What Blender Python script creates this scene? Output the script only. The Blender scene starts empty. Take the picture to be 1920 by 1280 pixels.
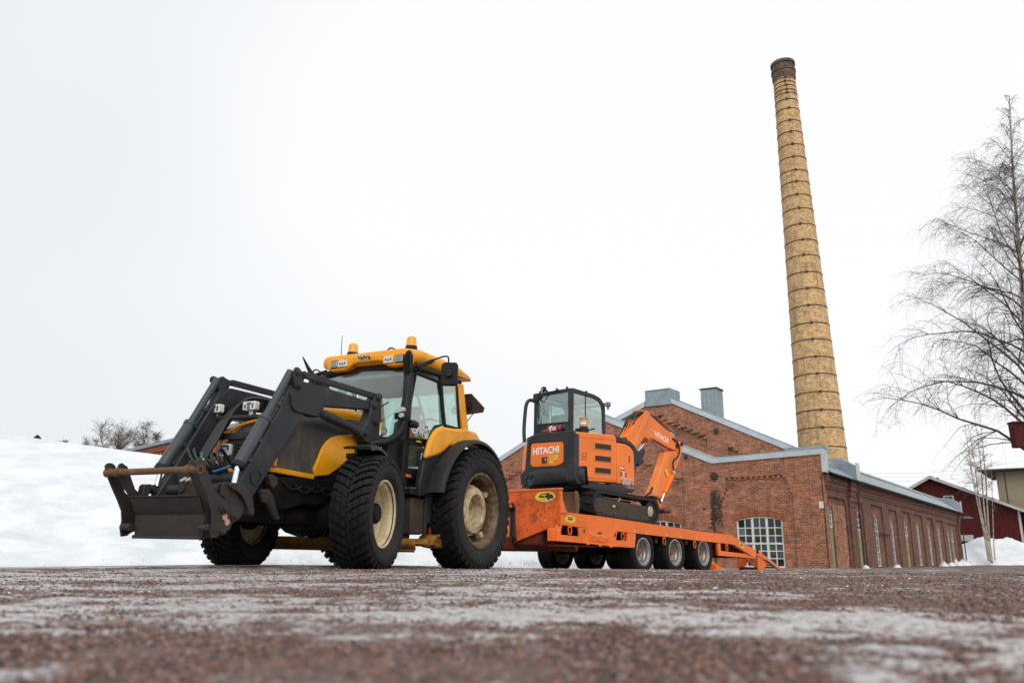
import bpy, bmesh, math, random
import numpy as np
from mathutils import Matrix, Vector
from mathutils.geometry import tessellate_polygon
R_ = math.radians
random.seed(7)
rng = np.random.default_rng(7)
S = bpy.context.scene
COL = S.collection

# ------------------------------------------------------------------ camera
cam_d = bpy.data.cameras.new('camera')
cam = bpy.data.objects.new('camera', cam_d)
COL.objects.link(cam)
cam_d.sensor_width = 36.0
cam_d.lens = 28.0
cam_d.clip_start = 0.02
cam_d.clip_end = 3000
cam.location = (0, 0, 0.10)
cam.rotation_euler = (R_(90 + 15.425), 0, 0)
cam_d.dof.use_dof = True
cam_d.dof.focus_distance = 11.0
cam_d.dof.aperture_fstop = 3.6
S.camera = cam

# ------------------------------------------------------------------ overcast sky and soft sun
W = bpy.data.worlds.new('World')
S.world = W
W.use_nodes = True
wn, wl = W.node_tree.nodes, W.node_tree.links
wn.clear()
o_ = wn.new('ShaderNodeOutputWorld')
bg = wn.new('ShaderNodeBackground')
sky = wn.new('ShaderNodeTexSky')
sky.sky_type = 'NISHITA'
sky.sun_disc = False
sky.sun_elevation = R_(40)
sky.sun_rotation = R_(172)
sky.air_density = 1.0
sky.dust_density = 4.0
cloud = wn.new('ShaderNodeTexNoise')
cloud.inputs['Scale'].default_value = 1.0
cloud.inputs['Detail'].default_value = 3.0
cramp = wn.new('ShaderNodeValToRGB')
cramp.color_ramp.elements[0].position = 0.25
cramp.color_ramp.elements[0].color = (7.7, 8.15, 8.5, 1)
cramp.color_ramp.elements[1].position = 0.62
cramp.color_ramp.elements[1].color = (9.95, 10.0, 10.05, 1)
wmix = wn.new('ShaderNodeMix')
wmix.data_type = 'RGBA'
wmix.inputs[0].default_value = 0.94
tc = wn.new('ShaderNodeTexCoord')
wl.new(tc.outputs['Generated'], cloud.inputs['Vector'])
csx = wn.new('ShaderNodeSeparateXYZ')
wl.new(tc.outputs['Generated'], csx.inputs[0])
cgr = wn.new('ShaderNodeMath')
cgr.operation = 'MULTIPLY_ADD'
cgr.inputs[1].default_value = 0.32
wl.new(csx.outputs[0], cgr.inputs[0])
wl.new(cloud.outputs['Fac'], cgr.inputs[2])
wl.new(cgr.outputs[0], cramp.inputs['Fac'])
wl.new(sky.outputs['Color'], wmix.inputs[6])
wl.new(cramp.outputs['Color'], wmix.inputs[7])
wl.new(wmix.outputs[2], bg.inputs['Color'])
bg.inputs['Strength'].default_value = 0.095
wl.new(bg.outputs['Background'], o_.inputs['Surface'])

sun_d = bpy.data.lights.new('sun', 'SUN')
sun_d.energy = 1.5
sun_d.angle = R_(60)
sun_d.color = (1.0, 0.97, 0.93)
sun = bpy.data.objects.new('sun', sun_d)
COL.objects.link(sun)
sun.rotation_euler = (R_(50), 0, R_(8))

S.view_settings.view_transform = 'Standard'
S.view_settings.look = 'None'
S.view_settings.exposure = 0.14
S.view_settings.gamma = 1.0
S.view_settings.use_curve_mapping = False
S.cycles.max_bounces = 6
S.cycles.transparent_max_bounces = 12

# ------------------------------------------------------------------ materials
def _m(name):
    m = bpy.data.materials.new(name)
    m.use_nodes = True
    nt = m.node_tree
    nt.nodes.clear()
    out = nt.nodes.new('ShaderNodeOutputMaterial')
    p = nt.nodes.new('ShaderNodeBsdfPrincipled')
    nt.links.new(p.outputs[0], out.inputs[0])
    return m, nt, p

def _noise(nt, scale, detail=4, rough=0.6, vec=None, stretch=None, coord='Object'):
    t = nt.nodes.new('ShaderNodeTexCoord')
    n = nt.nodes.new('ShaderNodeTexNoise')
    n.inputs['Scale'].default_value = scale
    n.inputs['Detail'].default_value = detail
    n.inputs['Roughness'].default_value = rough
    v = vec or t.outputs[coord]
    if stretch:
        mp = nt.nodes.new('ShaderNodeMapping')
        mp.inputs['Scale'].default_value = stretch
        nt.links.new(v, mp.inputs[0])
        v = mp.outputs[0]
    nt.links.new(v, n.inputs['Vector'])
    return n.outputs['Fac']

def _ramp(nt, fac, a, b, ca=0.0, cb=1.0):
    r = nt.nodes.new('ShaderNodeMapRange')
    r.interpolation_type = 'SMOOTHSTEP'
    for i, v in zip((1, 2, 3, 4), (a, b, ca, cb)):
        r.inputs[i].default_value = v
    nt.links.new(fac, r.inputs[0])
    return r.outputs[0]

def _mix(nt, fac, a, b, blend='MIX'):
    m = nt.nodes.new('ShaderNodeMix')
    m.data_type = 'RGBA'
    m.blend_type = blend
    for k, v in ((0, fac), (6, a), (7, b)):
        if hasattr(v, 'is_linked') or hasattr(v, 'links'):
            nt.links.new(v, m.inputs[k])
        elif k == 0:
            m.inputs[0].default_value = v
        else:
            m.inputs[k].default_value = (*v, 1) if len(v) == 3 else v
    return m.outputs[2]

def _bump(nt, p, fac, strength=0.3, dist=0.01):
    b = nt.nodes.new('ShaderNodeBump')
    b.inputs['Strength'].default_value = strength
    b.inputs['Distance'].default_value = dist
    nt.links.new(fac, b.inputs['Height'])
    nt.links.new(b.outputs[0], p.inputs['Normal'])

def paint(name, base, rough=0.45, dirt=(0.06, 0.045, 0.035), amount=0.35, scale=3.0,
          metal=0.0, rust=0.0, rustcol=(0.16, 0.055, 0.02), bump=0.05, streak=False, fine=22.0, spec=None):
    m, nt, p = _m(name)
    if spec is None:
        spec = 0.22 if max(base) < 0.07 else 0.28
    p.inputs['Specular IOR Level'].default_value = spec
    n1 = _noise(nt, scale, 6, 0.65, stretch=(1, 1, 0.35) if streak else None)
    n2 = _noise(nt, fine, 4, 0.6)
    # gentle overall tone change, then dirt, then rust specks
    c = _mix(nt, _ramp(nt, _noise(nt, scale * 0.6, 3), 0.3, 0.7), tuple(x * 0.86 for x in base), base)
    c = _mix(nt, _ramp(nt, n1, 0.44, 0.72, 0.0, amount), c, dirt)
    c = _mix(nt, _ramp(nt, n2, 0.60, 0.80, 0.0, amount * 0.7), c, dirt)
    if rust:
        n3 = _noise(nt, scale * 2.3, 8, 0.72)
        c = _mix(nt, _ramp(nt, n3, 0.57 - 0.22 * rust, 0.80 - 0.16 * rust, 0, min(1, 0.55 + rust * 0.4)), c, rustcol)
    nt.links.new(c, p.inputs['Base Color'])
    p.inputs['Metallic'].default_value = metal
    nt.links.new(_ramp(nt, n1, 0.3, 0.8, rough * 0.85, min(1, rough * 1.5)), p.inputs['Roughness'])
    if bump:
        _bump(nt, p, n2, bump * 4, 0.004)
    return m

def plain(name, base, rough=0.5, metal=0.0, bump=0.0, scale=40):
    m, nt, p = _m(name)
    n = _noise(nt, scale, 3)
    nt.links.new(_mix(nt, _ramp(nt, n, 0.3, 0.7), tuple(x * 0.8 for x in base), base), p.inputs['Base Color'])
    p.inputs['Roughness'].default_value = rough
    p.inputs['Metallic'].default_value = metal
    if bump:
        _bump(nt, p, n, bump, 0.003)
    return m

def glass(name, tint=(0.80, 0.90, 0.88), refl=1.0):
    m = bpy.data.materials.new(name)
    m.use_nodes = True
    nt = m.node_tree
    nt.nodes.clear()
    out = nt.nodes.new('ShaderNodeOutputMaterial')
    tr = nt.nodes.new('ShaderNodeBsdfTransparent')
    gl = nt.nodes.new('ShaderNodeBsdfGlossy')
    df = nt.nodes.new('ShaderNodeBsdfDiffuse')
    df.inputs[0].default_value = (0.45, 0.5, 0.48, 1)
    gl.inputs['Roughness'].default_value = 0.02
    gl.inputs[0].default_value = (1, 1, 1, 1)
    tr.inputs[0].default_value = (*tint, 1)
    fr = nt.nodes.new('ShaderNodeLayerWeight')
    fr.inputs[0].default_value = 0.25
    mu = nt.nodes.new('ShaderNodeMath')
    mu.operation = 'MULTIPLY_ADD'
    mu.inputs[1].default_value = 0.6 * refl
    mu.inputs[2].default_value = 0.10
    nt.links.new(fr.outputs['Facing'], mu.inputs[0])
    ms = nt.nodes.new('ShaderNodeMixShader')
    md = nt.nodes.new('ShaderNodeMixShader')
    nt.links.new(_ramp(nt, _noise(nt, 2.5, 5), 0.35, 0.75, 0.02, 0.16), md.inputs[0])   # film of road dirt
    nt.links.new(tr.outputs[0], md.inputs[1])
    nt.links.new(df.outputs[0], md.inputs[2])
    nt.links.new(mu.outputs[0], ms.inputs[0])
    nt.links.new(md.outputs[0], ms.inputs[1])
    nt.links.new(gl.outputs[0], ms.inputs[2])
    nt.links.new(ms.outputs[0], out.inputs[0])
    return m

def brick_mat(name, c1, c2, mortar, w=0.26, h=0.085, mort=0.012, radius=None, soot=0.25, dark=(0.05, 0.035, 0.03), cell=1.0, pale=0.5, vary=0.75, stain=None, streak=0.3):
    m, nt, p = _m(name)
    t = nt.nodes.new('ShaderNodeTexCoord')
    sx = nt.nodes.new('ShaderNodeSeparateXYZ')
    nt.links.new(t.outputs['Object'], sx.inputs[0])
    a = nt.nodes.new('ShaderNodeMath')
    cb = nt.nodes.new('ShaderNodeCombineXYZ')
    if radius:
        a.operation = 'ARCTAN2'
        nt.links.new(sx.outputs[1], a.inputs[0])
        nt.links.new(sx.outputs[0], a.inputs[1])
        mu = nt.nodes.new('ShaderNodeMath')
        mu.operation = 'MULTIPLY'
        mu.inputs[1].default_value = radius
        nt.links.new(a.outputs[0], mu.inputs[0])
        nt.links.new(mu.outputs[0], cb.inputs[0])
    else:
        a.operation = 'ADD'
        nt.links.new(sx.outputs[0], a.inputs[0])
        nt.links.new(sx.outputs[1], a.inputs[1])
        nt.links.new(a.outputs[0], cb.inputs[0])
    # slightly wavy courses
    wob = _noise(nt, 0.9, 2)
    ad = nt.nodes.new('ShaderNodeMath')
    ad.operation = 'MULTIPLY_ADD'
    ad.inputs[1].default_value = 0.05
    nt.links.new(wob, ad.inputs[0])
    nt.links.new(sx.outputs[2], ad.inputs[2])
    nt.links.new(ad.outputs[0], cb.inputs[1])
    b = nt.nodes.new('ShaderNodeTexBrick')
    b.inputs['Scale'].default_value = 1.0
    b.inputs['Mortar Size'].default_value = mort
    b.inputs['Mortar Smooth'].default_value = 0.2
    b.inputs['Brick Width'].default_value = w
    b.inputs['Row Height'].default_value = h
    b.inputs['Color1'].default_value = (0, 0, 0, 1)
    b.inputs['Color2'].default_value = (1, 1, 1, 1)
    b.inputs['Mortar'].default_value = (0.5, 0.5, 0.5, 1)
    b.inputs['Bias'].default_value = 0.0
    nt.links.new(cb.outputs[0], b.inputs['Vector'])
    n_big = _noise(nt, 0.7 * cell, 5, 0.6)
    n_mid = _noise(nt, 5.0 * cell, 3, 0.7)
    col = _mix(nt, b.outputs['Color'], c1, c2)
    col = _mix(nt, _ramp(nt, n_mid, 0.55, 0.75, 0, pale), col, tuple(min(1, x * 1.6 + 0.03) for x in c2))
    vr = nt.nodes.new('ShaderNodeTexWhiteNoise')
    fl = nt.nodes.new('ShaderNodeVectorMath')
    fl.operation = 'SNAP'
    fl.inputs[1].default_value = (w * 0.5, h, 1)
    nt.links.new(cb.outputs[0], fl.inputs[0])
    nt.links.new(fl.outputs[0], vr.inputs['Vector'])
    col = _mix(nt, _ramp(nt, vr.outputs['Value'], 0.80, 0.92, 0, 0.65), col, dark)
    col = _mix(nt, b.outputs['Fac'], col, mortar)
    col = _mix(nt, _ramp(nt, n_big, 0.50, 0.75, 0, soot), col, dark)
    # broad tonal patches: repaired, damp and bleached areas of different make
    pv = _noise(nt, 1.7 * cell, 4, 0.7, stretch=(1, 1, 1.8))
    pm = nt.nodes.new('ShaderNodeValToRGB')
    pm.color_ramp.elements[0].position = 0.30
    pm.color_ramp.elements[0].color = (0.50, 0.47, 0.46, 1)
    pm.color_ramp.elements[1].position = 0.68
    pm.color_ramp.elements[1].color = (1.32, 1.30, 1.26, 1)
    nt.links.new(pv, pm.inputs[0])
    col = _mix(nt, vary, col, pm.outputs[0], 'MULTIPLY')
    if streak:
        col = _mix(nt, _ramp(nt, _noise(nt, 1.4, 5, 0.65, stretch=(2.6, 2.6, 0.16)), 0.50, 0.72, 0, streak), col, dark)
    if stain:
        (xa, xw, zb, zt) = stain
        dx = nt.nodes.new('ShaderNodeMath')
        dx.operation = 'SUBTRACT'
        dx.inputs[1].default_value = xa
        nt.links.new(sx.outputs[0], dx.inputs[0])
        ab = nt.nodes.new('ShaderNodeMath')
        ab.operation = 'ABSOLUTE'
        nt.links.new(dx.outputs[0], ab.inputs[0])
        k1 = _ramp(nt, ab.outputs[0], xw * .5, xw, 1, 0)
        k2 = _ramp(nt, sx.outputs[2], zb, zb + 1.2, 0, 1)
        k3 = _ramp(nt, sx.outputs[2], zt - .7, zt, 1, 0)
        k4 = _ramp(nt, n_mid, 0.36, 0.55, 0.25, 0.95)
        for k in (k2, k3, k4):
            mm = nt.nodes.new('ShaderNodeMath')
            mm.operation = 'MULTIPLY'
            nt.links.new(k1, mm.inputs[0])
            nt.links.new(k, mm.inputs[1])
            k1 = mm.outputs[0]
        col = _mix(nt, k1, col, (0.022, 0.018, 0.016))
    nt.links.new(col, p.inputs['Base Color'])
    p.inputs['Roughness'].default_value = 0.9
    iv = nt.nodes.new('ShaderNodeMath')
    iv.operation = 'MULTIPLY_ADD'
    iv.inputs[1].default_value = -1
    nt.links.new(b.outputs['Fac'], iv.inputs[0])
    nt.links.new(n_mid, iv.inputs[2])
    _bump(nt, p, iv.outputs[0], 0.9, 0.012)
    return m

M = {}
M['yellow'] = paint('yellow_paint', (0.86, 0.355, 0.009), 0.32, amount=0.22, bump=0.012)
M['hood'] = paint('dusty_hood_cover', (0.052, 0.049, 0.045), 0.6, dirt=(0.17, 0.135, 0.10), amount=0.7, scale=2.2, bump=0.05, streak=True)
M['loader'] = paint('dark_grey_loader_paint', (0.026, 0.029, 0.034), 0.42, dirt=(0.085, 0.072, 0.060), amount=0.5, scale=3.0, bump=0.02)
M['loader2'] = paint('blue_grey_cylinder_paint', (0.055, 0.064, 0.072), 0.35, dirt=(0.08, 0.07, 0.06), amount=0.3, scale=4, bump=0.01)
M['rusty'] = paint('rusty_worn_steel', (0.036, 0.033, 0.032), 0.5, dirt=(0.075, 0.052, 0.036), amount=0.6, scale=4, rust=0.22, rustcol=(0.12, 0.052, 0.024), bump=0.06)
M['rustbar'] = paint('rust_brown_bar', (0.13, 0.065, 0.032), 0.6, dirt=(0.24, 0.13, 0.06), amount=0.6, scale=6, rust=0.2, bump=0.06)
M['chassis'] = paint('grimy_chassis', (0.008, 0.0075, 0.0075), 0.6, dirt=(0.028, 0.020, 0.015), amount=0.6, scale=4, bump=0.08, spec=0.15)
M['brown'] = paint('brown_dirty_tank', (0.05, 0.035, 0.027), 0.6, dirt=(0.10, 0.07, 0.05), amount=0.6, scale=6, bump=0.06)
M['plastic'] = paint('black_plastic', (0.011, 0.0115, 0.013), 0.5, dirt=(0.06, 0.055, 0.05), amount=0.25, scale=3, bump=0.02)
M['fender'] = paint('grey_black_fender', (0.019, 0.021, 0.024), 0.42, dirt=(0.07, 0.065, 0.06), amount=0.35, scale=2.5, bump=0.01)
M['rubber'] = paint('tyre_rubber', (0.008, 0.008, 0.0085), 0.65, dirt=(0.03, 0.027, 0.025), amount=0.3, scale=6, bump=0.05, spec=0.2)
M['sidewall'] = paint('dusty_tyre_sidewall', (0.020, 0.0195, 0.019), 0.7, dirt=(0.050, 0.045, 0.040), amount=0.5, scale=3, bump=0.03)
M['hose'] = plain('hydraulic_hose', (0.012, 0.012, 0.013), 0.45)
M['rim'] = paint('cream_rim', (0.70, 0.59, 0.36), 0.4, dirt=(0.22, 0.17, 0.10), amount=0.45, scale=5, rust=0.22, rustcol=(0.17, 0.07, 0.02))
M['rustbarrel'] = paint('rusted_rim_barrel', (0.20, 0.14, 0.08), 0.55, dirt=(0.09, 0.055, 0.03), amount=0.9, scale=4, rust=0.9, rustcol=(0.055, 0.024, 0.010))
M['rustrim'] = paint('rusty_cream_rim', (0.62, 0.50, 0.31), 0.5, dirt=(0.22, 0.15, 0.08), amount=0.6, scale=5, rust=0.55, rustcol=(0.14, 0.055, 0.015))
M['steelrim'] = paint('grey_steel_rim', (0.42, 0.41, 0.38), 0.32, dirt=(0.10, 0.08, 0.06), amount=0.7, scale=7, metal=0.6, rust=0.25)
M['chrome'] = plain('chrome_rod', (0.85, 0.85, 0.86), 0.12, metal=1.0)
M['zinc'] = plain('zinc_fittings', (0.5, 0.5, 0.48), 0.35, metal=0.8)
M['white'] = plain('white_lamp_body', (0.75, 0.75, 0.72), 0.4)
M['lens'] = plain('grey_lamp_lens', (0.55, 0.58, 0.58), 0.08)
M['darklens'] = plain('dark_reflector', (0.10, 0.11, 0.12), 0.2)
M['amber'] = plain('amber_lens', (0.90, 0.36, 0.01), 0.15)
M['orange_light'] = plain('orange_marker', (0.85, 0.16, 0.01), 0.25)
M['glass'] = glass('cab_glass', (0.76, 0.90, 0.855))
M['glass2'] = glass('cab_glass_tinted', (0.62, 0.72, 0.69))
M['seat'] = plain('seat_fabric', (0.06, 0.065, 0.07), 0.8)
M['liner'] = plain('cab_liner', (0.46, 0.49, 0.48), 0.7)
M['trailer'] = paint('orange_trailer_paint', (0.90, 0.185, 0.026), 0.38, dirt=(0.30, 0.07, 0.02), amount=0.3, scale=2.0, bump=0.012, fine=14)
M['headboard'] = paint('scraped_orange_paint', (0.80, 0.125, 0.014), 0.42, dirt=(0.12, 0.035, 0.015), amount=0.6, scale=3.0, bump=0.015, fine=9, rust=0.06)
M['darkorange'] = paint('grimy_dark_orange_frame', (0.14, 0.022, 0.008), 0.6, dirt=(0.03, 0.015, 0.01), amount=0.8, scale=3)
M['exorange'] = paint('excavator_orange', (0.92, 0.215, 0.026), 0.30, dirt=(0.35, 0.10, 0.03), amount=0.18, scale=1.6, bump=0.006)
M['exlight'] = paint('excavator_orange_top', (0.88, 0.27, 0.07), 0.35, dirt=(0.35, 0.12, 0.05), amount=0.2, scale=1.6, bump=0.006)
M['exblack'] = paint('excavator_charcoal', (0.024, 0.026, 0.029), 0.38, dirt=(0.075, 0.065, 0.055), amount=0.45, scale=2.4, bump=0.02)
M['track'] = paint('track_rubber', (0.018, 0.018, 0.018), 0.6, dirt=(0.075, 0.065, 0.055), amount=0.55, scale=5, bump=0.06)
M['trackframe'] = paint('dusty_track_frame', (0.06, 0.047, 0.038), 0.65, dirt=(0.10, 0.085, 0.065), amount=0.6, scale=4, bump=0.03)
M['cream'] = paint('cream_hub', (0.50, 0.42, 0.28), 0.6, amount=0.5, scale=12)
M['wood'] = paint('weathered_muddy_blade', (0.15, 0.085, 0.048), 0.8, dirt=(0.06, 0.04, 0.03), amount=0.7, scale=5, streak=True, bump=0.08)
M['beaconlens'] = plain('clear_amber_dome', (0.55, 0.33, 0.12), 0.2)
M['beaconcap'] = plain('orange_brown_cap', (0.50, 0.20, 0.07), 0.4)
M['red'] = plain('red_paint', (0.62, 0.02, 0.015), 0.35)
M['pink'] = plain('faded_pink_plate', (0.50, 0.30, 0.25), 0.5)
M['stickeryellow'] = plain('yellow_sticker', (0.85, 0.60, 0.03), 0.4)
M['whiteprint'] = plain('white_print', (0.85, 0.85, 0.83), 0.4)
M['blackprint'] = plain('black_print', (0.012, 0.012, 0.012), 0.5)
M['cleargrey'] = plain('pale_print', (0.55, 0.57, 0.56), 0.5)
M['green'] = plain('green_coupling', (0.02, 0.16, 0.08), 0.4)
M['blue'] = plain('blue_hose', (0.02, 0.16, 0.35), 0.4)
M['brick'] = brick_mat('red_brick', (0.25, 0.058, 0.022), (0.54, 0.165, 0.056), (0.40, 0.30, 0.23), soot=0.38, mort=0.014, pale=0.75)
M['brickfront'] = brick_mat('red_brick_sooty', (0.25, 0.058, 0.022), (0.54, 0.165, 0.056), (0.40, 0.30, 0.23), soot=0.38, mort=0.014, pale=0.75, stain=(-6.05, 0.42, 1.6, 4.6))
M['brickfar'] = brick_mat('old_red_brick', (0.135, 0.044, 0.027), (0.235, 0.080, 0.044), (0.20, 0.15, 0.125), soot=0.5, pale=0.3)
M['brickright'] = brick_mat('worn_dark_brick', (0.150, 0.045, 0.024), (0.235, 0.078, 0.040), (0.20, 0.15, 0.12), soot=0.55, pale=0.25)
M['archbrick'] = plain('arch_brick', (0.38, 0.125, 0.055), 0.9, bump=0.4, scale=9)
M['archbrick2'] = plain('arch_brick_dark', (0.27, 0.080, 0.038), 0.9, bump=0.4, scale=9)
M['mortar'] = plain('lime_mortar', (0.30, 0.24, 0.20), 0.95, bump=0.3, scale=12)
M['chimbrick'] = brick_mat('yellow_brick', (0.52, 0.25, 0.055), (0.74, 0.45, 0.15), (0.64, 0.55, 0.40), w=0.30, h=0.125, mort=0.020, radius=2.0, soot=0.20, dark=(0.17, 0.09, 0.04), pale=0.4, streak=0.55)
M['chimcap'] = brick_mat('sooty_cap_brick', (0.11, 0.075, 0.05), (0.19, 0.12, 0.07), (0.16, 0.13, 0.10), w=0.30, h=0.125, mort=0.02, radius=2.0, soot=0.8, dark=(0.02, 0.018, 0.018))
M['band'] = paint('rusty_iron_band', (0.12, 0.035, 0.022), 0.6, amount=0.5, scale=3, rust=0.3)
M['metalroof'] = paint('galvanised_sheet', (0.32, 0.38, 0.415), 0.38, dirt=(0.20, 0.23, 0.25), amount=0.6, scale=1.2, metal=0.35, bump=0.01)
M['metalroof2'] = paint('pale_painted_flashing', (0.56, 0.62, 0.65), 0.4, dirt=(0.36, 0.40, 0.42), amount=0.5, scale=1.5, metal=0.2, bump=0.01)
M['windowwhite'] = paint('old_white_window_paint', (0.80, 0.78, 0.72), 0.6, dirt=(0.33, 0.29, 0.24), amount=0.6, scale=4)
M['doorgreen'] = paint('faded_green_door', (0.30, 0.30, 0.16), 0.6, dirt=(0.18, 0.17, 0.10), amount=0.4, scale=3)
M['pane'] = plain('window_pane', (0.045, 0.060, 0.070), 0.08)
M['pane2'] = plain('pale_reflection_pane', (0.12, 0.15, 0.17), 0.2)  # pale bluish tone paints in sky reflection and pale curtains
M['pane3'] = plain('dark_window_pane', (0.018, 0.024, 0.028), 0.05)
M['iron'] = plain('cast_iron', (0.035, 0.032, 0.031), 0.7, bump=0.3)
M['barnred'] = paint('falu_red_boards', (0.085, 0.012, 0.010), 0.85, dirt=(0.045, 0.010, 0.009), amount=0.6, scale=2, streak=True)
M['trimwhite'] = paint('weathered_white_trim', (0.52, 0.52, 0.50), 0.7, amount=0.4, scale=3)
M['concrete'] = paint('stained_beige_concrete', (0.34, 0.28, 0.185), 0.9, dirt=(0.12, 0.10, 0.08), amount=0.6, scale=0.5, streak=True)
M['birchbark'] = paint('birch_bark', (0.42, 0.39, 0.33), 0.8, dirt=(0.035, 0.03, 0.028), amount=0.9, scale=4, fine=9)
M['twig'] = plain('dark_twigs', (0.10, 0.080, 0.074), 0.9)
M['twigbrown'] = plain('brown_twigs', (0.16, 0.115, 0.090), 0.9)
M['needle'] = plain('conifer_needles', (0.022, 0.035, 0.018), 0.9)

def snow_mat(name, dirt=0.0):
    m, nt, p = _m(name)
    a = _noise(nt, 1.2, 6, 0.6)
    b = _noise(nt, 9.0, 5, 0.6)
    c = _mix(nt, _ramp(nt, a, 0.3, 0.7), (0.60, 0.635, 0.665), (0.755, 0.775, 0.79))
    if dirt:
        c = _mix(nt, _ramp(nt, _noise(nt, 5.0, 8, 0.75), 0.56, 0.72, 0, dirt), c, (0.16, 0.115, 0.085))
    nt.links.new(c, p.inputs['Base Color'])
    p.inputs['Roughness'].default_value = 0.8
    p.inputs['Specular IOR Level'].default_value = 0.2
    mx = nt.nodes.new('ShaderNodeMath')
    mx.operation = 'MULTIPLY_ADD'
    mx.inputs[1].default_value = 0.25
    nt.links.new(b, mx.inputs[0])
    nt.links.new(a, mx.inputs[2])
    _bump(nt, p, mx.outputs[0], 0.5, 0.08)
    return m
M['snow'] = snow_mat('old_snow')
M['snowdirty'] = snow_mat('gritty_snow', 0.8)

# ------------------------------------------------------------------ mesh helpers (local axes: x = across, y = along, z = up)
class MB:
    def __init__(s):
        s.v, s.f = [], []
    def add(s, vs, fs):
        k = len(s.v)
        s.v += [tuple(q) for q in vs]
        s.f += [tuple(i + k for i in f) for f in fs]
        return s
    def box(s, x0, x1, y0, y1, z0, z1):
        vs = [(x, y, z) for z in (z0, z1) for y in (y0, y1) for x in (x0, x1)]
        return s.add(vs, [(0, 2, 3, 1), (4, 5, 7, 6), (0, 1, 5, 4), (2, 6, 7, 3), (0, 4, 6, 2), (1, 3, 7, 5)])
    def prism(s, poly, a0, a1, axis='x'):
        n = len(poly)
        def P(q, a):
            return (a, q[0], q[1]) if axis == 'x' else (q[0], a, q[1]) if axis == 'y' else (q[0], q[1], a)
        vs = [P(q, a0) for q in poly] + [P(q, a1) for q in poly]
        fs = [tuple(range(n))[::-1], tuple(range(n, 2 * n))]
        fs += [(i, (i + 1) % n, n + (i + 1) % n, n + i) for i in range(n)]
        return s.add(vs, fs)
    def holed(s, outer, holes, a0, a1, axis='y'):
        loops = [outer] + holes
        flat = [q for l in loops for q in l]
        tris = tessellate_polygon([[Vector((q[0], q[1], 0)) for q in l] for l in loops])
        n = len(flat)
        def P(q, a):
            return (a, q[0], q[1]) if axis == 'x' else (q[0], a, q[1]) if axis == 'y' else (q[0], q[1], a)
        vs = [P(q, a0) for q in flat] + [P(q, a1) for q in flat]
        fs = [tuple(t) for t in tris] + [tuple(i + n for i in t)[::-1] for t in tris]
        k = 0
        for l in loops:
            m = len(l)
            fs += [(k + i, k + (i + 1) % m, n + k + (i + 1) % m, n + k + i) for i in range(m)]
            k += m
        return s.add(vs, fs)
    def tube(s, pts, r, n=8, caps=True):
        pts = [Vector(p) for p in pts]
        rs = r if isinstance(r, (list, tuple)) else [r] * len(pts)
        up = None
        k = len(s.v)
        for i, p in enumerate(pts):
            d = (pts[min(i + 1, len(pts) - 1)] - pts[max(i - 1, 0)])
            if d.length < 1e-9:
                d = Vector((0, 0, 1))
            d.normalize()
            if up is None:
                up = Vector((0, 0, 1)) if abs(d.z) < 0.9 else Vector((1, 0, 0))
            a = d.cross(up)
            if a.length < 1e-6:
                a = d.cross(Vector((0, 1, 0.1)))
            a.normalize()
            b = a.cross(d).normalized()
            up = b
            for j in range(n):
                t = 2 * math.pi * j / n
                s.v.append(tuple(p + (a * math.cos(t) + b * math.sin(t)) * rs[i]))
        for i in range(len(pts) - 1):
            for j in range(n):
                j2 = (j + 1) % n
                s.f.append((k + i * n + j, k + i * n + j2, k + (i + 1) * n + j2, k + (i + 1) * n + j))
        if caps:
            s.f.append(tuple(k + j for j in range(n))[::-1])
            s.f.append(tuple(k + (len(pts) - 1) * n + j for j in range(n)))
        return s
    def cyl(s, p0, p1, r, n=16):
        return s.tube([p0, p1], r, n)
    def lathe(s, prof, c=(0, 0, 0), axis='x', n=48, close=False, caps=True):
        k = len(s.v)
        for r, a in prof:
            for j in range(n):
                t = 2 * math.pi * j / n
                p = (a, r * math.cos(t), r * math.sin(t)) if axis == 'x' else (r * math.cos(t), a, r * math.sin(t)) if axis == 'y' else (r * math.cos(t), r * math.sin(t), a)
                s.v.append((p[0] + c[0], p[1] + c[1], p[2] + c[2]))
        m = len(prof)
        for i in range(m if close else m - 1):
            for j in range(n):
                j2 = (j + 1) % n
                i2 = (i + 1) % m
                s.f.append((k + i * n + j, k + i2 * n + j, k + i2 * n + j2, k + i * n + j2))
        if not close and caps:
            s.f.append(tuple(k + j for j in range(n)))
            s.f.append(tuple(k + (m - 1) * n + j for j in range(n))[::-1])
        return s
    def build(s, name, mat, parent=None, bevel=0.0, smooth=35, seg=2, recalc=True):
        me = bpy.data.meshes.new(name)
        me.from_pydata(s.v, [], s.f)
        if recalc:
            bm = bmesh.new()
            bm.from_mesh(me)
            bmesh.ops.recalc_face_normals(bm, faces=bm.faces)
            bm.to_mesh(me)
            bm.free()
        me.materials.append(M[mat] if isinstance(mat, str) else mat)
        if smooth:
            me.shade_smooth()
            me.set_sharp_from_angle(angle=R_(smooth))
        o = bpy.data.objects.new(name, me)
        COL.objects.link(o)
        if parent:
            o.parent = parent
        if bevel:
            b = o.modifiers.new('bevel', 'BEVEL')
            b.width = bevel
            b.segments = seg
            b.limit_method = 'ANGLE'
            b.angle_limit = R_(35)
        return o

def empty(name, mat=None, loc=None, parent=None):
    o = bpy.data.objects.new(name, None)
    COL.objects.link(o)
    o.empty_display_size = 0.2
    if mat:
        X, Y, Z, t = mat
        o.matrix_world = Matrix(((X[0], Y[0], Z[0], t[0]), (X[1], Y[1], Z[1], t[1]), (X[2], Y[2], Z[2], t[2]), (0, 0, 0, 1)))
    if loc:
        o.location = loc
    if parent:
        o.parent = parent
    return o

def tag(o, label=None, cat=None, group=None, kind=None):
    for k, v in (('label', label), ('category', cat), ('group', group), ('kind', kind)):
        if v:
            o[k] = v
    return o

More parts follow.
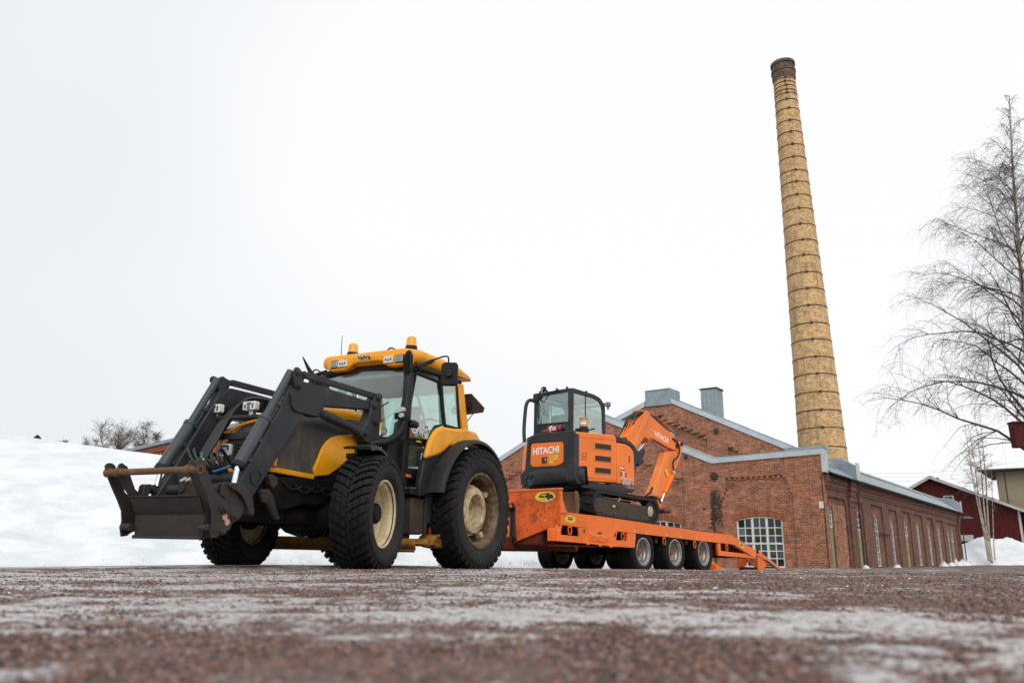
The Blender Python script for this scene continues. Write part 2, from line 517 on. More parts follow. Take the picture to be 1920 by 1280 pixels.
def dup(o, parent=None, loc=None):
    c = o.copy()
    COL.objects.link(c)
    c.parent = parent if parent else o.parent
    if loc is not None:
        c.location = loc
    for ch in list(o.children):
        dup(ch, c)
    return c

def text(name, body, size, loc, face, mat, parent, depth=0.003, xs=1.0, bold=0.0, align='CENTER', shear=0.0, rot=0.0):
    cu = bpy.data.curves.new(name, 'FONT')
    cu.body = body
    cu.size = size
    cu.extrude = depth
    cu.offset = bold
    cu.align_x = align
    cu.align_y = 'CENTER'
    cu.shear = shear
    t = bpy.data.objects.new(name, cu)
    COL.objects.link(t)
    dg = bpy.context.evaluated_depsgraph_get()
    me = bpy.data.meshes.new_from_object(t.evaluated_get(dg))
    bpy.data.objects.remove(t)
    me.materials.clear()
    me.materials.append(M[mat])
    o = bpy.data.objects.new(name, me)
    COL.objects.link(o)
    o.parent = parent
    if face == 'rear':      # seen from -y
        A = Matrix(((1, 0, 0), (0, 0, -1), (0, 1, 0)))
    elif face == 'side':    # seen from +x
        A = Matrix(((0, 0, 1), (1, 0, 0), (0, 1, 0)))
    else:
        A = face
    A = A.to_4x4()
    o.matrix_local = Matrix.Translation(loc) @ A @ Matrix.Rotation(rot, 4, 'Z') @ Matrix.Diagonal((xs, 1, 1, 1))
    return o

def rrect(a0, a1, b0, b1, r, n=4):
    out = []
    for (cx, cy, t0) in ((a1 - r, b1 - r, 0), (a0 + r, b1 - r, 90), (a0 + r, b0 + r, 180), (a1 - r, b0 + r, 270)):
        for i in range(n + 1):
            t = R_(t0 + 90 * i / n)
            out.append((cx + r * math.cos(t), cy + r * math.sin(t)))
    return out

def arc(cx, cy, r, a0, a1, n):
    return [(cx + r * math.cos(R_(a0 + (a1 - a0) * i / n)), cy + r * math.sin(R_(a0 + (a1 - a0) * i / n))) for i in range(n + 1)]

def atpx(px, py, Y):
    """World point at ground distance Y seen in the given direction of the survey photograph."""
    a, b = (px - 960) / 1493.0, (640 - py) / 1493.0
    c, s_ = math.cos(R_(15.425)), math.sin(R_(15.425))
    return Vector((a, c - b * s_, s_ + b * c)) * (Y / (c - b * s_)) + Vector((0, 0, .10))

def smoothpath(pts, n=6):
    P = [Vector(p) for p in pts]
    out = []
    for i in range(len(P) - 1):
        p0, p1, p2, p3 = P[max(i - 1, 0)], P[i], P[i + 1], P[min(i + 2, len(P) - 1)]
        for j in range(n):
            t = j / n
            out.append(0.5 * ((2 * p1) + (p2 - p0) * t + (2 * p0 - 5 * p1 + 4 * p2 - p3) * t * t + (3 * p1 - p0 - 3 * p2 + p3) * t ** 3))
    out.append(P[-1])
    return out

# ------------------------------------------------------------------ ground (one sheet to the horizon) with measured levels
GP = np.array([(0, 0, 0), (-1.2, 1.5, 0.0), (1.2, 1.5, 0.0), (-3, 4, 0.004), (3, 4, -0.01), (0, 4, 0.002), (-1.5, 9.6, 0.015), (-3.4, 10.6, 0.058), (-0.4, 11.8, -0.012), (-2.6, 13.0, 0.045),
               (-9, 14, 0.0), (-6, 14, 0.02), (2.8, 17.9, -0.128), (0.9, 19.2, -0.098), (4.6, 20.0, -0.135), (2.9, 21.5, -0.12), (7.6, 23.8, -0.16), (9, 12, -0.10),
               (16.5, 43, -0.27), (0, 55, -0.27), (30, 60, -0.28), (44, 80, -0.25), (30, 40, -0.30), (-30, 40, 0.0), (60, 90, -0.2), (0, -20, 0.0)])
def gz(x, y):
    x = np.asarray(x, float)
    y = np.asarray(y, float)
    num = np.zeros_like(x)
    den = np.zeros_like(x)
    for px, py, pz in GP:
        w = 1.0 / (((x - px) ** 2 + (y - py) ** 2) + 0.02) ** 1.6
        num += w * pz
        den += w
    return num / den
def vnoise(x, y, seed=0):
    xi, yi = np.floor(x).astype(np.int64), np.floor(y).astype(np.int64)
    xf, yf = x - xi, y - yi
    xf, yf = xf * xf * (3 - 2 * xf), yf * yf * (3 - 2 * yf)
    def h(a, b):
        n = (a * 374761393 + b * 668265263 + seed * 974711) & 0xffffffff
        n = ((n ^ (n >> 13)) * 1274126177) & 0xffffffff
        return ((n ^ (n >> 16)) & 0xffff) / 65535.0
    a, b, c, d = h(xi, yi), h(xi + 1, yi), h(xi, yi + 1), h(xi + 1, yi + 1)
    return (a * (1 - xf) + b * xf) * (1 - yf) + (c * (1 - xf) + d * xf) * yf
def fbm(x, y, sc, oct=5, seed=0):
    s, a, t = 0, 1, 0
    for i in range(oct):
        s = s + a * vnoise(x * sc + 17.3 * i, y * sc - 9.1 * i, seed + i)
        t += a
        a *= 0.55
        sc *= 2.05
    return s / t
def ice_mask(x, y):
    n = fbm(x * 0.75, y * 1.1, 1.7, 6, 3)
    f = fbm(x, y, 13.0, 4, 11)
    r = np.hypot(x, y)
    t = x / np.maximum(np.abs(y), 0.3)
    lean = 0.12 * np.clip(-t * 2.4 + 0.15, -1.0, 1) * np.clip((r - 0.9) / 0.5, 0, 1) + 0.03 + 0.10 * np.clip((t - .28) / .2, 0, 1) * np.clip((1.25 - r) / .3, 0, 1) - 0.055 * np.clip((1.5 - r) / 0.7, 0, 1) - 0.03 * np.clip((r - 6) / 4, 0, 1)
    return np.clip((n + lean - 0.452) / 0.27 + (f - 0.5) * 3.3, -.25, 1)

nr, na = 330, 420
rad = 0.12 * (1500 / 0.12) ** (np.arange(nr) / (nr - 1.0)) ** 1.0
# angles denser towards +y
ua = np.linspace(-1, 1, na, endpoint=False)
ang = np.pi * (0.35 * ua + 0.65 * ua ** 3)
RR, AA = np.meshgrid(rad, ang, indexing='ij')
X, Y = RR * np.sin(AA), RR * np.cos(AA)
ICE = ice_mask(X, Y)
Z = gz(X, Y) + (fbm(X, Y, 9, 4, 21) - 0.5) * 0.010 * np.clip(6 / (RR + 3), 0, 1) + ICE * 0.002
ring = np.arange(nr * na).reshape(nr, na)
q = np.stack([ring[:-1], np.roll(ring[:-1], -1, 1), np.roll(ring[1:], -1, 1), ring[1:]], -1).reshape(-1, 4)
vs = np.stack([X, Y, Z], -1).reshape(-1, 3)
c0 = len(vs)
vs = np.vstack([vs, [[0, 0, float(gz(0.0, 0.0))]]])
faces = [tuple(int(k) for k in f[::-1]) for f in q] + [(c0, int(ring[0][j]), int(ring[0][(j + 1) % na]))[::-1] for j in range(na)]
gm = bpy.data.meshes.new('ground')
gm.from_pydata(vs.tolist(), [], faces)
at = gm.attributes.new('ice', 'FLOAT', 'POINT')
at.data.foreach_set('value', np.append(ICE.reshape(-1), 0).astype(np.float32))
gm.shade_smooth()
m, nt, p = _m('gravel_and_ice')
ia = nt.nodes.new('ShaderNodeAttribute')
ia.attribute_name = 'ice'
g1 = _noise(nt, 70, 3, 0.7)
g2 = _noise(nt, 190, 2, 0.6)
vor = nt.nodes.new('ShaderNodeTexVoronoi')
vor.inputs['Scale'].default_value = 85
tcg = nt.nodes.new('ShaderNodeTexCoord')
nt.links.new(tcg.outputs['Object'], vor.inputs['Vector'])
sg = nt.nodes.new('ShaderNodeSeparateColor')
nt.links.new(vor.outputs['Color'], sg.inputs[0])
c = _mix(nt, sg.outputs[0], (0.042, 0.024, 0.019), (0.215, 0.122, 0.096))
c = _mix(nt, _ramp(nt, sg.outputs[1], 0.78, 0.9), c, (0.30, 0.22, 0.18))
c = _mix(nt, _ramp(nt, sg.outputs[2], 0.75, 0.9), c, (0.018, 0.017, 0.018))
c = _mix(nt, _ramp(nt, _noise(nt, 0.8, 4), 0.4, 0.65), tuple((0.10, 0.055, 0.042)), c)
wet = _mix(nt, _ramp(nt, g1, 0.35, 0.62), (0.34, 0.325, 0.32), (0.68, 0.68, 0.685))
ic = nt.nodes.new('ShaderNodeMath')
ic.operation = 'MULTIPLY_ADD'
nt.links.new(_ramp(nt, _noise(nt, 55, 5, 0.75), 0.34, 0.66, -0.75, 0.70), ic.inputs[0])
ic.inputs[1].default_value = 1.0
nt.links.new(ia.outputs['Fac'], ic.inputs[2])
icf = _ramp(nt, ic.outputs[0], 0.22, 0.95, 0, 0.85)
nt.links.new(_mix(nt, icf, c, wet), p.inputs['Base Color'])
nt.links.new(_ramp(nt, icf, 0, 1, 0.75, 0.35), p.inputs['Roughness'])
bsum = nt.nodes.new('ShaderNodeMath')
bsum.operation = 'ADD'
nt.links.new(vor.outputs['Distance'], bsum.inputs[0])
nt.links.new(g2, bsum.inputs[1])
_bump(nt, p, bsum.outputs[0], 0.6, 0.006)
gm.materials.append(m)
ground = bpy.data.objects.new('ground', gm)
COL.objects.link(ground)
tag(ground, 'reddish gravel yard with patches of grey ice', kind='structure')

# loose gravel stones, too many to count
NS = 110000
rr = 0.45 * (9.5 / 0.45) ** rng.random(NS)
aa = (rng.random(NS) - 0.5) * 1.75
sx_, sy_ = rr * np.sin(aa), rr * np.cos(aa)
keep = rng.random(NS) > np.clip(ice_mask(sx_, sy_), 0, 1) * 0.62
sx_, sy_, rr = sx_[keep], sy_[keep], rr[keep]
NS = len(rr)
size = (0.0012 + 0.0024 * rng.random(NS) ** 2.0) * (1 + 0.25 * np.clip(rr - 1, 0, 5))
base = np.array([(1, 0, 0), (-1, 0, 0), (0, 1, 0), (0, -1, 0), (0, 0, 1), (0, 0, -0.6)], float)
ofs = base[None] * (0.75 + 0.6 * rng.random((NS, 6, 1))) + (rng.random((NS, 6, 3)) - 0.5) * 0.55
th = rng.random(NS) * 6.283
cs, sn = np.cos(th)[:, None], np.sin(th)[:, None]
ox = ofs[..., 0] * cs - ofs[..., 1] * sn
oy = ofs[..., 0] * sn + ofs[..., 1] * cs
vv = np.stack([sx_[:, None] + ox * size[:, None] * 1.25, sy_[:, None] + oy * size[:, None], (gz(sx_, sy_) + size * 0.25)[:, None] + ofs[..., 2] * size[:, None] * 0.85], -1).reshape(-1, 3)
tri = np.array([(0, 2, 4), (2, 1, 4), (1, 3, 4), (3, 0, 4), (2, 0, 5), (1, 2, 5), (3, 1, 5), (0, 3, 5)])
ff = (tri[None] + (np.arange(NS) * 6)[:, None, None]).reshape(-1, 3)
sm = bpy.data.meshes.new('gravel')
sm.vertices.add(len(vv))
sm.vertices.foreach_set('co', vv.astype(np.float32).ravel())
sm.loops.add(ff.size)
sm.loops.foreach_set('vertex_index', ff.astype(np.int32).ravel())
sm.polygons.add(len(ff))
sm.polygons.foreach_set('loop_start', np.arange(0, ff.size, 3, dtype=np.int32))
sm.update(calc_edges=True)
m, nt, p = _m('granite_chips')
gi = nt.nodes.new('ShaderNodeNewGeometry')
cr = nt.nodes.new('ShaderNodeValToRGB')
cr.color_ramp.interpolation = 'CONSTANT'
els = [(0, (0.025, 0.022, 0.021)), (0.12, (0.14, 0.062, 0.044)), (0.32, (0.23, 0.108, 0.076)), (0.52, (0.082, 0.040, 0.030)), (0.68, (0.27, 0.155, 0.115)), (0.84, (0.060, 0.048, 0.044)), (0.93, (0.33, 0.27, 0.24))]
while len(cr.color_ramp.elements) < len(els):
    cr.color_ramp.elements.new(0.5)
for e, (pos, colr) in zip(cr.color_ramp.elements, els):
    e.position = pos
    e.color = (*colr, 1)
nt.links.new(gi.outputs['Random Per Island'], cr.inputs[0])
nt.links.new(cr.outputs[0], p.inputs['Base Color'])
p.inputs['Roughness'].default_value = 0.55
sm.materials.append(m)
gs = bpy.data.objects.new('gravel', sm)
COL.objects.link(gs)
tag(gs, 'loose reddish granite chips scattered over the yard', kind='stuff')

# ------------------------------------------------------------------ snow: long bank on the left, running low behind the vehicles
BT = np.array([(-0.95, 0.125), (-0.75, 0.148), (-0.645, 0.150), (-0.577, 0.141), (-0.508, 0.132), (-0.427, 0.122), (-0.372, 0.107), (-0.289, 0.058), (-0.222, 0.034), (-0.12, 0.028), (-0.013, 0.018), (0.05, 0.012), (0.13, 0.003), (0.16, -0.012)])
nx, ny = 300, 130
bx = np.linspace(-32, 5.0, nx)
by = np.linspace(0, 1, ny) ** 1.2
BX = np.repeat(bx[:, None], ny, 1)
yb = np.interp(bx, [-32, -9, -5, -2.5, 0, 5], [11.5, 13.2, 14.6, 18.6, 21.5, 23.5]) + (fbm(bx, bx * 0, 1.1, 4, 5) - 0.5) * 0.9
BY = yb[:, None] + by[None] * 17.0
tt = BX / np.maximum(BY, 1)
top = np.interp(tt, BT[:, 0], BT[:, 1])
k = np.clip((BY - yb[:, None]) / np.interp(bx, [-32, -6, -2, 5], [11, 10.5, 5, 3.0])[:, None], 0, 1)
kk = 0.62 * k ** 0.85 + 0.38 * k * k * (3 - 2 * k)
G0 = gz(BX, BY)
full = 0.10 + top * np.minimum(BY, 24.5) - G0
bump = (fbm(BX, BY, 0.8, 5, 31) - 0.5) * 0.75 * np.clip(k * 6, 0, 1) * np.clip(1.15 - k * 1.1, 0.05, 1) + (fbm(BX, BY, 3.2, 4, 41) - 0.5) * 0.24 * np.clip(k * 8, 0, 1) * np.clip(1.1 - k * 1.3, 0.08, 1)
trench = -0.42 * np.exp(-((BY - yb[:, None] - 1.6 - 0.25 * np.sin(BX * 0.7)) / 0.45) ** 2) * np.clip((BX + 9.5) / 2, 0, 1)
lip = 0.12 * (1 - np.exp(-np.clip((BY - yb[:, None]), 0, 9) / 0.25))
BZ = G0 + np.maximum(full, 0) * kk + lip + (bump + trench) * np.clip(full, 0, 1)
BZ[:, 0] = G0[:, 0] - 0.05
ring = np.arange(nx * ny).reshape(nx, ny)
q = np.stack([ring[:-1, :-1], ring[1:, :-1], ring[1:, 1:], ring[:-1, 1:]], -1).reshape(-1, 4)
bm_ = bpy.data.meshes.new('snow_bank')
bm_.from_pydata(np.stack([BX, BY, BZ], -1).reshape(-1, 3).tolist(), [], q.tolist())
bm_.shade_smooth()
bm_.materials.append(M['snow'])
sb = bpy.data.objects.new('snow_bank', bm_)
COL.objects.link(sb)
tag(sb, 'long ploughed snow bank rising behind the tractor', kind='structure')

# debris and brown grass crumbs along the foot of the bank
mb = MB()
for i in range(420):
    x = random.uniform(-5, 3.5) if i % 3 else random.uniform(-14, -3)
    j = min(nx - 1, int((x + 32) / 37 * (nx - 1)))
    d = abs(random.gauss(0, 0.55 if x > -2.5 else .18)) + 0.02
    y = yb[j] + d
    jj = int(np.searchsorted(by * 17.0, d))
    z = BZ[j, min(jj, ny - 1)]
    s = random.uniform(0.006, 0.022) * (1.5 if x > -2 else .7)
    a = random.uniform(0, 6.28)
    ca, sa = math.cos(a), math.sin(a)
    mb.add([(x + ca * s, y + sa * s, z + s * .1), (x - sa * s * .5, y + ca * s * .5, z + s * .5), (x - ca * s, y - sa * s, z + s * .1), (x + sa * s * .5, y - ca * s * .5, z - s * .3)], [(0, 1, 2), (0, 2, 3), (0, 3, 1), (1, 3, 2)])
tag(mb.build('debris', 'wood', smooth=0), 'brown grit and dead grass crumbs at the foot of the snow', kind='stuff')

def mound(name, cx, cy, rx, ry, h, rot, seed, mat='snow', n=36, power=1.0, gr=0.15):
    vs, fs = [], []
    ca, sa = math.cos(rot), math.sin(rot)
    for i in range(n + 1):
        for j in range(n + 1):
            a, b = -1 + 2 * i / n, -1 + 2 * j / n
            d = math.sqrt(a * a + b * b)
            x, y = cx + ca * a * rx - sa * b * ry, cy + sa * a * rx + ca * b * ry
            f = max(0, 1 - d) ** power
            nz = float(fbm(np.array([x]), np.array([y]), 1.6 / max(rx, 0.3) * 2.2, 5, seed)[0]) - 0.5
            vs.append((x, y, float(gz(np.array([x]), np.array([y]))[0]) - 0.04 + h * f * (1 + nz * 1.3) + nz * gr * h * (1 if f > 0 else 0)))
    for i in range(n):
        for j in range(n):
            fs.append((i * (n + 1) + j, (i + 1) * (n + 1) + j, (i + 1) * (n + 1) + j + 1, i * (n + 1) + j + 1))
    mb = MB().add(vs, fs)
    return mb.build(name, mat, smooth=180, recalc=True)

# ------------------------------------------------------------------ brick factory (frame: x across the gable, y along the long wing)
BM = [[0.80533, -0.59266, -0.01396], [0.59272, 0.80541, 0.0], [0.01125, -0.00828, 0.9999], [16.53497, 43.0, -0.27378]]
fac = empty('brick_factory', BM)
tag(fac, 'old red brick factory with pale metal roof edges behind the orange trailer', 'factory')
def isect(p, q, r, s):
    x1, y1, x2, y2, x3, y3, x4, y4 = *p, *q, *r, *s
    d = (x1 - x2) * (y3 - y4) - (y1 - y2) * (x3 - x4)
    a, b = x1 * y2 - y1 * x2, x3 * y4 - y3 * x4
    return ((a * (x3 - x4) - (x1 - x2) * b) / d, (a * (y3 - y4) - (y1 - y2) * b) / d)
def archpoly(a0, a1, b0, bs, rise, n=10):
    if rise < 1e-3:
        return [(a0, b0), (a1, b0), (a1, bs), (a0, bs)]
    c = (a0 + a1) / 2
    h = (a1 - a0) / 2
    r = (h * h + rise * rise) / (2 * rise)
    t = math.asin(min(1, h / r))
    return [(a0, b0), (a1, b0)] + [(c + r * math.sin(t - 2 * t * i / n), bs + rise - r + r * math.cos(t - 2 * t * i / n)) for i in range(n + 1)]
def voussoirs(a0, a1, bs, rise, hgt, d0, d1, axis, nb, parent, mat='archbrick'):
    c, h = (a0 + a1) / 2, (a1 - a0) / 2
    r = (h * h + rise * rise) / (2 * rise)
    t = math.asin(min(1, h / r)) * 1.06
    mbs = [MB(), MB()]
    for i in range(nb):
        u0, u1 = -t + 2 * t * (i + 0.06) / nb, -t + 2 * t * (i + 0.94) / nb
        hh = hgt * random.uniform(0.93, 1.03)
        P = [(c + q * math.sin(u), bs + rise - r + q * math.cos(u)) for u, q in ((u0, r + .01), (u1, r + .01), (u1, r + hh), (u0, r + hh))]
        mbs[random.random() < 0.35].prism(P, d0 - random.uniform(0, .008), d1, axis)
    mbs[0].build('arch', mat, parent, smooth=0)['kind'] = 'stuff'
    if mbs[1].f:
        mbs[1].build('arch', 'archbrick2', parent, smooth=0)['kind'] = 'stuff'

# --- front gable wall and flat-topped bay
c0, c1 = (-0.003,5.931),(-6.179,5.773)
g0, g1 = (-13.2,8.856),(-6.312,5.785)
h0, h1 = (-21.633,6.757),(-19.606,7.708)
apex = isect(g0, g1, h0, h1)
hl = (h1[1] - h0[1]) / (h1[0] - h0[0])
vl = -23.6
left = (vl, h0[1] + hl * (vl - h0[0]))
c0 = (0.0, c0[1])
foot = isect(g0, g1, c1, (c1[0] - 1, c1[1]))
outline = [(vl, -0.6), (0.0, -0.6), c0, c1, apex, left]
# stepped panel openings of the proud outer skin
(pr0, pt0) , = [(-1.948,4.984)]
bayL, bayR = -5.80, -1.66
bay = [(bayL, -0.7), (bayR, -0.7), (bayR, 3.95), (bayR - 0.12, 3.95), (bayR - 0.12, 4.25), (bayR - .20, 4.25), (bayR - .20, 4.55), (bayR - .28, 4.55), (bayR - .28, 4.97), (bayL + .42, 4.92), (bayL + .42, 4.35), (bayL + .34, 4.35), (bayL + .34, 4.10), (bayL + .24, 4.10), (bayL + .24, 3.85), (bayL + .12, 3.85), (bayL + .12, 3.65), (bayL, 3.65)]
gp = []
vr = -7.95
top_r = (-7.133,5.029)[1]
nst = 10
slope = (g1[1] - g0[1]) / (g1[0] - g0[0])
cx = apex[0]
gp = [(cx, -0.7), (vr, -0.7), (vr, top_r)]
cor = []
st = (vr - 0.55 - cx) / 13
vcur, wcur = vr, top_r
for i in range(13):
    nv = vr - 0.55 - st * i
    if i:
        wcur = top_r + (-slope) * (vr - 0.55 - nv) * 0.98
    gp.append((vcur, wcur))
    gp.append((nv, wcur))
    cor.append((nv, wcur))
    vcur = nv
lpt = (-21.394,5.581),(-19.646,6.304)
sl2 = (lpt[1][1] - lpt[0][1]) / (lpt[1][0] - lpt[0][0])
wl0 = lpt[0][1]
vl0 = lpt[0][0]
nst2 = max(4, int((cx - vl0) / 0.48))
for i in range(nst2, -1, -1):
    v_ = vl0 + (cx - vl0) * i / nst2
    w_ = min(wcur, wl0 + sl2 * (v_ - vl0))
    gp.append((v_ + (cx - vl0) / nst2, w_))
    gp.append((v_, w_))
    cor.append((v_ + 0.12, w_))
gp.append((vl0, -0.7))
gp2 = []
for q_ in gp:
    if not gp2 or (abs(q_[0] - gp2[-1][0]) + abs(q_[1] - gp2[-1][1])) > 1e-4:
        gp2.append(q_)
gp2 = [(a, max(b, -0.55)) for a, b in gp2]
bay = [(a, max(b, -0.55)) for a, b in bay]
wv = [q[0] for q in [(-4.953,2.445),(-2.402,-0.043)]]
wa0, wa1 = -4.96, -2.36
wspr, wris = 2.52, 0.22
MB().holed(outline, [gp2, bay], 0.0, 0.13).build('gable_wall', 'brickfront', fac, smooth=0)
wind2 = (-9.847,2.433),(-8.325,2.401)
w2a, w2b = wind2[1][0] - 2.75, wind2[1][0]
w2s = (-8.325,2.383)[1]
MB().holed([(a, b) for a, b in outline], [archpoly(wa0, wa1, 0.02, wspr, wris), archpoly(w2a, w2b, 0.02, w2s, 0.22)], 0.135, 0.52).build('gable_wall', 'brickfront', fac, smooth=0)
for v_, w_ in cor:
    MB().box(v_ - 0.02, v_ + 0.20, 0.01, 0.134, w_ - 0.17, w_ - 0.075).build('corbel', 'brick', fac, smooth=0)
mb = MB()
for i in range(11):
    v_ = bayL + 0.55 + i * 0.315
    mb.box(v_, v_ + 0.15, 0.02, 0.134, 4.80, 4.915 + 0.004 * i)
mb.build('dentil_course', 'brick', fac, smooth=0)['kind'] = 'stuff'
voussoirs(wa0 - 0.1, wa1 + 0.1, wspr - 0.02, wris + 0.03, 0.36, 0.118, 0.30, 'y', 34, fac)
voussoirs(w2a - 0.1, w2b + 0.1, w2s - 0.02, 0.25, 0.36, 0.118, 0.30, 'y', 32, fac)

def front_window(a0, a1, b0, bs, rise, d, parent, rows, split):
    """Arched window of three casements, each two panes wide."""
    w_ = empty('window', parent=parent)
    ap = archpoly(a0, a1, b0, bs, rise)
    inn = archpoly(a0 + 0.09, a1 - 0.09, b0 + 0.07, bs, rise - 0.085)
    MB().holed(ap, [inn], d, d + 0.11).build('frame', 'windowwhite', w_, smooth=0)
    wd = (a1 - a0 - 0.18) / 3
    def topat(a):
        c, h = (a0 + a1) / 2, (a1 - a0) / 2 - 0.09
        ri = rise - 0.085
        r = (h * h + ri * ri) / (2 * ri)
        return bs + ri - r + math.sqrt(max(0, r * r - (a - c) ** 2))
    mb = MB()
    for i in (1, 2):
        a = a0 + 0.09 + wd * i
        mb.box(a - 0.068, a + 0.068, d + 0.012, d + 0.10, b0 + 0.05, topat(a) + 0.01)
    mb.box(a0 + 0.05, a1 - 0.05, d + 0.006, d + 0.104, split - 0.05, split + 0.05)
    mb.build('mullion', 'windowwhite', w_, smooth=0)
    bars = MB()
    hs = rows
    pane = None
    for i in range(3):
        x0 = a0 + 0.09 + wd * i + (0.055 if i else 0)
        x1 = a0 + 0.09 + wd * (i + 1) - (0.055 if i < 2 else 0)
        xm = (x0 + x1) / 2
        bars.box(xm - 0.028, xm + 0.028, d + 0.03, d + 0.075, b0 + 0.06, topat(xm) + 0.01)
        for h in hs[1:-1]:
            if abs(h - split) > 0.05:
                bars.box(x0 - 0.01, x1 + 0.01, d + 0.034, d + 0.072, h - 0.025, h + 0.025)
        for (p0, p1) in ((x0, xm), (xm, x1)):
            for k in range(len(hs) - 1):
                z0, z1 = hs[k], hs[k + 1]
                if k == len(hs) - 2:
                    z1 = max(topat(p0), topat(p1))
                tl = random.uniform(-.006, .006)
                t2 = random.uniform(-.006, .006)
                dd = d + 0.055
                MB().add([(p0, dd + tl, z0), (p1, dd + t2, z0), (p1, dd - t2, min(z1, topat(p1))), (p0, dd - tl, min(z1, topat(p0)))], [(0, 1, 2, 3)]).build('pane', random.choice(('pane', 'pane', 'pane2', 'pane3', 'pane3')), w_, smooth=0)
    bars.build('glazing_bar', 'windowwhite', w_, smooth=0)
    MB().box(a0 + .02, a1 - .02, d + 0.12, d + 0.30, b0, bs + rise).build('dark_room', 'iron', w_, smooth=0)
    MB().box(a0 - .06, a1 + .06, d - 0.05, d + 0.15, b0 - 0.05, b0 + 0.035).build('sill', 'windowwhite', w_, smooth=0)
    return w_
sp = 1.28
front_window(wa0, wa1, 0.02, wspr, wris, 0.20, fac, [0.09, 0.49, 0.88, sp, 1.70, 2.12, 2.7], sp)
front_window(w2a, w2b, 0.02, w2s, 0.22, 0.20, fac, [0.09, 0.49, 0.88, sp, 1.70, 2.12, 2.7], sp)

# --- metal flashings on the parapet and gable slopes
def flashing(p, q, parent, up=0.30, y0=-0.09, y1=0.62, name='roof_flashing', mat='metalroof2', end=None):
    d = Vector((q[0] - p[0], 0, q[1] - p[1])).normalized()
    n = Vector((-d.z, 0, d.x))
    if n.z < 0:
        n = -n
    P = [(p[0], p[1]), (q[0], q[1]), (q[0] + n.x * up * 0.0, q[1] + up), (p[0] + n.x * up * 0.0, p[1] + up)]
    MB().prism(P, y0, y1, 'y').build(name, mat, parent, bevel=0.012, smooth=30)
    # folded top sheet with a small step
    P2 = [(p[0], p[1] + up + 0.002), (q[0], q[1] + up + 0.002), (q[0], q[1] + up + 0.10), (p[0], p[1] + up + 0.10)]
    MB().prism(P2, y0 + 0.16, y1 + 0.25, 'y').build(name, 'metalroof', parent, bevel=0.01, smooth=30)
flashing(c1, (c0[0] + .05, c0[1]), fac, 0.27)
flashing(apex, c1, fac, 0.33)
flashing(left, apex, fac, 0.33)
MB().box(0.02, 0.16, -0.085, 0.75, 4.98, c0[1] + 0.27).build('parapet_end_flashing', 'metalroof2', fac, bevel=0.01)
MB().box(-2.2, 0.10, 0.95, 1.35, 6.1, (-0.063,6.523)[1]).build('parapet', 'metalroof', fac, bevel=0.015)
MB().box(-6.0, -0.35, 0.7, 9.0, 5.0, 5.9).build('flat_roof', 'metalroof', fac, smooth=0)

# iron tie plates and putlog holes
for (v_, w_), r in zip([(-6.05,5.053),(-9.239,6.512),(-7.752,6.24)], (0.24, 0.22, 0.13)):
    MB().lathe([(r, -0.05), (r, -0.02), (r * 0.8, -0.075), (0.04, -0.085)], (v_, 0, w_), 'y', 20).build('tie_plate', 'iron', fac)
for v_, w_ in [(-6.758,3.196),(-6.188,3.204),(-6.31,2.638),(-6.323,2.407),(-6.299,2.629),(-6.285,2.393),(-6.433,2.159)]:
    MB().box(v_ - 0.11, v_ + 0.11, -0.004, 0.05, w_ - 0.045, w_ + 0.045).build('putlog_hole', 'blackprint', fac, smooth=0)
# small white number plate by the corner
(a_, b_), (a2_, b2_) = (-0.298,3.4),(-0.178,3.085)
MB().box(a_, a_ + 0.24, -0.03, -0.004, b2_, b2_ + 0.36).build('number_plate', 'white', fac, bevel=0.01)
# lead downpipe beside the bay with soot-dark pilaster
MB().tube([(-6.18, -0.10, 0), (-6.18, -0.10, 4.0)], 0.05, 8).build('downpipe', 'iron', fac)

# --- second, taller gable standing further back
r0, r1 = (-12.932,11.485),(-9.696,9.855)
r2 = (-4.72,7.491)
l0, l1 = (-15.074,11.419),(-17.269,10.567)
sr = (r2[1] - r0[1]) / (r2[0] - r0[0])
sl = (l0[1] - l1[1]) / (l0[0] - l1[0])
ve = r2[0] + 0.6
vw = l1[0] - 6.5
out2 = [(vw, 0), (ve, 0), (ve, r0[1] + sr * (ve - r0[0])), r0, l0, (vw, l0[1] + sl * (vw - l0[0]))]
s0, s1 = (-14.248,10.529),(-10.287,8.707)
q0, q1 = (-8.823,7.944),(-7.456,7.412)
ns = 8
steps = []
for i in range(ns):
    a = s0[0] + (s1[0] - s0[0]) * i / ns
    b = s0[1] + (s1[1] - s0[1]) * i / ns
    steps += [(a, b), (s0[0] + (s1[0] - s0[0]) * (i + 1) / ns, b)]
mir = [(2 * (l0[0] + r0[0]) / 2 - a, b) for a, b in steps][::-1]
hole = [(mir[0][0], 3.0), (s1[0], 3.0)] + steps[::-1] + [(s0[0] - 0.3, s0[1] + 0.15), (mir[-1][0] + 0.3, s0[1] + 0.15)] + mir[::-1]
steps_b = [(q0[0], 3.0), (q1[0] + .3, 3.0), (q1[0] + .3, q1[1] - .25), (q1[0] + .02, q1[1] - .25), (q1[0] + .02, q1[1]), ((q0[0] + q1[0]) / 2 + .1, q1[1]), ((q0[0] + q1[0]) / 2 + .1, (q0[1] + q1[1]) / 2), (q0[0] + .42, (q0[1] + q1[1]) / 2), (q0[0] + .42, q0[1]), (q0[0], q0[1])]
MB().holed(out2, [hole, steps_b], 9.36, 9.63).build('rear_gable_wall', 'brick', fac, smooth=0)
MB().prism(out2, 9.635, 10.0, 'y').build('rear_gable_wall', 'brick', fac, smooth=0)
for i in range(ns):
    a = s0[0] + (s1[0] - s0[0]) * (i + .55) / ns
    b = s0[1] + (s1[1] - s0[1]) * i / ns
    MB().box(a - .02, a + .26, 9.37, 9.634, b - .24, b - .085).build('corbel', 'brick', fac, smooth=0)
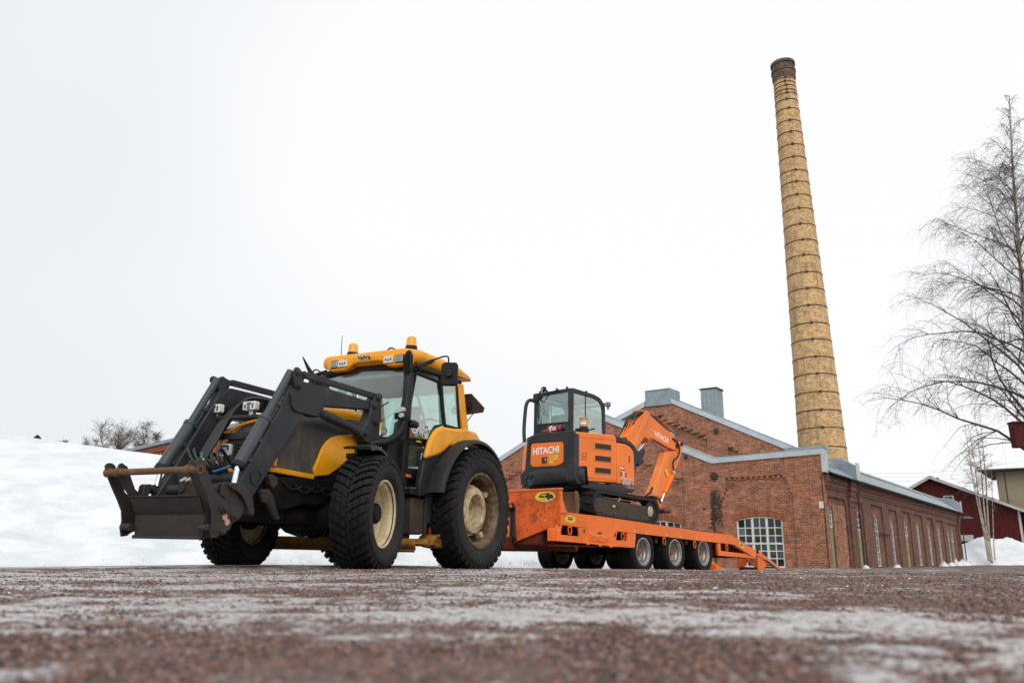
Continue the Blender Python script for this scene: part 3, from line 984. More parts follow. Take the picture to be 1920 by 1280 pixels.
flashing(r0, out2[2], fac, 0.36, 9.26, 10.1)
flashing(out2[5], l0, fac, 0.36, 9.26, 10.1)
k0, k1 = (-14.981,12.6),(-12.887,12.648)
MB().box(k0[0], r0[0] + 0.02, 9.20, 10.9, l0[1] - 0.02, (k0[1] + k1[1]) / 2).build('ridge_cover', 'metalroof', fac, bevel=0.015)
MB().box(k0[0] + .02, r0[0] - .03, 9.12, 9.198, (k0[1] + k1[1]) / 2 - 0.05, (k0[1] + k1[1]) / 2 - 0.015).build('ridge_cover_lip', 'metalroof2', fac)
(v_, w_), = [(-9.571,9.129)]
MB().lathe([(0.2, 9.30), (0.2, 9.34), (0.16, 9.28), (0.04, 9.27)], (v_, 0, w_), 'y', 18).build('tie_plate', 'iron', fac)
# roofs of the two naves (slopes behind the parapets)
MB().prism([(apex[0], apex[1] - .15), (apex[0] + .01, apex[1] - .4), (c1[0], c1[1] - .4), (c1[0], c1[1] - .15)], 0.6, 9.3, 'y').build('roof', 'metalroof', fac, smooth=0)
MB().prism([(apex[0], apex[1] - .15), (apex[0] - .01, apex[1] - .4), (vl, left[1] - .4), (vl, left[1] - .15)], 0.6, 19, 'y').build('roof', 'metalroof', fac, smooth=0)
MB().prism([(r0[0], r0[1] - .1), (r0[0], r0[1] - .4), (ve, out2[2][1] - .4), (ve, out2[2][1] - .1)], 10.05, 18.5, 'y').build('roof', 'metalroof', fac, smooth=0)
MB().prism([(l0[0], l0[1] - .1), (l0[0], l0[1] - .4), (vw, out2[5][1] - .4), (vw, out2[5][1] - .1)], 10.05, 18.5, 'y').build('roof', 'metalroof', fac, smooth=0)
# sheet-metal clad stack behind the right slope
(b0_, b1_), (b2_, b3_), (b4_, b5_) = (-11.716,12.909),(-10.474,12.891),(-9.93,10.552)
MB().box(b0_, b2_, 12, 13.3, b5_ - 1.2, b1_ - 0.12).build('vent_stack', 'metalroof', fac, bevel=0.015)
MB().box(b0_ - .07, b2_ + .07, 11.93, 13.37, b1_ - 0.118, b1_ - 0.02).build('vent_stack_cap', 'iron', fac, bevel=0.01)
mb = MB()
for i in range(1, 4):
    a = b0_ + (b2_ - b0_) * i / 4
    mb.box(a - .012, a + .012, 11.985, 11.999, b5_ - 1, b1_ - .13)
mb.build('stack_seam', 'metalroof2', fac, smooth=0)

# --- long side wing
SC = 1.194
L = 46.0
WT = 4.90
panels = [(.60, 4.3), (6.3, 8.15), (10.1, 13.35), (15.0, 17.7), (19.2, 22.2), (23.9, 27.0), (28.7, 31.6), (33.2, 36.5), (38.2, 44.2)]
SC = 1.0
ptop = [3.78, 3.78, 3.85, 3.80, 3.88, 3.85, 3.82, 3.80, 3.72]
holes = []
for (a, b), t in zip(panels, ptop):
    a, b = a * SC, b * SC
    holes.append([(a, -0.5), (b, -0.5), (b, t - 0.28), (b - .10, t - 0.28), (b - .10, t), (a + .10, t), (a + .10, t - .28), (a, t - .28)])
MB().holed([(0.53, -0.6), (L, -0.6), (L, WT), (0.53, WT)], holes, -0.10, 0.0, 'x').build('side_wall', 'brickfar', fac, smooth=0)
MB().holed([(0.0, -0.6), (0.526, -0.6), (0.526, WT), (0.0, WT)], [], -0.10, -0.004, 'x').build('corner_pier', 'brick', fac, smooth=0)
openings = [(.68, 1.65, 1), (6.85, 7.9, 1), (11.1, 12.1, 0), (15.8, 16.6, 0), (20.35, 21.4, 1), (24.75, 25.7, 0), (29.4, 30.4, 0), (33.9, 35.0, 0), (38.7, 39.8, 0), (40.8, 42.2, 1)]
oh = []
for a, b, d_ in openings:
    oh.append(archpoly(a * SC, b * SC, 0.03 if False else -0.45, 3.12, 0.14, 6))
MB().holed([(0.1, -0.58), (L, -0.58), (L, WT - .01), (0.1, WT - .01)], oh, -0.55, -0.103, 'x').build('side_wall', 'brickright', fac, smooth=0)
# reddish later infill of the first bay
MB().box(-0.100, -0.088, 1.80, 4.28, -0.4, 3.4).build('infill_panel', 'brick', fac, smooth=0)
for i, (a, b, d_) in enumerate(openings):
    a, b = a * SC, b * SC
    voussoirs(a - .06, b + .06, 3.10, 0.16, 0.30, -0.13, -0.088, 'x', 12, fac)
    w_ = empty('door' if d_ else 'window', parent=fac)
    zb = 2.16 if d_ else 0.06
    fr = MB()
    fr.holed(archpoly(a + .002, b - .002, zb, 3.118, 0.138, 6), [archpoly(a + .07, b - .07, zb + .07, 3.11, 0.08, 6)], -0.20, -0.14, 'x')
    c_ = (a + b) / 2
    fr.box(-0.19, -0.155, c_ - .02, c_ + .02, zb + .05, 3.19)
    nrow = 3 if d_ else 7
    for k_ in range(1, nrow):
        zz = zb + (3.12 - zb) * k_ / nrow
        fr.box(-0.188, -0.157, a + .05, b - .05, zz - .018, zz + .018)
    fr.build('frame', 'windowwhite', w_, smooth=0)
    MB().prism(archpoly(a + .03, b - .03, zb + .03, 3.10, 0.1, 6), -0.178, -0.171, 'x').build('pane', 'pane', w_, smooth=0)
    if d_:
        MB().box(-0.19, -0.145, a + .01, b - .01, -0.35, 2.155).build('door_leaf', 'doorgreen', w_, bevel=0.006)
        mb = MB()
        for (z0, z1) in ((0.05, 0.62), (0.72, 1.40), (1.5, 2.08)):
            mb.box(-0.143, -0.135, a + .12, b - .12, z0, z1)
        mb.build('door_panel', 'doorgreen', w_, bevel=0.004)
        MB().box(-0.142, -0.09, a + .06, a + .1, 0.98, 1.10).build('handle', 'iron', w_, bevel=0.004)
# cornice courses under the eaves
for z0, z1, d_ in ((4.18, 4.30, 0.06), (4.305, 4.55, 0.10), (4.555, 4.90, 0.16)):
    MB().box(0.002, d_, 0.3, L - .1, z0, z1).build('cornice', 'brickfar', fac, smooth=0)
# buttresses with corbelled heads
for a, b in ((4.7, 5.7), (44.5, 45.4)):
    MB().box(0.003, 0.10, a, b, -.5, 3.4).build('buttress', 'brickfar', fac, smooth=0)
    for k_ in range(5):
        MB().box(0.004, 0.13 + 0.05 * k_, a - .03 * k_, b + .03 * k_, 3.41 + .30 * k_, 3.70 + .30 * k_).build('buttress_head', 'brickfar', fac, smooth=0)
# metal roof skirt, seams, gutter
re_ = (6.4,6.466),(21.664,6.391)
rz = 6.18
MB().prism([(0.46, 4.92), (0.46, 4.98), (-1.35, rz), (-3.8, rz + .05), (-3.8, rz - .05), (-1.35, rz - .06)], 0.70, L + .2, 'y').build('side_roof', 'metalroof', fac, smooth=20)
mb = MB()
for k_ in range(75):
    y_ = 1.0 + k_ * 0.61
    if y_ > L:
        break
    d_ = Vector((-1.81, 0, rz - 4.98))
    P = [(0.45, 4.985), (0.45, 5.012), (-1.35, rz + .032), (-1.35, rz + .003)]
    mb.prism(P, y_, y_ + 0.03, 'y')
mb.build('standing_seam', 'metalroof2', fac, smooth=0)['kind'] = 'stuff'
MB().box(-1.42, -1.22, 0.7, L + .2, rz + .002, rz + .12).build('ridge_strip', 'metalroof2', fac, bevel=0.01)
MB().box(0.44, 0.56, 0.45, L + .35, 4.86, 4.955).build('gutter', 'iron', fac, bevel=0.02)
for y_ in (5.55, 45.0):
    MB().tube([(0.50, y_ + .3, 4.86), (0.50, y_ + .3, 4.5), (0.32, y_ + .3, 4.2), (0.32, y_ + .3, -.3)], 0.05, 8).build('downpipe', 'iron', fac)
# fire walls crossing the roof, sheet-metal capped
for (a, b), hh in (((5.2, 5.9), 0.55), ((44.3, 44.9), 0.62)):
    P = [(0.50, 4.90), (0.50, 5.62 + hh * .3), (-0.2, 6.02 + hh * .4), (-3.5, 6.2 + hh * .5), (-3.5, 5.0)]
    MB().prism(P, a, b, 'y').build('fire_wall_cap', 'metalroof', fac, bevel=0.03)
    MB().box(0.505, 0.56, a - .02, b + .02, 4.93, 5.80 + hh * .3).build('fire_wall_cap', 'metalroof2', fac, bevel=0.01)
# end wall
MB().box(-9, 0.0, L - .45, L - .003, -0.6, 4.88).build('end_wall', 'brickfar', fac, smooth=0)
MB().box(0.15, 0.9, L - .1, L + 3.2, 4.55, 4.63).build('porch_roof', 'metalroof', fac, bevel=0.01)
MB().box(0.05, 0.12, 11.7, 14.3, 2.05, 2.13).build('iron_bar', 'iron', fac)

# heaps of snow shovelled against the long wall
for i, (u_, s_) in enumerate(((4.3, .35), (12.2, .45), (29.5, .8), (33.0, .7), (36.2, 1.1), (39.4, 1.2), (42.5, .8), (45.0, .8))):
    pos = Vector(BM[3]) + Vector(BM[1]) * u_ + Vector(BM[0]) * 0.75
    o = mound('snow_heap', pos.x, pos.y, 0.55 * s_ + .12, 0.35 * s_ + .1, 0.42 * s_ + .06, 0.9, 50 + i, n=14, power=0.7)
    lab = ['small snow heap beside the first buttress of the long brick wall', 'small snow heap below the first full length narrow window',
           'low snow heap below the narrow window past the middle door', 'snow lump between two piers before the tall lumps', 'tall angular snow lump near the far end of the wall',
           'tallest snow lump against the far end of the brick wall', 'snow lump beside the last green door', 'last low snow heap at the end of the brick wall'][i]
    tag(o, lab, 'snow heap', 'snow heaps along the long brick wall')

# ------------------------------------------------------------------ factory chimney
CX, CY, CZ0 = 25.72, 66.0, -0.3
ch = empty('factory_chimney', loc=(CX, CY, CZ0))
tag(ch, 'tall tapering yellow brick chimney with rusty iron bands and dark top', 'chimney')
zt = (25.83,66.00,45.22)[2] - CZ0
zc = (25.44,64.60,43.75)[2] - CZ0
rb, rt = 2.02, 0.99
(xl, _, zq), (xr, _, _) = (23.75,66.00,8.92),(27.50,66.00,8.92)
(xl2, _, zq2), (xr2, _, _) = (24.81,66.00,42.80),(26.79,66.00,42.80)
ra, rb2 = (xr - xl) / 2, (xr2 - xl2) / 2
zq, zq2 = zq - CZ0, zq2 - CZ0
def rad_at(z):
    return ra + (rb2 - ra) * (z - zq) / (zq2 - zq)
MB().lathe([(rad_at(0), 0), (rad_at(zc * .25), zc * .25), (rad_at(zc * .5), zc * .5), (rad_at(zc * .75), zc * .75), (rad_at(zc), zc)], (0, 0, 0), 'z', 64).build('shaft', 'chimbrick', ch, smooth=60)
rc = rad_at(zc)
MB().lathe([(rc + .02, zc), (rc + .10, zc + .15), (rc + .10, zc + .75), (rc + .16, zc + .8), (rc + .16, zc + 1.0), (rc + .06, zc + 1.05), (rc + .06, zc + 1.75), (rc + .15, zc + 1.85), (rc + .15, zt + 0.1), (rc - .1, zt + .35), (rc - .35, zt + .36)], (0, 0, 0), 'z', 48).build('cap', 'chimcap', ch, smooth=40)
for z_ in [(25.16,64.40,43.61),(25.12,64.40,43.19),(25.08,64.40,42.77),(25.04,64.40,42.32),(25.01,64.40,41.96),(25.19,64.40,41.29),(25.35,64.40,40.32),(25.23,64.40,39.06),(25.12,64.40,37.87),(25.00,64.40,36.58),(25.12,64.40,35.30),(25.24,64.40,33.97),(25.13,64.40,32.82),(25.01,64.40,31.53),(24.88,64.40,30.19),(24.74,64.40,28.67),(24.59,64.40,27.16),(24.92,64.40,25.72),(24.77,64.40,24.15),(25.08,64.40,22.65),(24.93,64.40,21.12),(24.78,64.40,19.55),(25.08,64.40,18.10),(24.93,64.40,16.58),(24.78,64.40,15.12),(25.07,64.40,13.58),(24.92,64.40,12.07),(24.77,64.40,10.61),(25.04,64.40,9.05)]:
    z = z_[2] - CZ0
    r = rad_at(z)
    b = MB().lathe([(r + .004, z - .04), (r + .032, z - .04), (r + .032, z + .04), (r + .004, z + .04)], (0, 0, 0), 'z', 48, close=True).build('iron_band', 'band', ch, smooth=40)
    for a_ in (-105 - random.uniform(-3, 3),):
        t = R_(a_)
        MB().box(-.10, .10, -.05, .05, -.09, .09).build('band_lock', 'iron', b).matrix_local = Matrix.Translation(((r + .06) * math.cos(t), (r + .06) * math.sin(t), z)) @ Matrix.Rotation(t + math.pi / 2, 4, 'Z')

# ------------------------------------------------------------------ low brick building behind the snow bank
pa, pb = [Vector(q) for q in [(-13.34,38.00,6.41),(-18.94,38.00,5.05)]]
zt_ = pa.z
k_ = (zt_ - 0.1) / (pb.z - 0.1)
pb = Vector((pb.x * k_, pb.y * k_, zt_))
d_ = (pb - pa)
Lb = d_.length
ux = (pa - pb).normalized()
uy = Vector((-ux.y, ux.x, 0))
lb = empty('low_brick_building', [list(ux), list(uy), [0, 0, 1], [pb.x, pb.y, 0]])
tag(lb, 'flat roofed red brick building half hidden behind the snow bank', 'building')
MB().box(-6, Lb + 1.2, 0, 4, -0.5, zt_ - 0.55).build('wall', 'brick', lb, smooth=0)
MB().box(-6.2, Lb + 1.4, -0.30, 4.2, zt_ - 0.20, zt_).build('roof_edge', 'metalroof', lb, bevel=0.02)
MB().box(-6, Lb + 1.2, -0.10, -0.003, zt_ - 1.5, zt_ - 1.38).build('string_course', 'archbrick2', lb, smooth=0)
mb = MB()
n_ = int((Lb + 7) / 0.42)
for i in range(n_):
    mb.box(-6 + i * .42, -6 + i * .42 + .22, -0.14, -0.004, zt_ - 1.22, zt_ - .545)
mb.build('corbel_table', 'archbrick', lb, smooth=0)['kind'] = 'stuff'
MB().box(-6, Lb + 1.2, -0.2, 0.002, zt_ - .54, zt_ - .205).build('eaves_course', 'archbrick2', lb, smooth=0)

# ------------------------------------------------------------------ red barn
bo = Vector(BM[3]) + Vector(BM[1]) * 56
barn = empty('red_barn', [BM[0], BM[1], BM[2], list(bo)])
tag(barn, 'dark red wooden barn with white window beyond the long brick wing', 'barn')
e0, e1, e2 = (-3.612,9.366),(4.121,5.867),(-5.515,8.314)
sr = (e1[1] - e0[1]) / (e1[0] - e0[0])
vR, vL = 4.25, e0[0] * 2 - 4.25
zR = e0[1] + sr * (vR - e0[0])
sl = (e2[1] - e0[1]) / (e2[0] - e0[0])
zL = e0[1] + sl * (vL - e0[0])
MB().prism([(vL, -0.5), (vR, -0.5), (vR, zR), e0, (vL, zL)], 0.0, 14, 'y').build('wall', 'barnred', barn, smooth=0)
mb = MB()
n_ = int((vR - vL) / 0.30)
for i in range(n_):
    a = vL + i * 0.30
    zz = min(e0[1] + sr * (a - e0[0]), e0[1] + sl * (a - e0[0]))
    mb.box(a - .025, a + .025, -0.03, -0.002, -.4, zz - .05)
mb.build('batten', 'barnred', barn, smooth=0)['kind'] = 'stuff'
for (p, q) in ((e0, (vR + 4.0, e0[1] + sr * (vR + 4.0 - e0[0]))), ((vL - .5, zL - .25), e0)):
    MB().prism([(p[0], p[1] + .02), (q[0], q[1] + .02), (q[0], q[1] + .20), (p[0], p[1] + .20)], -0.6, 15, 'y').build('roof', 'metalroof', barn, smooth=0)
    MB().prism([(p[0], p[1] - .15), (q[0], q[1] - .15), (q[0], q[1] + .12), (p[0], p[1] + .12)], -0.68, -0.603, 'y').build('bargeboard', 'trimwhite', barn, smooth=0)
MB().box(vR - .02, vR + .20, -0.12, 0.2, -.5, zR).build('corner_board', 'trimwhite', barn, bevel=0.01)
(w0, z1), (w1, z2), (w3, z3) = (-2.058,7.342),(-1.542,7.326),(-1.578,5.664)
wn_ = empty('window', parent=barn)
MB().holed([(w0 - .5, z3), (w1, z3), (w1, z1), (w0 - .5, z1)], [[(w0 - .38, z3 + .12), (w1 - .12, z3 + .12), (w1 - .12, z1 - .12), (w0 - .38, z1 - .12)]], -0.12, -0.01).build('frame', 'trimwhite', wn_, smooth=0)
MB().box(w0 - .4, w1 - .1, -0.05, -0.035, z3 + .1, z1 - .1).build('pane', 'pane', wn_, smooth=0)
mb = MB()
mb.box((w0 + w1 - .5) / 2 - .03, (w0 + w1 - .5) / 2 + .03, -0.09, -0.052, z3 + .1, z1 - .1)
for i in range(1, 4):
    zz = z3 + (z1 - z3) * i / 4
    mb.box(w0 - .4, w1 - .1, -0.088, -0.054, zz - .025, zz + .025)
mb.build('glazing_bar', 'trimwhite', wn_, smooth=0)
MB().prism([(-0.9, 2.45), (-0.9, 3.1), (0.0, 3.1)], -1.6, -0.1, 'x').build('porch_canopy', 'trimwhite', barn, smooth=0)

# ------------------------------------------------------------------ beige concrete building top right
co = Vector(BM[3]) + Vector(BM[1]) * 75
cb_ = empty('concrete_building', [BM[0], BM[1], BM[2], list(co)])
tag(cb_, 'stained beige concrete block with overhanging flat roof above the barn', 'building')
f0, f1, f2, f3 = (-0.452,11.57),(4.149,11.855),(0.947,11.23),(0.678,8.873)
MB().box(f2[0], f2[0] + 16, 0, 12, -0.5, f2[1] + .25).build('wall', 'concrete', cb_, smooth=0)
MB().box(f0[0] - .3, f2[0] + 17, -1.6, 13, f0[1] - .12, f0[1] + .10).build('roof_slab', 'iron', cb_, bevel=0.02)
MB().box(f2[0] + .9, f2[0] + 1.0, -0.06, -0.003, -0.4, f2[1] + .1).build('lightning_cable', 'iron', cb_)

# ------------------------------------------------------------------ ploughed snow pile at the right
o = mound('snow_pile', 47.8, 84.5, 10.5, 4.0, 2.5, -0.28, 79, n=70, power=0.7, gr=0.16)
tag(o, 'large rough snow pile at the foot of the red barn', 'snow pile')
# chips of snow lying on the gravel
mb = MB()
for i in range(300):
    a = random.uniform(-0.62, 0.62)
    r_ = random.uniform(3.0, 17)
    s_ = random.uniform(0.003, 0.009) * (0.5 + r_ / 12)
    x_, y_ = r_ * math.sin(a), r_ * math.cos(a)
    z_ = float(gz(np.array([x_]), np.array([y_]))[0])
    mb.add([(x_ + s_ * 1.3, y_, z_), (x_, y_ + s_, z_), (x_ - s_ * 1.2, y_ - .2 * s_, z_), (x_, y_ - s_, z_), (x_ + random.uniform(-.4, .4) * s_, y_, z_ + s_ * .9)], [(0, 1, 4), (1, 2, 4), (2, 3, 4), (3, 0, 4), (3, 2, 1, 0)])
tag(mb.build('snow_crumbs', 'snow', smooth=0), 'crumbs of snow scattered over the gravel', kind='stuff')

M['wornyellow'] = paint('worn_yellow_steel', (0.34, 0.155, 0.018), 0.5, dirt=(0.045, 0.027, 0.018), amount=0.9, scale=7, rust=0.45, rustcol=(0.09, 0.04, 0.018))
# ================================================================== tractor (frame: x = across, y = towards the rear, z = up; origin under the front axle)
tr = empty('tractor', [[0.89074, -0.45385, -0.02443], [0.45399, 0.89101, 0.0], [0.02177, -0.01109, 0.9997], [-2.61554, 10.13161, 0.04456]])
tag(tr, 'yellow tractor with dark front loader and amber beacons on its cab', 'tractor')

STEER = R_(15)      # front wheels turned a little to the tractor's right

def make_tyre(name, R, Wd, rim, nl, parent, mat='rubber', style='snow', lugd=0.042, txt=True):
    h = Wd / 2
    rs = R - lugd
    prof = [(rim - .02, -h * .70), (rim + .015, -h * .80), (rim + .05, -h * .90), (rim + (rs - rim) * .45, -h * 1.0), (rs - .07, -h * .97), (rs - .025, -h * .90), (rs - .004, -h * .70), (rs + .004, 0)]
    prof = prof + [(r, -x) for r, x in prof[-2::-1]]
    mb = MB().lathe(prof, (0, 0, 0), 'x', 72, close=True)
    # raised ring lines on the sidewall
    for sx in (-1, 1):
        for rr_ in (rim + .045, rim + (rs - rim) * .78):
            xx = h * (.895 if rr_ < rim + .06 else .985)
            mb.lathe([(rr_ - .006, sx * (xx - .01)), (rr_, sx * (xx + .006)), (rr_ + .006, sx * (xx - .01))], (0, 0, 0), 'x', 72, close=True)
    mb.build('tyre', 'sidewall', parent, smooth=40)
    mb = MB()
    pit = 2 * math.pi / nl
    def pt(x, ang, lift):
        # crown profile incl. the shoulder
        a = abs(x) / h
        r = rs + lift - .03 * max(0, a - .45) ** 2 / .3 - (0.09 * max(0, a - .93) / .07)
        return (x, -r * math.cos(ang), r * math.sin(ang))
    for k in range(nl):
        for sd in (-1, 1):
            a0 = k * pit + (0 if sd > 0 else pit * .5)
            segs = [(.05, .30), (.33, .62), (.65, .90), (.90, 1.0)] if style == 'snow' else [(.08, .48), (.52, .9), (.9, 1.0)]
            for i, (s0, s1) in enumerate(segs):
                sh = .62 * pit * 1.5
                wid = pit * (.58 if i < 3 else .50)
                V = []
                for s_ in (s0, s1):
                    for e in (-.5, .5):
                        an = a0 + sh * s_ ** 0.8 * 1.35 + e * wid
                        xx = sd * s_ * h * .985
                        V.append(pt(xx, an, lugd))
                        V.append(pt(xx * .995, an, -.012))
                mb.add(V, [(0, 2, 6, 4), (0, 1, 3, 2), (4, 6, 7, 5), (0, 4, 5, 1), (2, 3, 7, 6)])
    t = mb.build('tread', mat, parent, smooth=38, recalc=True)
    return t

def rim_front(parent, r, Wd):
    h = Wd * .36
    P = [(r + .015, h), (r + .018, h + .012), (r - .012, h + .012), (r - .022, h - .03), (r - .045, h - .05), (r - .055, h - .12), (r - .045, h - .15), (r - .065, h - .17), (r - .075, h - .22), (r - .12, h - .245), (r * .55, h - .20), (r * .42, h - .215), (r * .40, -h * .3), (r - .03, -h * .4), (r - .015, -h), (r + .012, -h)]
    return MB().lathe(P, (0, 0, 0), 'x', 56, caps=False).build('rim', 'rim', parent, smooth=40)

def wheel(kind, x, y, z, side):
    w_ = empty('wheel', parent=tr)
    w_.location = (x, y, z)
    if side < 0:
        w_.rotation_euler = (0, 0, math.pi)
    return w_
# front wheel, built once
fw = wheel('front', 1.02, 0.0, 0.63, 1)
make_tyre('tyre', 0.685, 0.475, 0.385, 38, fw)
rim_front(fw, 0.385, 0.485)
hb = MB().lathe([(.17, .02), (.17, .09), (.125, .11), (.12, .175), (.10, .20), (.03, .205)], (0, 0, 0), 'x', 28)
for i in range(10):
    a = 2 * math.pi * i / 10
    hb.cyl((.0, .145 * math.cos(a), .145 * math.sin(a)), (.115, .145 * math.cos(a), .145 * math.sin(a)), .014, 6)
hb.build('hub', 'chassis', fw, smooth=35)
f2 = dup(fw, tr)
f2.location = (-1.02, 0.0, 0.63)
f2.rotation_euler = (0, 0, math.pi + STEER)
fw.rotation_euler = (0, 0, STEER)
for c_ in list(fw.children) + list(f2.children):
    if c_.name.startswith('hub'):
        c_.location = (-.085, 0, 0)
# the far wheel shows its inner side: bare axle flange with a bright cap
MB().lathe([(.10, -.30), (.13, -.20), (.20, -.16), (.20, -.08)], (0, 0, 0), 'x', 24).build('axle_flange', 'chassis', f2)
MB().lathe([(.03, -.27), (.04, -.262), (.04, -.24)], (0, -.05, -.02), 'x', 16).build('grease_cap', 'white', f2)
# rear wheel
rw = wheel('rear', 0.985, 2.42, 0.80, 1)
make_tyre('tyre', 0.885, 0.49, 0.515, 40, rw, style='lug', lugd=0.05)
r = 0.515
h = .18
MB().lathe([(r + .015, h), (r + .02, h + .02), (r - .012, h + .022), (r - .03, h - .03), (r - .055, h - .05), (r - .065, h - .12), (r - .055, h - .14), (r - .075, h - .30), (r - .12, h - .33), (.2, h - .34), (.2, h - .40), (r - .10, -h + .02), (r - .05, -h - .02), (r + .012, -h)], (0, 0, 0), 'x', 64, caps=False).build('rim', 'rustbarrel', rw, smooth=40)
mb = MB()
n_ = 8
for i in range(n_):       # dished centre with lobes
    a0 = 2 * math.pi * i / n_
    P = []
    for t, rr_ in ((-.30, .30), (-.18, .365), (.18, .365), (.30, .30)):
        P.append((rr_ * math.cos(a0 + t), rr_ * math.sin(a0 + t)))
    P2 = [(.225 * math.cos(a0 + .36), .225 * math.sin(a0 + .36)), (.225 * math.cos(a0 - .36), .225 * math.sin(a0 - .36))]
    if i % 2 == 0:
        mb.prism(P + P2, .00, .03)
mb.lathe([(.215, -.10), (.215, .10), (.23, .125), (.255, .115), (.32, .095), (.335, .075), (.335, .03), (.30, .0), (.23, -.08)], (0, 0, 0), 'x', 48, close=True)
mb.build('wheel_centre', 'rustrim', rw, smooth=30)
MB().lathe([(.21, .04), (.20, -.06), (.16, -.065), (.155, -.02), (.13, -.02), (.125, -.10), (.02, -.10)], (0, 0, 0), 'x', 36, caps=False).build('hub', 'rustrim', rw, smooth=40)
for i in range(4):
    a = R_(35 + 90 * i)
    MB().box(-.02, .09, -.035, .035, -.02, .10).build('rim_clamp', 'rustrim', rw, bevel=.008).matrix_local = Matrix.Translation((0, .40 * math.cos(a), .40 * math.sin(a))) @ Matrix.Rotation(a - math.pi / 2, 4, 'X')
# raised sidewall lettering
def arc_text(body, rad, a0, size, parent, x, mat, flip=1):
    for i, ch_ in enumerate(body):
        if ch_ == ' ':
            continue
        a = R_(a0) - i * size * .86 / rad
        A = Matrix(((0, 0, 1), (1, 0, 0), (0, 1, 0)))
        o = text('lettering', ch_, size, (x, rad * math.cos(a), rad * math.sin(a)), 'side', mat, parent, .004, rot=a - math.pi / 2)
    return
arc_text('RIDEMAX', .70, 122, .085, rw, .246, 'hose')
arc_text('RIDEMAX', .70, -38, .085, rw, .246, 'hose')
r2 = dup(rw, tr)
r2.location = (-0.985, 2.42, 0.80)
r2.rotation_euler = (0, 0, math.pi)

# chassis, engine block, axles
MB().box(-.26, .26, -.95, 3.0, .62, 1.02).build('chassis', 'chassis', tr, bevel=.03)
mb = MB()
mb.box(-.34, .34, -.75, .95, .50, .95)
mb.box(-.42, .42, -.30, .85, .70, 1.10)
mb.build('engine_block', 'chassis', tr, bevel=.04)
mb = MB()
mb.tube([(-.85, 0, .63), (-.3, 0, .60), (.3, 0, .60), (.85, 0, .63)], [.13, .16, .16, .13], 14)
mb.lathe([(.22, -.2), (.26, 0), (.22, .2)], (0, 0, .60), 'y', 16)
mb.build('front_axle', 'chassis', tr, smooth=40)
mb = MB()
mb.tube([(-.85, 2.442, .80), (.85, 2.442, .80)], .17, 14)
mb.box(-.38, .38, 1.6, 3.0, .55, 1.15)
mb.build('rear_axle', 'chassis', tr, bevel=.03)
# dark side frame carrying the loader mast
for sd in (1, -1):
    MB().prism([(-1.25, .98), (-1.25, .72), (-.85, .62), (-.45, .72), (.2, .72), (.45, 1.0), (.72, 1.0), (.72, 1.28), (.3, 1.3), (-.2, 1.02)], sd * .36, sd * .44).build('side_frame', 'chassis', tr, bevel=.012)
    mb = MB()
    for i in range(7):
        mb.tube(smoothpath([(sd * .45, -.9 + .2 * i, .95 - .02 * (i % 3)), (sd * (.47 + .01 * (i % 2)), -.75 + .2 * i, .86 - .03 * (i % 2)), (sd * .45, -.55 + .2 * i, .92)], 4), .012, 6)
    mb.build('pipework', 'hose', tr)
MB().box(-.40, .40, -1.20, -.90, .66, 1.0).build('front_weight_frame', 'chassis', tr, bevel=.03)
# small front hanger plate with holes under the loader
hp = (-1.342,0.817),(-1.206,0.828),(-1.135,0.774),(-1.063,0.626),(-0.99,0.522),(-1.046,0.502),(-1.09,0.544),(-1.211,0.68),(-1.274,0.685)
ho = MB().prism(list(hp), .52, .56).build('hanger_plate', 'rusty', tr, bevel=.006)
mb = MB()
for y_, z_ in [(-1.199,0.706),(-1.172,0.669),(-1.14,0.628),(-1.106,0.586),(-1.075,0.549)]:
    mb.cyl((.5605, y_, z_), (.563, y_, z_), .016, 8)
mb.build('bolt_hole', 'blackprint', ho, smooth=0)
MB().prism([(-1.235,0.955),(-1.19,1),(-1.1,0.958),(-1.091,0.895),(-1.142,0.841),(-1.197,0.868)], .50, .57).build('hanger_bracket', 'rusty', tr, bevel=.01)

# hood: rounded shell lofted along the length
def hood_section(y, half, zb, zt, rr):
    pts = [(-half, zb)]
    for i in range(9):
        t = math.pi - math.pi / 2 * i / 8
        pts.append((-half + rr + rr * math.cos(t), zt - rr + rr * math.sin(t)))
    for i in range(9):
        t = math.pi / 2 - math.pi / 2 * i / 8
        pts.append((half - rr + rr * math.cos(t), zt - rr + rr * math.sin(t)))
    pts.append((half, zb))
    return [(x, y, z) for x, z in pts]
def loft(secs, name, mat, parent, cap0=True, cap1=True, smooth=50):
    mb = MB()
    n = len(secs[0])
    for s_ in secs:
        mb.v += s_
    for i in range(len(secs) - 1):
        for j in range(n):
            j2 = (j + 1) % n
            mb.f.append((i * n + j, i * n + j2, (i + 1) * n + j2, (i + 1) * n + j))
    if cap0:
        mb.f.append(tuple(range(n)))
    if cap1:
        mb.f.append(tuple((len(secs) - 1) * n + j for j in range(n))[::-1])
    return mb.build(name, mat, parent, smooth=smooth)
hood = empty('hood', parent=tr)
loft([hood_section(-1.03, .36, 1.08, 1.42, .16), hood_section(-1.01, .40, 1.07, 1.50, .2), hood_section(-.92, .415, 1.06, 1.58, .2), hood_section(-.75, .425, 1.06, 1.70, .22), hood_section(-.45, .43, 1.06, 1.80, .24), hood_section(0, .435, 1.06, 1.86, .24), hood_section(.45, .435, 1.06, 1.90, .22), hood_section(.70, .435, 1.06, 1.92, .2)], 'cover', 'hood', hood)
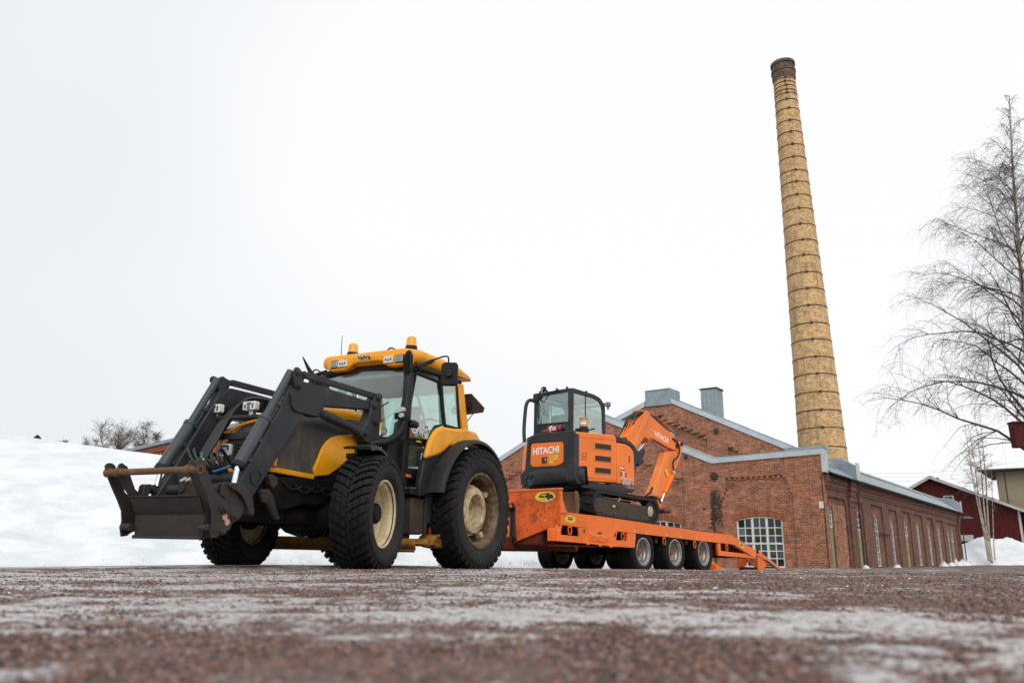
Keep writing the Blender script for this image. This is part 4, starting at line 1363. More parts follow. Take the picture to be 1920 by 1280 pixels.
# yellow upper hood behind the dark cover
loft([hood_section(-.15, .34, 1.80, 1.93, .09), hood_section(.1, .345, 1.80, 1.96, .10), hood_section(.45, .35, 1.80, 1.985, .10), hood_section(.74, .35, 1.80, 2.0, .10)], 'top_panel', 'yellow', hood)
MB().box(-.30, .30, -.10, .70, 1.90, 1.92).build('top_seam', 'plastic', hood, smooth=0)
# yellow sweep on the sides and the strip along the bottom
for sd in (1, -1):
    P = [(-0.399,1.121),(-0.336,1.255),(-0.28,1.39),(-0.201,1.486),(-0.108,1.548),(0.025,1.588),(0.395,1.647)] + [(.70, 1.62), (.72, 1.46), (.42, 1.42), (.22, 1.30), (.02, 1.16), (-.12, 1.08), (-.36, 1.045)]
    MB().prism(P, sd * .425, sd * .465).build('side_sweep', 'yellow', hood, bevel=.012)
    MB().prism([(-1.06, 1.03), (-.38, 1.005), (-.36, 1.065), (-1.02, 1.085)], sd * .40, sd * .458).build('side_strip', 'yellow', hood, bevel=.01)
# yellow edge round the nose on the far side, and headlamps
nose = [(-.445, -1.035, 1.10), (-.445, -1.03, 1.28), (-.43, -1.03, 1.42), (-.385, -1.01, 1.50), (-.32, -.97, 1.565), (-.22, -.90, 1.63), (-.08, -.84, 1.67)]
MB().tube(smoothpath(nose, 4), .02, 8).build('nose_trim', 'yellow', hood)
MB().tube(smoothpath([(-x, y, z) for x, y, z in nose], 4), .02, 8).build('nose_trim', 'yellow', hood)
MB().box(-.42, .42, -1.06, -.96, 1.03, 1.09).build('nose_strip', 'yellow', hood, bevel=.015)
for sd in (1, -1):
    hl_ = MB().holed(rrect(-.095, .095, -.07, .07, .03), [rrect(-.078, .078, -.053, .053, .022)], -.02, .035).build('headlamp', 'white', hood, bevel=.004)
    hl_.location = (sd * -.335, -1.052, 1.305)
    MB().box(-.08, .08, -.002, .02, -.055, .055).build('reflector', 'darklens', hl_, bevel=.004)
    MB().box(-.055, .055, -.006, -.003, -.045, -.005).build('lens', 'lens', hl_, bevel=.002)
    MB().box(-.055, .03, -.008, -.003, .0, .035).build('lens', 'cleargrey', hl_, bevel=.002)
mb = MB()
for i in range(7):
    mb.box(-.20, .20, -1.055, -1.03, 1.12 + .04 * i, 1.135 + .04 * i)
mb.build('grille', 'plastic', hood)

# ------------------------------------------------ front loader
ld = empty('loader', parent=tr)
lower = [(-0.895,2.087),(-0.518,2.089),(0.419,2.072),(0.378,1.958),(-0.489,1.858)]
knee = [(-1.099,1.927),(-0.926,2.079),(-0.534,2.076),(-0.507,1.854),(-0.53,1.722),(-0.585,1.711),(-0.975,1.715),(-1.029,1.735),(-1.062,1.78)]
front = [(-1.079,2.014),(-1.132,1.871),(-1.389,1.412),(-1.616,0.997),(-1.704,0.852),(-1.83,0.633),(-1.768,0.512),(-1.718,0.481),(-1.629,0.498),(-1.561,0.59),(-1.524,0.66),(-1.486,0.723),(-0.815,1.704),(-0.869,1.887)]
plate = [(-1.089,2.145),(-1.073,2.19),(-1.031,2.207),(-0.969,2.189),(-0.883,2.172),(-0.918,2.086),(-0.943,1.992),(-0.985,1.969),(-1.037,1.969),(-1.063,2.005)]
post = [(0.465,2.136),(0.51,2.185),(0.573,2.191),(0.6,2.16),(0.665,1.603),(0.661,1.544),(0.339,1.532),(0.218,1.623),(0.266,1.692),(0.332,1.765),(0.389,1.924),(0.413,2.056)]
post += []
cylA, cylM, cylB, rodE = (-1.066,2.166),(-1.381,1.587),(-1.703,1.036),(-1.732,0.834)
lkA, lkB = (-0.837,2.17),(0.622,2.162)
lcA, lcB = (-0.432,1.767),(0.356,1.651)
holeC, = [(-1.473,0.932)]
pins = [(-1.044,2.167),(-0.992,2.018),(-0.915,2.154),(0.528,2.152),(0.445,2.026),(0.492,1.823),(0.304,1.646),(-0.52,1.754)]
for sd in (1, -1):
    MB().prism(lower, sd * .505, sd * .62).build('boom', 'loader', ld, bevel=.014)
    MB().prism(front, sd * .500, sd * .615).build('boom', 'loader', ld, bevel=.014)
    MB().prism(knee, sd * .495, sd * .637).build('knee_plate', 'loader', ld, bevel=.008)
    for xa, xb in ((.525, .545), (.635, .655)):
        MB().prism(plate, sd * xa, sd * xb).build('pivot_plate', 'loader', ld, bevel=.005)
    MB().prism(post, sd * .50, sd * .64).build('mast', 'loader', ld, bevel=.012)
    MB().prism([(.42, 1.62), (.68, 1.60), (.70, 1.15), (.45, 1.0), (.25, 1.0), (.30, 1.3)], sd * .44, sd * .60).build('mast_foot', 'loader', ld, bevel=.015)
    # bucket cylinder
    c_ = MB().tube([(sd * .575, cylA[0], cylA[1]), (sd * .575, cylM[0], cylM[1])], .045, 18).build('cylinder_tube', 'loader2', ld, smooth=40)
    MB().tube([(sd * .575, cylM[0] + .01, cylM[1] + .02), (sd * .575, cylM[0] - .005, cylM[1] - .01), (sd * .575, cylB[0], cylB[1])], [.048, .068, .068], 22).build('bucket_cylinder', 'loader2', ld, smooth=40)
    MB().cyl((sd * .575, cylM[0], cylM[1]), (sd * .575, cylM[0] - .02, cylM[1] - .035), .074, 22).build('cylinder_collar', 'loader2', ld, smooth=40)
    dv = Vector((0, rodE[0] - cylB[0], rodE[1] - cylB[1]))
    MB().cyl((sd * .575, cylB[0], cylB[1]), (sd * .575, rodE[0], rodE[1]), .03, 16).build('cylinder_rod', 'chrome', ld, smooth=40)
    MB().cyl((sd * .575, cylB[0] + .012, cylB[1] + .022), (sd * .575, cylB[0] - .012, cylB[1] - .022), .073, 20).build('cylinder_gland', 'plastic', ld, smooth=40)
    # feed pipes along the boom edge
    mb = MB()
    for q_, off in ((.60, .045), (.545, .05)):
        mb.tube([(sd * q_, front[1][0] - off * .8, front[1][1] - .02), (sd * q_, front[2][0] - off, front[2][1]), (sd * q_, front[3][0] - off, front[3][1] + .02)], .013, 8)
    for i in range(4):
        t = .12 + .25 * i
        y_, z_ = front[1][0] + (front[3][0] - front[1][0]) * t, front[1][1] + (front[3][1] - front[1][1]) * t
        mb.box(sd * .57 - .05, sd * .57 + .05, y_ - .075, y_ - .02, z_ - .02, z_ + .02)
    mb.build('feed_pipe', 'loader2', ld, smooth=40)
    # levelling link
    d_ = Vector((lkB[0] - lkA[0], lkB[1] - lkA[1])).normalized()
    n_ = Vector((-d_.y, d_.x)) * .037
    P = [(lkA[0] + n_.x, lkA[1] + n_.y), (lkB[0] + n_.x, lkB[1] + n_.y), (lkB[0] - n_.x, lkB[1] - n_.y), (lkA[0] - n_.x, lkA[1] - n_.y)]
    MB().prism(P, sd * .56, sd * .62).build('levelling_link', 'loader', ld, bevel=.008)
    MB().cyl((sd * .575, lcA[0], lcA[1]), (sd * .575, lcB[0], lcB[1]), .06, 20).build('lift_cylinder', 'loader', ld, smooth=40)
    MB().cyl((sd * .575, lcB[0], lcB[1]), (sd * .575, lcB[0] + .10, lcB[1] - .05), .035, 14).build('lift_rod', 'zinc', ld, smooth=40)
    for i, (y_, z_) in enumerate(pins):
        r_ = .038 if i in (0, 1, 3, 7) else .032
        MB().lathe([(r_ + .012, .01), (r_ + .012, .03), (r_, .034), (r_, .05), (r_ * .6, .055)], (sd * .63 - (0 if sd > 0 else .06) , y_, z_), 'x', 18).build('pin', 'loader', ld, smooth=35)
    # round tube end through the boom
    MB().lathe([(.085, 0), (.085, .012), (.062, .012), (.062, -.05)], (sd * .617 - (0 if sd > 0 else .012), holeC[0], holeC[1]), 'x', 28, close=True).build('tube_end', 'loader', ld, smooth=40)
    MB().lathe([(.061, 0), (.061, .002)], (sd * .618, holeC[0], holeC[1]), 'x', 24).build('tube_bore', 'blackprint', ld, smooth=0)
    # rusty link arms at the carrier
    arm = [(-1.863,0.813),(-1.835,0.845),(-1.687,0.849),(-1.622,0.798),(-1.535,0.728),(-1.493,0.602),(-1.48,0.551),(-1.512,0.528),(-1.561,0.539),(-1.597,0.63),(-1.681,0.726),(-1.767,0.77),(-1.83,0.778)]
    MB().prism(arm, sd * .632, sd * .658).build('link_arm', 'rusty', ld, bevel=.006)
    arm2 = [(-1.922,0.826),(-1.898,0.845),(-1.843,0.849),(-1.817,0.826),(-1.851,0.756),(-1.887,0.696),(-1.933,0.717)]
    for xx in (.53, .60):
        MB().prism(arm2, sd * xx, sd * (xx + .02)).build('link_arm', 'rusty', ld, bevel=.005)
    arm3 = [(-1.806,0.827),(-1.75,0.832),(-1.755,0.789),(-1.804,0.735),(-1.801,0.643),(-1.862,0.639),(-1.877,0.705),(-1.853,0.765)]
    MB().prism(arm3, sd * .595, sd * .62).build('link_arm', 'rusty', ld, bevel=.005)
    for y_, z_ in [(-1.817,0.812),(-1.535,0.574)]:
        MB().cyl((sd * .50, y_, z_), (sd * .672, y_, z_), .034, 16).build('pin', 'rusty', ld, smooth=40)
    # hanging plate under the lower boom end
# cross tubes
MB().tube([(-.61, holeC[0], holeC[1]), (.61, holeC[0], holeC[1])], .07, 18).build('cross_tube', 'loader', ld, smooth=40)
MB().tube([(-.52, -1.62, .80), (.52, -1.62, .80)], .06, 16).build('cross_tube', 'loader', ld, smooth=40)
# third-function valve block between the arms
mb = MB()
mb.box(-.10, .16, -1.84, -1.70, .66, .86)
mb.cyl((-.05, -1.86, .80), (-.05, -1.68, .80), .05, 12)
mb.cyl((.08, -1.88, .70), (.08, -1.68, .70), .04, 12)
mb.build('valve_block', 'brown', ld, bevel=.006)
for x in (-.06, .02, .10):
    MB().cyl((x, -1.87, .86), (x, -1.80, .90), .022, 10).build('valve_fitting', 'zinc', ld, smooth=40)
# hoses looping over the far boom and down to the couplings
for i in range(5):
    o_ = i * .035
    mb = MB()
    mb.tube(smoothpath([(-.46 + o_ * .8, .35, 1.86), (-.45 + o_, -.25, 1.92 + o_ * .4), (-.44 + o_, -.75, 1.90 + o_ * .5), (-.43 + o_, -1.02, 1.72 + o_ * .4), (-.42 + o_, -1.22, 1.42), (-.40 + o_, -1.38, 1.16), (-.34 + o_ * 2, -1.50, 1.02)], 6), .019, 8)
    mb.build('hose', 'hose', ld, smooth=60)
for i in range(6):
    a = random.uniform(-.1, .1)
    MB().tube(smoothpath([(-.42 + .11 * i, -1.30, 1.00 + a * .3), (-.36 + .10 * i, -1.55, 1.16 + a), (-.22 + .08 * i, -1.62, 1.10 + a * .5), (-.12 + .07 * i, -1.52, .99)], 6), .018, 8).build('hose', 'hose', ld, smooth=60)
MB().tube(smoothpath([(.02, -1.50, 1.02), (.16, -1.62, .99), (.34, -1.55, 1.06), (.44, -1.40, 1.16)], 6), .012, 8).build('hose', 'blue', ld, smooth=60)
MB().tube(smoothpath([(.46, -1.05, 1.62), (.44, -1.24, 1.34), (.40, -1.34, 1.20), (.36, -1.36, 1.06)], 6), .013, 8).build('hose', 'hose', ld, smooth=60)
MB().tube([(.36, -1.36, 1.20), (.36, -1.36, 1.30)], .018, 8).build('hose_ferrule', 'zinc', ld)
for (x, y, z, mm, r_) in ((-.20, -1.50, 1.16, 'green', .03), (-.11, -1.52, 1.12, 'zinc', .028), (-.16, -1.48, 1.05, 'zinc', .035), (-.03, -1.52, 1.03, 'plastic', .045), (.06, -1.50, 1.08, 'zinc', .025), (.12, -1.50, 1.00, 'plastic', .04), (-.24, -1.52, 1.06, 'green', .022)):
    MB().lathe([(r_ * .7, -.05), (r_, -.04), (r_, .0), (r_ * .75, .01), (r_ * .75, .05), (r_ * .4, .06)], (x, y, z), 'z' if mm == 'green' else 'y', 14).build('coupling', mm, ld, smooth=40)
# guard frame with two work lamps in front of the hood
gd = empty('lamp_guard', parent=tr)
MB().tube([(-.585, -1.07, 1.02), (-.585, -1.07, 1.665), (-.565, -1.07, 1.69), (.54, -1.07, 1.66)], .028, 12).build('tube_frame', 'loader', gd, smooth=50)
MB().box(-.57, .50, -1.075, -1.055, 1.425, 1.50).build('cross_bar', 'loader', gd, bevel=.005)
MB().box(-.62, -.55, -1.10, -1.04, .95, 1.45).build('bracket', 'loader', gd, bevel=.006)
for x in (-.51, .05):
    lp = MB().prism(rrect(x - .098, x + .098, 1.745, 1.845, .015), -1.13, -1.06, 'y').build('work_lamp', 'white', gd, bevel=.006)
    MB().prism(rrect(x - .09, x + .09, 1.748, 1.842, .015), -1.058, -.99, 'y').build('lamp_housing', 'plastic', lp, bevel=.008)
    mb = MB()
    mb.prism(rrect(x - .035, x + .03, 1.80, 1.832, .005), -1.134, -1.1305, 'y')
    mb.prism(rrect(x - .075, x - .045, 1.765, 1.81, .005), -1.134, -1.1305, 'y')
    mb.prism(rrect(x + .045, x + .07, 1.765, 1.82, .005), -1.134, -1.1305, 'y')
    mb.lathe([(.024, -1.134), (.024, -1.1305)], (x - .005, 0, 1.772), 'y', 12)
    mb.build('led', 'darklens', lp)
    MB().box(x - .03, x + .03, -1.09, -1.03, 1.69, 1.745).build('lamp_foot', 'zinc', lp, bevel=.004)

# ------------------------------------------------ quick-hitch tool carrier
tcar = empty('tool_carrier', parent=tr)
outer_p = [(-2.336,0.994),(-2.324,1.019),(-2.299,1.032),(-2.261,1.034),(-2.218,1.011),(-2.192,0.948),(-2.157,0.904),(-2.113,0.834),(-2.06,0.748),(-1.986,0.705),(-1.87,0.634),(-1.831,0.61),(-1.73,0.571),(-1.669,0.53),(-1.699,0.484),(-1.783,0.441),(-1.804,0.384),(-1.858,0.356),(-1.918,0.333),(-1.959,0.302),(-2.025,0.291),(-2.05,0.367),(-2.044,0.452),(-2.065,0.553),(-2.132,0.661),(-2.223,0.791),(-2.287,0.888)]
inner_p = [(y + (-.03 if z > .7 else 0), z) for y, z in [(-2.263,0.977),(-2.252,1.015),(-2.22,1.034),(-2.15,1.002),(-2.126,0.958),(-2.021,0.781),(-1.933,0.722),(-1.87,0.68),(-1.843,0.513),(-1.857,0.327),(-1.918,0.294),(-1.97,0.292),(-1.979,0.387),(-2.001,0.56),(-2.067,0.667),(-2.163,0.788),(-2.225,0.893)]]
for sd in (1, -1):
    MB().prism(outer_p, sd * .645, sd * .668).build('side_plate', 'rusty', tcar, bevel=.004)
    MB().prism(inner_p, sd * .505, sd * .525).build('side_plate', 'rusty', tcar, bevel=.004)
    for y_, z_, r_ in [(a, b, c) for (a, b), c in zip([(-1.918,0.579),(-1.774,0.516),(-1.914,0.354)], (.055, .048, .03))]:
        MB().lathe([(r_, 0), (r_, .015), (r_ * .6, .016), (r_ * .55, .045), (.01, .046)], (sd * .67 - (0 if sd > 0 else .045), y_, z_), 'x', 14).build('bolt', 'rusty', tcar, smooth=30)
    (ya, za), = [(-2.007,0.361)]
    MB().lathe([(.032, 0), (.032, .002)], (sd * .6685, ya, za), 'x', 18).build('pin_hole', 'blackprint', tcar, smooth=0)
    MB().cyl((sd * .50, ya - .03, za + .03), (sd * .645, ya - .03, za + .03), .036, 14).build('lock_pin', 'rusty', tcar, smooth=40)
for y_, z_ in [(-1.893,0.502),(-1.855,0.451)]:
    MB().lathe([(.033, 0), (.033, .003)], (.6685, y_, z_), 'x', 16).build('round_sticker', 'pink', tcar, smooth=0)
(by_, bz_), = [(-2.278,0.933)]
MB().tube([(-.675, by_, bz_), (.655, by_, bz_)], .034, 18).build('hook_bar', 'rustbar', tcar, smooth=50)
for x in (-.66, -.515, .515):
    MB().lathe([(.034, -.03), (.048, -.025), (.048, .025), (.034, .03)], (x, by_, bz_), 'x', 18).build('bar_collar', 'rustbar', tcar, smooth=40)
MB().lathe([(.028, .0), (.028, .012), (.044, .012), (.044, 0)], (.668, by_, bz_), 'x', 18, close=True).build('bar_end', 'rustbar', tcar, smooth=40)
MB().lathe([(.027, 0), (.027, .003)], (.669, by_, bz_), 'x', 16).build('bar_bore', 'blackprint', tcar, smooth=0)
pr = [(-2.09, .70), (-2.10, .685), (-2.03, .545), (-2.0, .52), (-1.995, .38), (-1.985, .30), (-1.96, .29), (-1.97, .52), (-2.00, .56), (-2.055, .69)]
MB().prism(pr, -.503, .503).build('cross_panel', 'rusty', tcar, bevel=.004)
MB().box(-.50, .50, -2.02, -1.975, .275, .312).build('lower_rail', 'rusty', tcar, bevel=.006)
MB().box(-.50, .50, -2.125, -2.0, .690, .704).build('top_lip', 'rusty', tcar, bevel=.003)

# ------------------------------------------------ cab
cab = empty('cab', parent=tr)
A0, A1 = (.62, .72, 1.66), (.66, 1.12, 2.68)
cf = MB()
for sd in (1, -1):
    cf.tube([(sd * .64, .96, 1.05), (sd * .655, .98, 1.66), (sd * .70, 1.05, 2.25), (sd * .72, 1.09, 2.70)], .034, 8)
    cf.tube([(sd * .80, 1.93, 1.98), (sd * .79, 1.88, 2.2), (sd * .78, 1.79, 2.68)], .032, 8)
    cf.tube([(sd * .76, 1.06, 2.68), (sd * .78, 1.79, 2.70), (sd * .78, 2.35, 2.70)], .04, 8)
    cf.tube([(sd * .78, 1.98, 1.96), (sd * .78, 2.55, 1.96)], .03, 8)
cf.tube([(-.70, 1.08, 2.68), (.70, 1.08, 2.68)], .05, 8)
cf.tube([(-.65, .98, 1.66), (-.4, .88, 1.66), (0, .84, 1.66), (.4, .88, 1.66), (.65, .98, 1.66)], .03, 8)
cf.build('cab_frame', 'plastic', cab, smooth=50)
for sd in (1, -1):
    MB().prism([(2.255,2.672),(2.439,2.688),(2.537,2.346),(2.643,1.992),(2.451,1.989),(2.348,2.314)], sd * .72, sd * .80).build('rear_pillar', 'yellow', cab, bevel=.015)
# windscreen, curved slightly
mb = MB()
for i in range(9):
    x = -.66 + 1.32 * i / 8
    bul = .13 * (1 - (x / .66) ** 2)
    for t in (0, .35, .7, 1):
        mb.v.append((x * (1 + .05 * t), .985 + .11 * t ** 1.15 - bul * (1 - .6 * t), 1.67 + 1.0 * t))
for i in range(8):
    for j in range(3):
        a = i * 4 + j
        mb.f.append((a, a + 4, a + 5, a + 1))
mb.build('windscreen', 'glass', cab, smooth=180)
door_poly = [(1.155,2.601),(1.758,2.588),(1.954,1.999),(1.731,1.934),(1.592,1.781),(1.552,1.707),(1.049,1.677),(1.065,2.172)]
for sd in (1, -1):
    MB().prism(door_poly, sd * .775, sd * .7755).build('door_glass', 'glass', cab, smooth=0)
    MB().prism([(1.881,2.579),(2.244,2.649),(2.424,2.001),(2.03,1.977)], sd * .772, sd * .7725).build('rear_side_glass', 'glass', cab, smooth=0)
    fr = MB().tube([(sd * .785, q[0], q[1]) for q in door_poly + door_poly[:1]], .024, 6).build('door_frame', 'plastic', cab, smooth=50)
    MB().tube([(sd * .782, 1.93, 1.99), (sd * .782, 2.39, 2.0), (sd * .782, 2.27, 2.66), (sd * .782, 1.83, 2.62), (sd * .782, 1.93, 1.99)], .016, 6).build('window_seal', 'plastic', cab, smooth=50)
    # lower door with second glass
    lower_d = [(1.039,1.672),(1.617,1.709),(1.481,1.465),(1.391,1.141),(1.046,1.137)]
    lg = [(1.091,1.602),(1.483,1.611),(1.377,1.291),(1.059,1.285)]
    MB().holed(lower_d, [lg], sd * .765, sd * .785, 'x').build('lower_door', 'plastic', cab, bevel=.006)
    MB().prism(lg, sd * .770, sd * .774).build('lower_door_glass', 'glass2', cab, smooth=0)
    MB().prism([(.70, 1.0), (1.02, 1.0), (1.06, 1.60), (.72, 1.66)], sd * .60, sd * .70).build('firewall_panel', 'plastic', cab, bevel=.01)
    (ya, za), (yb_, zb_) = (1.248,1.682),(1.36,1.651)
    MB().box(sd * .785, sd * .797, ya, yb_, zb_, za).build('yellow_sticker', 'stickeryellow', cab, smooth=0)
    (ya, za), (yb_, zb_) = (1.042,1.196),(1.159,1.16)
    MB().box(sd * .785, sd * .80, ya, yb_, zb_, za).build('side_reflector', 'orange_light', cab, bevel=.004)
    MB().tube([(sd * .80, 1.08, 1.60), (sd * .80, 1.12, 1.62), (sd * .80, 1.20, 1.62)], .015, 8).build('door_handle', 'plastic', cab)
MB().box(-.74, .74, 2.50, 2.53, 1.96, 2.62).build('rear_window', 'glass', cab, smooth=0)
# advert lettering on the door glass
(ya, za), (yb_, zb_) = (1.31,1.81),(1.295,1.74)
text('lettering', 'VESPARS', .150, (.786, ya - .02, za), 'side', 'whiteprint', cab, .001, .78, .004)
text('lettering', '040 7242', .075, (.786, ya + .02, zb_ - .005), 'side', 'cleargrey', cab, .001, .95)
(ya, za), = [(1.084,1.79)]
MB().prism([(ya - .035, za - .07), (ya + .02, za - .09), (ya + .035, za + .06), (ya - .0, za + .08)], .7855, .787).build('red_sticker', 'red', cab, smooth=0)
(ya, za), = [(1.506,1.888)]
MB().lathe([(.025, 0), (.025, .001)], (.786, ya, za), 'x', 10).build('red_sticker', 'red', cab, smooth=0)
(ya, za), = [(0.553,2.657)]
MB().box(ya - .06, ya + .055, 1.085, 1.087, za - .035, za + .03).build('clear_sticker', 'green', cab, smooth=0)
# interior
MB().box(-.70, .70, 1.12, 2.50, 2.56, 2.66).build('roof_liner', 'liner', cab, bevel=.03)
MB().box(-.74, .74, .98, 2.5, .92, 1.16).build('floor', 'plastic', cab, bevel=.01)
for sd in (1, -1):
    MB().prism([(.97, .95), (1.10, .95), (1.12, 1.66), (.98, 1.66)], sd * .66, sd * .775).build('door_post', 'plastic', cab, bevel=.008)
    MB().box(sd * .40, sd * .72, .70, 1.05, .80, 1.30).build('under_cab_box', 'chassis', cab, bevel=.02)
mb = MB()
mb.box(-.30, .26, 1.75, 2.20, 1.42, 1.55)
mb.prism([(2.10, 1.5), (2.22, 1.52), (2.34, 2.12), (2.26, 2.16), (2.18, 2.12)], -.28, .24)
mb.box(-.38, -.30, 1.72, 2.18, 1.62, 1.70)
mb.box(.26, .34, 1.72, 2.18, 1.62, 1.70)
mb.build('seat', 'seat', cab, bevel=.05, seg=3)
MB().prism([(2.26, 2.14), (2.34, 2.15), (2.40, 2.36), (2.33, 2.38)], -.14, .11).build('headrest', 'seat', cab, bevel=.03)
mb = MB()
mb.prism([(.76, 1.05), (1.10, 1.05), (1.22, 1.60), (1.05, 1.72), (.80, 1.66)], -.22, .22)
mb.build('dashboard', 'plastic', cab, bevel=.03)
sw = MB()
sw.tube([(.20 * math.cos(t), 1.32 + .20 * math.sin(t) * .8, 1.80 + .20 * math.sin(t) * .55) for t in np.linspace(0, 2 * math.pi, 25)], .014, 8)
sw.tube([(0, 1.16, 1.62), (0, 1.32, 1.80)], .03, 8)
sw.tube([(-.19, 1.32, 1.80), (.19, 1.32, 1.80)], .012, 6)
sw.build('steering_wheel', 'plastic', cab, smooth=50)
MB().tube(smoothpath([(.70, 1.30, 2.42), (.70, 1.36, 2.30), (.70, 1.56, 1.98), (.70, 1.55, 1.75)], 5), .014, 8).build('grab_handle', 'plastic', cab)
MB().tube(smoothpath([(.66, 1.42, 1.76), (.66, 1.52, 1.95), (.66, 1.75, 2.05), (.66, 1.95, 2.05)], 5), .014, 8).build('grab_handle', 'plastic', cab)
MB().box(.40, .62, 1.15, 1.20, 2.28, 2.42).build('sun_visor_screen', 'plastic', cab, bevel=.01)
# wiper and work-light leads seen through the screen
MB().tube([(.10, .70, 1.78), (.30, .72, 1.95), (.60, .82, 2.14)], .009, 6).build('wiper', 'plastic', cab)
MB().tube([(.16, .73, 2.02), (.42, .74, 2.02)], .006, 6).build('wiper_blade', 'plastic', cab)

# roof
rf = empty('roof', parent=tr)
def roof_sec(y, half, zb, zt):
    rr_ = min((zt - zb) * .48, .11)
    return [(x, y, z) for x, z in rrect(-half, half, zb, zt, rr_, 5)]
loft([roof_sec(.98, .70, 2.775, 2.90), roof_sec(1.02, .76, 2.74, 2.93), roof_sec(1.3, .80, 2.74, 2.97), roof_sec(1.8, .82, 2.74, 2.97), roof_sec(2.3, .82, 2.765, 2.93), roof_sec(2.6, .80, 2.775, 2.86), roof_sec(2.72, .76, 2.785, 2.83)], 'roof_shell', 'yellow', rf, smooth=50)
vis = [(-0.623,2.766),(-0.614,2.805),(-0.561,2.846),(-0.474,2.869),(-0.059,2.867),(0.343,2.859),(0.718,2.846)] + [(.80, 2.80), (.80, 2.70), (.755, 2.665), (.52, 2.665), (.42, 2.685), (.36, 2.755), (.28, 2.765), (-.06, 2.765), (-.14, 2.755), (-.22, 2.70), (-.30, 2.675), (-.52, 2.675), (-.62, 2.715)]
MB().prism(vis, .93, 1.10, 'y').build('roof_visor', 'yellow', rf, bevel=.025, seg=3)
for x0, x1, big in ((-.525, -.415, 0), (-.40, -.235, 1), (.405, .56, 1), (.60, .72, 0)):
    z0, z1 = (2.728, 2.822) if x0 < 0 else (2.715, 2.81)
    rec = MB().prism(rrect(x0 - .012, x1 + .012, z0 - .012, z1 + .012, .015), .918, .945, 'y').build('lamp_recess', 'yellow' if big else 'plastic', rf, bevel=.004)
    MB().prism(rrect(x0, x1, z0, z1, .012), .905, .9175, 'y').build('work_lamp' if big else 'lamp', 'white' if big else 'lens', rec, bevel=.003)
    mb = MB()
    c_ = (x0 + x1) / 2
    if big:
        mb.box(c_ - .055, c_ - .03, .902, .9045, z0 + .03, z0 + .06)
        mb.box(c_ - .018, c_ + .018, .902, .9045, z0 + .025, z0 + .05)
        mb.box(c_ + .03, c_ + .055, .902, .9045, z0 + .03, z0 + .065)
    else:
        for i in range(4):
            mb.box(x0 + .01, x1 - .01, .902, .9045, z0 + .012 + .022 * i, z0 + .022 + .022 * i)
    mb.build('led', 'darklens', rec, smooth=0)
text('lettering', 'Valtra', .078, (.05, .925, 2.832), 'rear', 'cleargrey', rf, .002, 1.2, .010)
text('lettering', 'Valtra', .078, (.05, .922, 2.832), 'rear', 'hose', rf, .003, 1.2, .001)
mb = MB()
mb.tube([(-.68, 1.28, 2.985), (.66, 1.28, 2.985)], .013, 8)
mb.box(-.62, -.44, 1.22, 1.36, 2.975, 2.99)
mb.box(.40, .64, 1.22, 1.42, 2.975, 2.99)
mb.tube(smoothpath([(.18, 1.28, 3.0), (.24, 1.28, 3.035), (.32, 1.28, 3.01)], 4), .012, 6)
mb.build('lamp_rail', 'plastic', rf, smooth=40)
mb = MB()
for i in range(9):
    mb.box(.80, .835, 2.16 + .045 * i, 2.185 + .045 * i, 2.775, 2.80)
mb.build('roof_vent', 'yellow', rf, smooth=0)
for x in (-.52, .53):
    b_ = empty('beacon', parent=tr)
    MB().lathe([(.105, 2.99), (.105, 3.002), (.09, 3.005), (.085, 3.05), (.075, 3.055)], (x, 1.38, 0), 'z', 28).build('base', 'plastic', b_, smooth=40)
    MB().lathe([(.080, 3.056), (.080, 3.075), (.076, 3.08), (.070, 3.16), (.060, 3.185), (.035, 3.20), (.0, 3.203)], (x, 1.38, 0), 'z', 28).build('lens', 'amber', b_, smooth=50)
MB().tube([(-.45, 1.03, 2.90), (-.45, 1.02, 3.23)], [.006, .004], 6).build('antenna', 'plastic', tr)

# ------------------------------------------------ exhaust stack
ex = empty('exhaust', parent=tr)
SX, SY = .90, .815
MB().tube(smoothpath([(.52, .40, 1.50), (.64, .52, 1.54), (.76, .64, 1.58), (.86, .745, 1.70), (SX, .80, 1.88)], 6), .056, 18).build('elbow', 'plastic', ex, smooth=50)
MB().lathe([(.062, 1.86), (.070, 1.865), (.070, 1.885), (.060, 1.89), (.070, 1.90), (.070, 1.925), (.062, 1.93)], (SX, .80, 0), 'z', 22).build('clamp', 'plastic', ex, smooth=35)
MB().tube([(SX, .80, 1.925), (SX, SY, 2.2), (SX, SY + .01, 2.52)], [.062, .064, .066], 22).build('stack', 'fender', ex, smooth=50)
mb = MB()
nh = 18
for i in range(nh):
    t = i / (nh - 1)
    a_ = .072 * max(.02, 1 - abs(2 * t - 1) ** 2.6) ** .5 + .002
    cy_ = SY - .012
    mb.v += [(SX + math.cos(u) * a_ * .92, cy_ + math.sin(u) * a_ * .8, 2.43 + .40 * t) for u in np.linspace(0, 2 * math.pi, 20, endpoint=False)]
for i in range(nh - 1):
    for j in range(20):
        j2 = (j + 1) % 20
        mb.f.append((i * 20 + j, i * 20 + j2, (i + 1) * 20 + j2, (i + 1) * 20 + j))
mb.f += [tuple(range(20)), tuple(range((nh - 1) * 20, nh * 20))[::-1]]
mb.build('intake_head', 'plastic', ex, smooth=60)
gm_ = MB()
for i in range(17):
    t = .06 + .88 * i / 16
    a_ = .072 * max(.02, 1 - abs(2 * t - 1) ** 2.6) ** .5
    gm_.box(SX - a_ * .72, SX + a_ * .72, SY - .012 - a_ * .84, SY - .012 - a_ * .60, 2.43 + .40 * t - .006, 2.43 + .40 * t + .006)
gm_.build('intake_grille', 'chassis', ex, smooth=0)
br = MB().box(SX - .13, SX + .06, SY - .09, SY - .05, 1.885, 1.97).build('lamp_bracket', 'plastic', ex, bevel=.01)
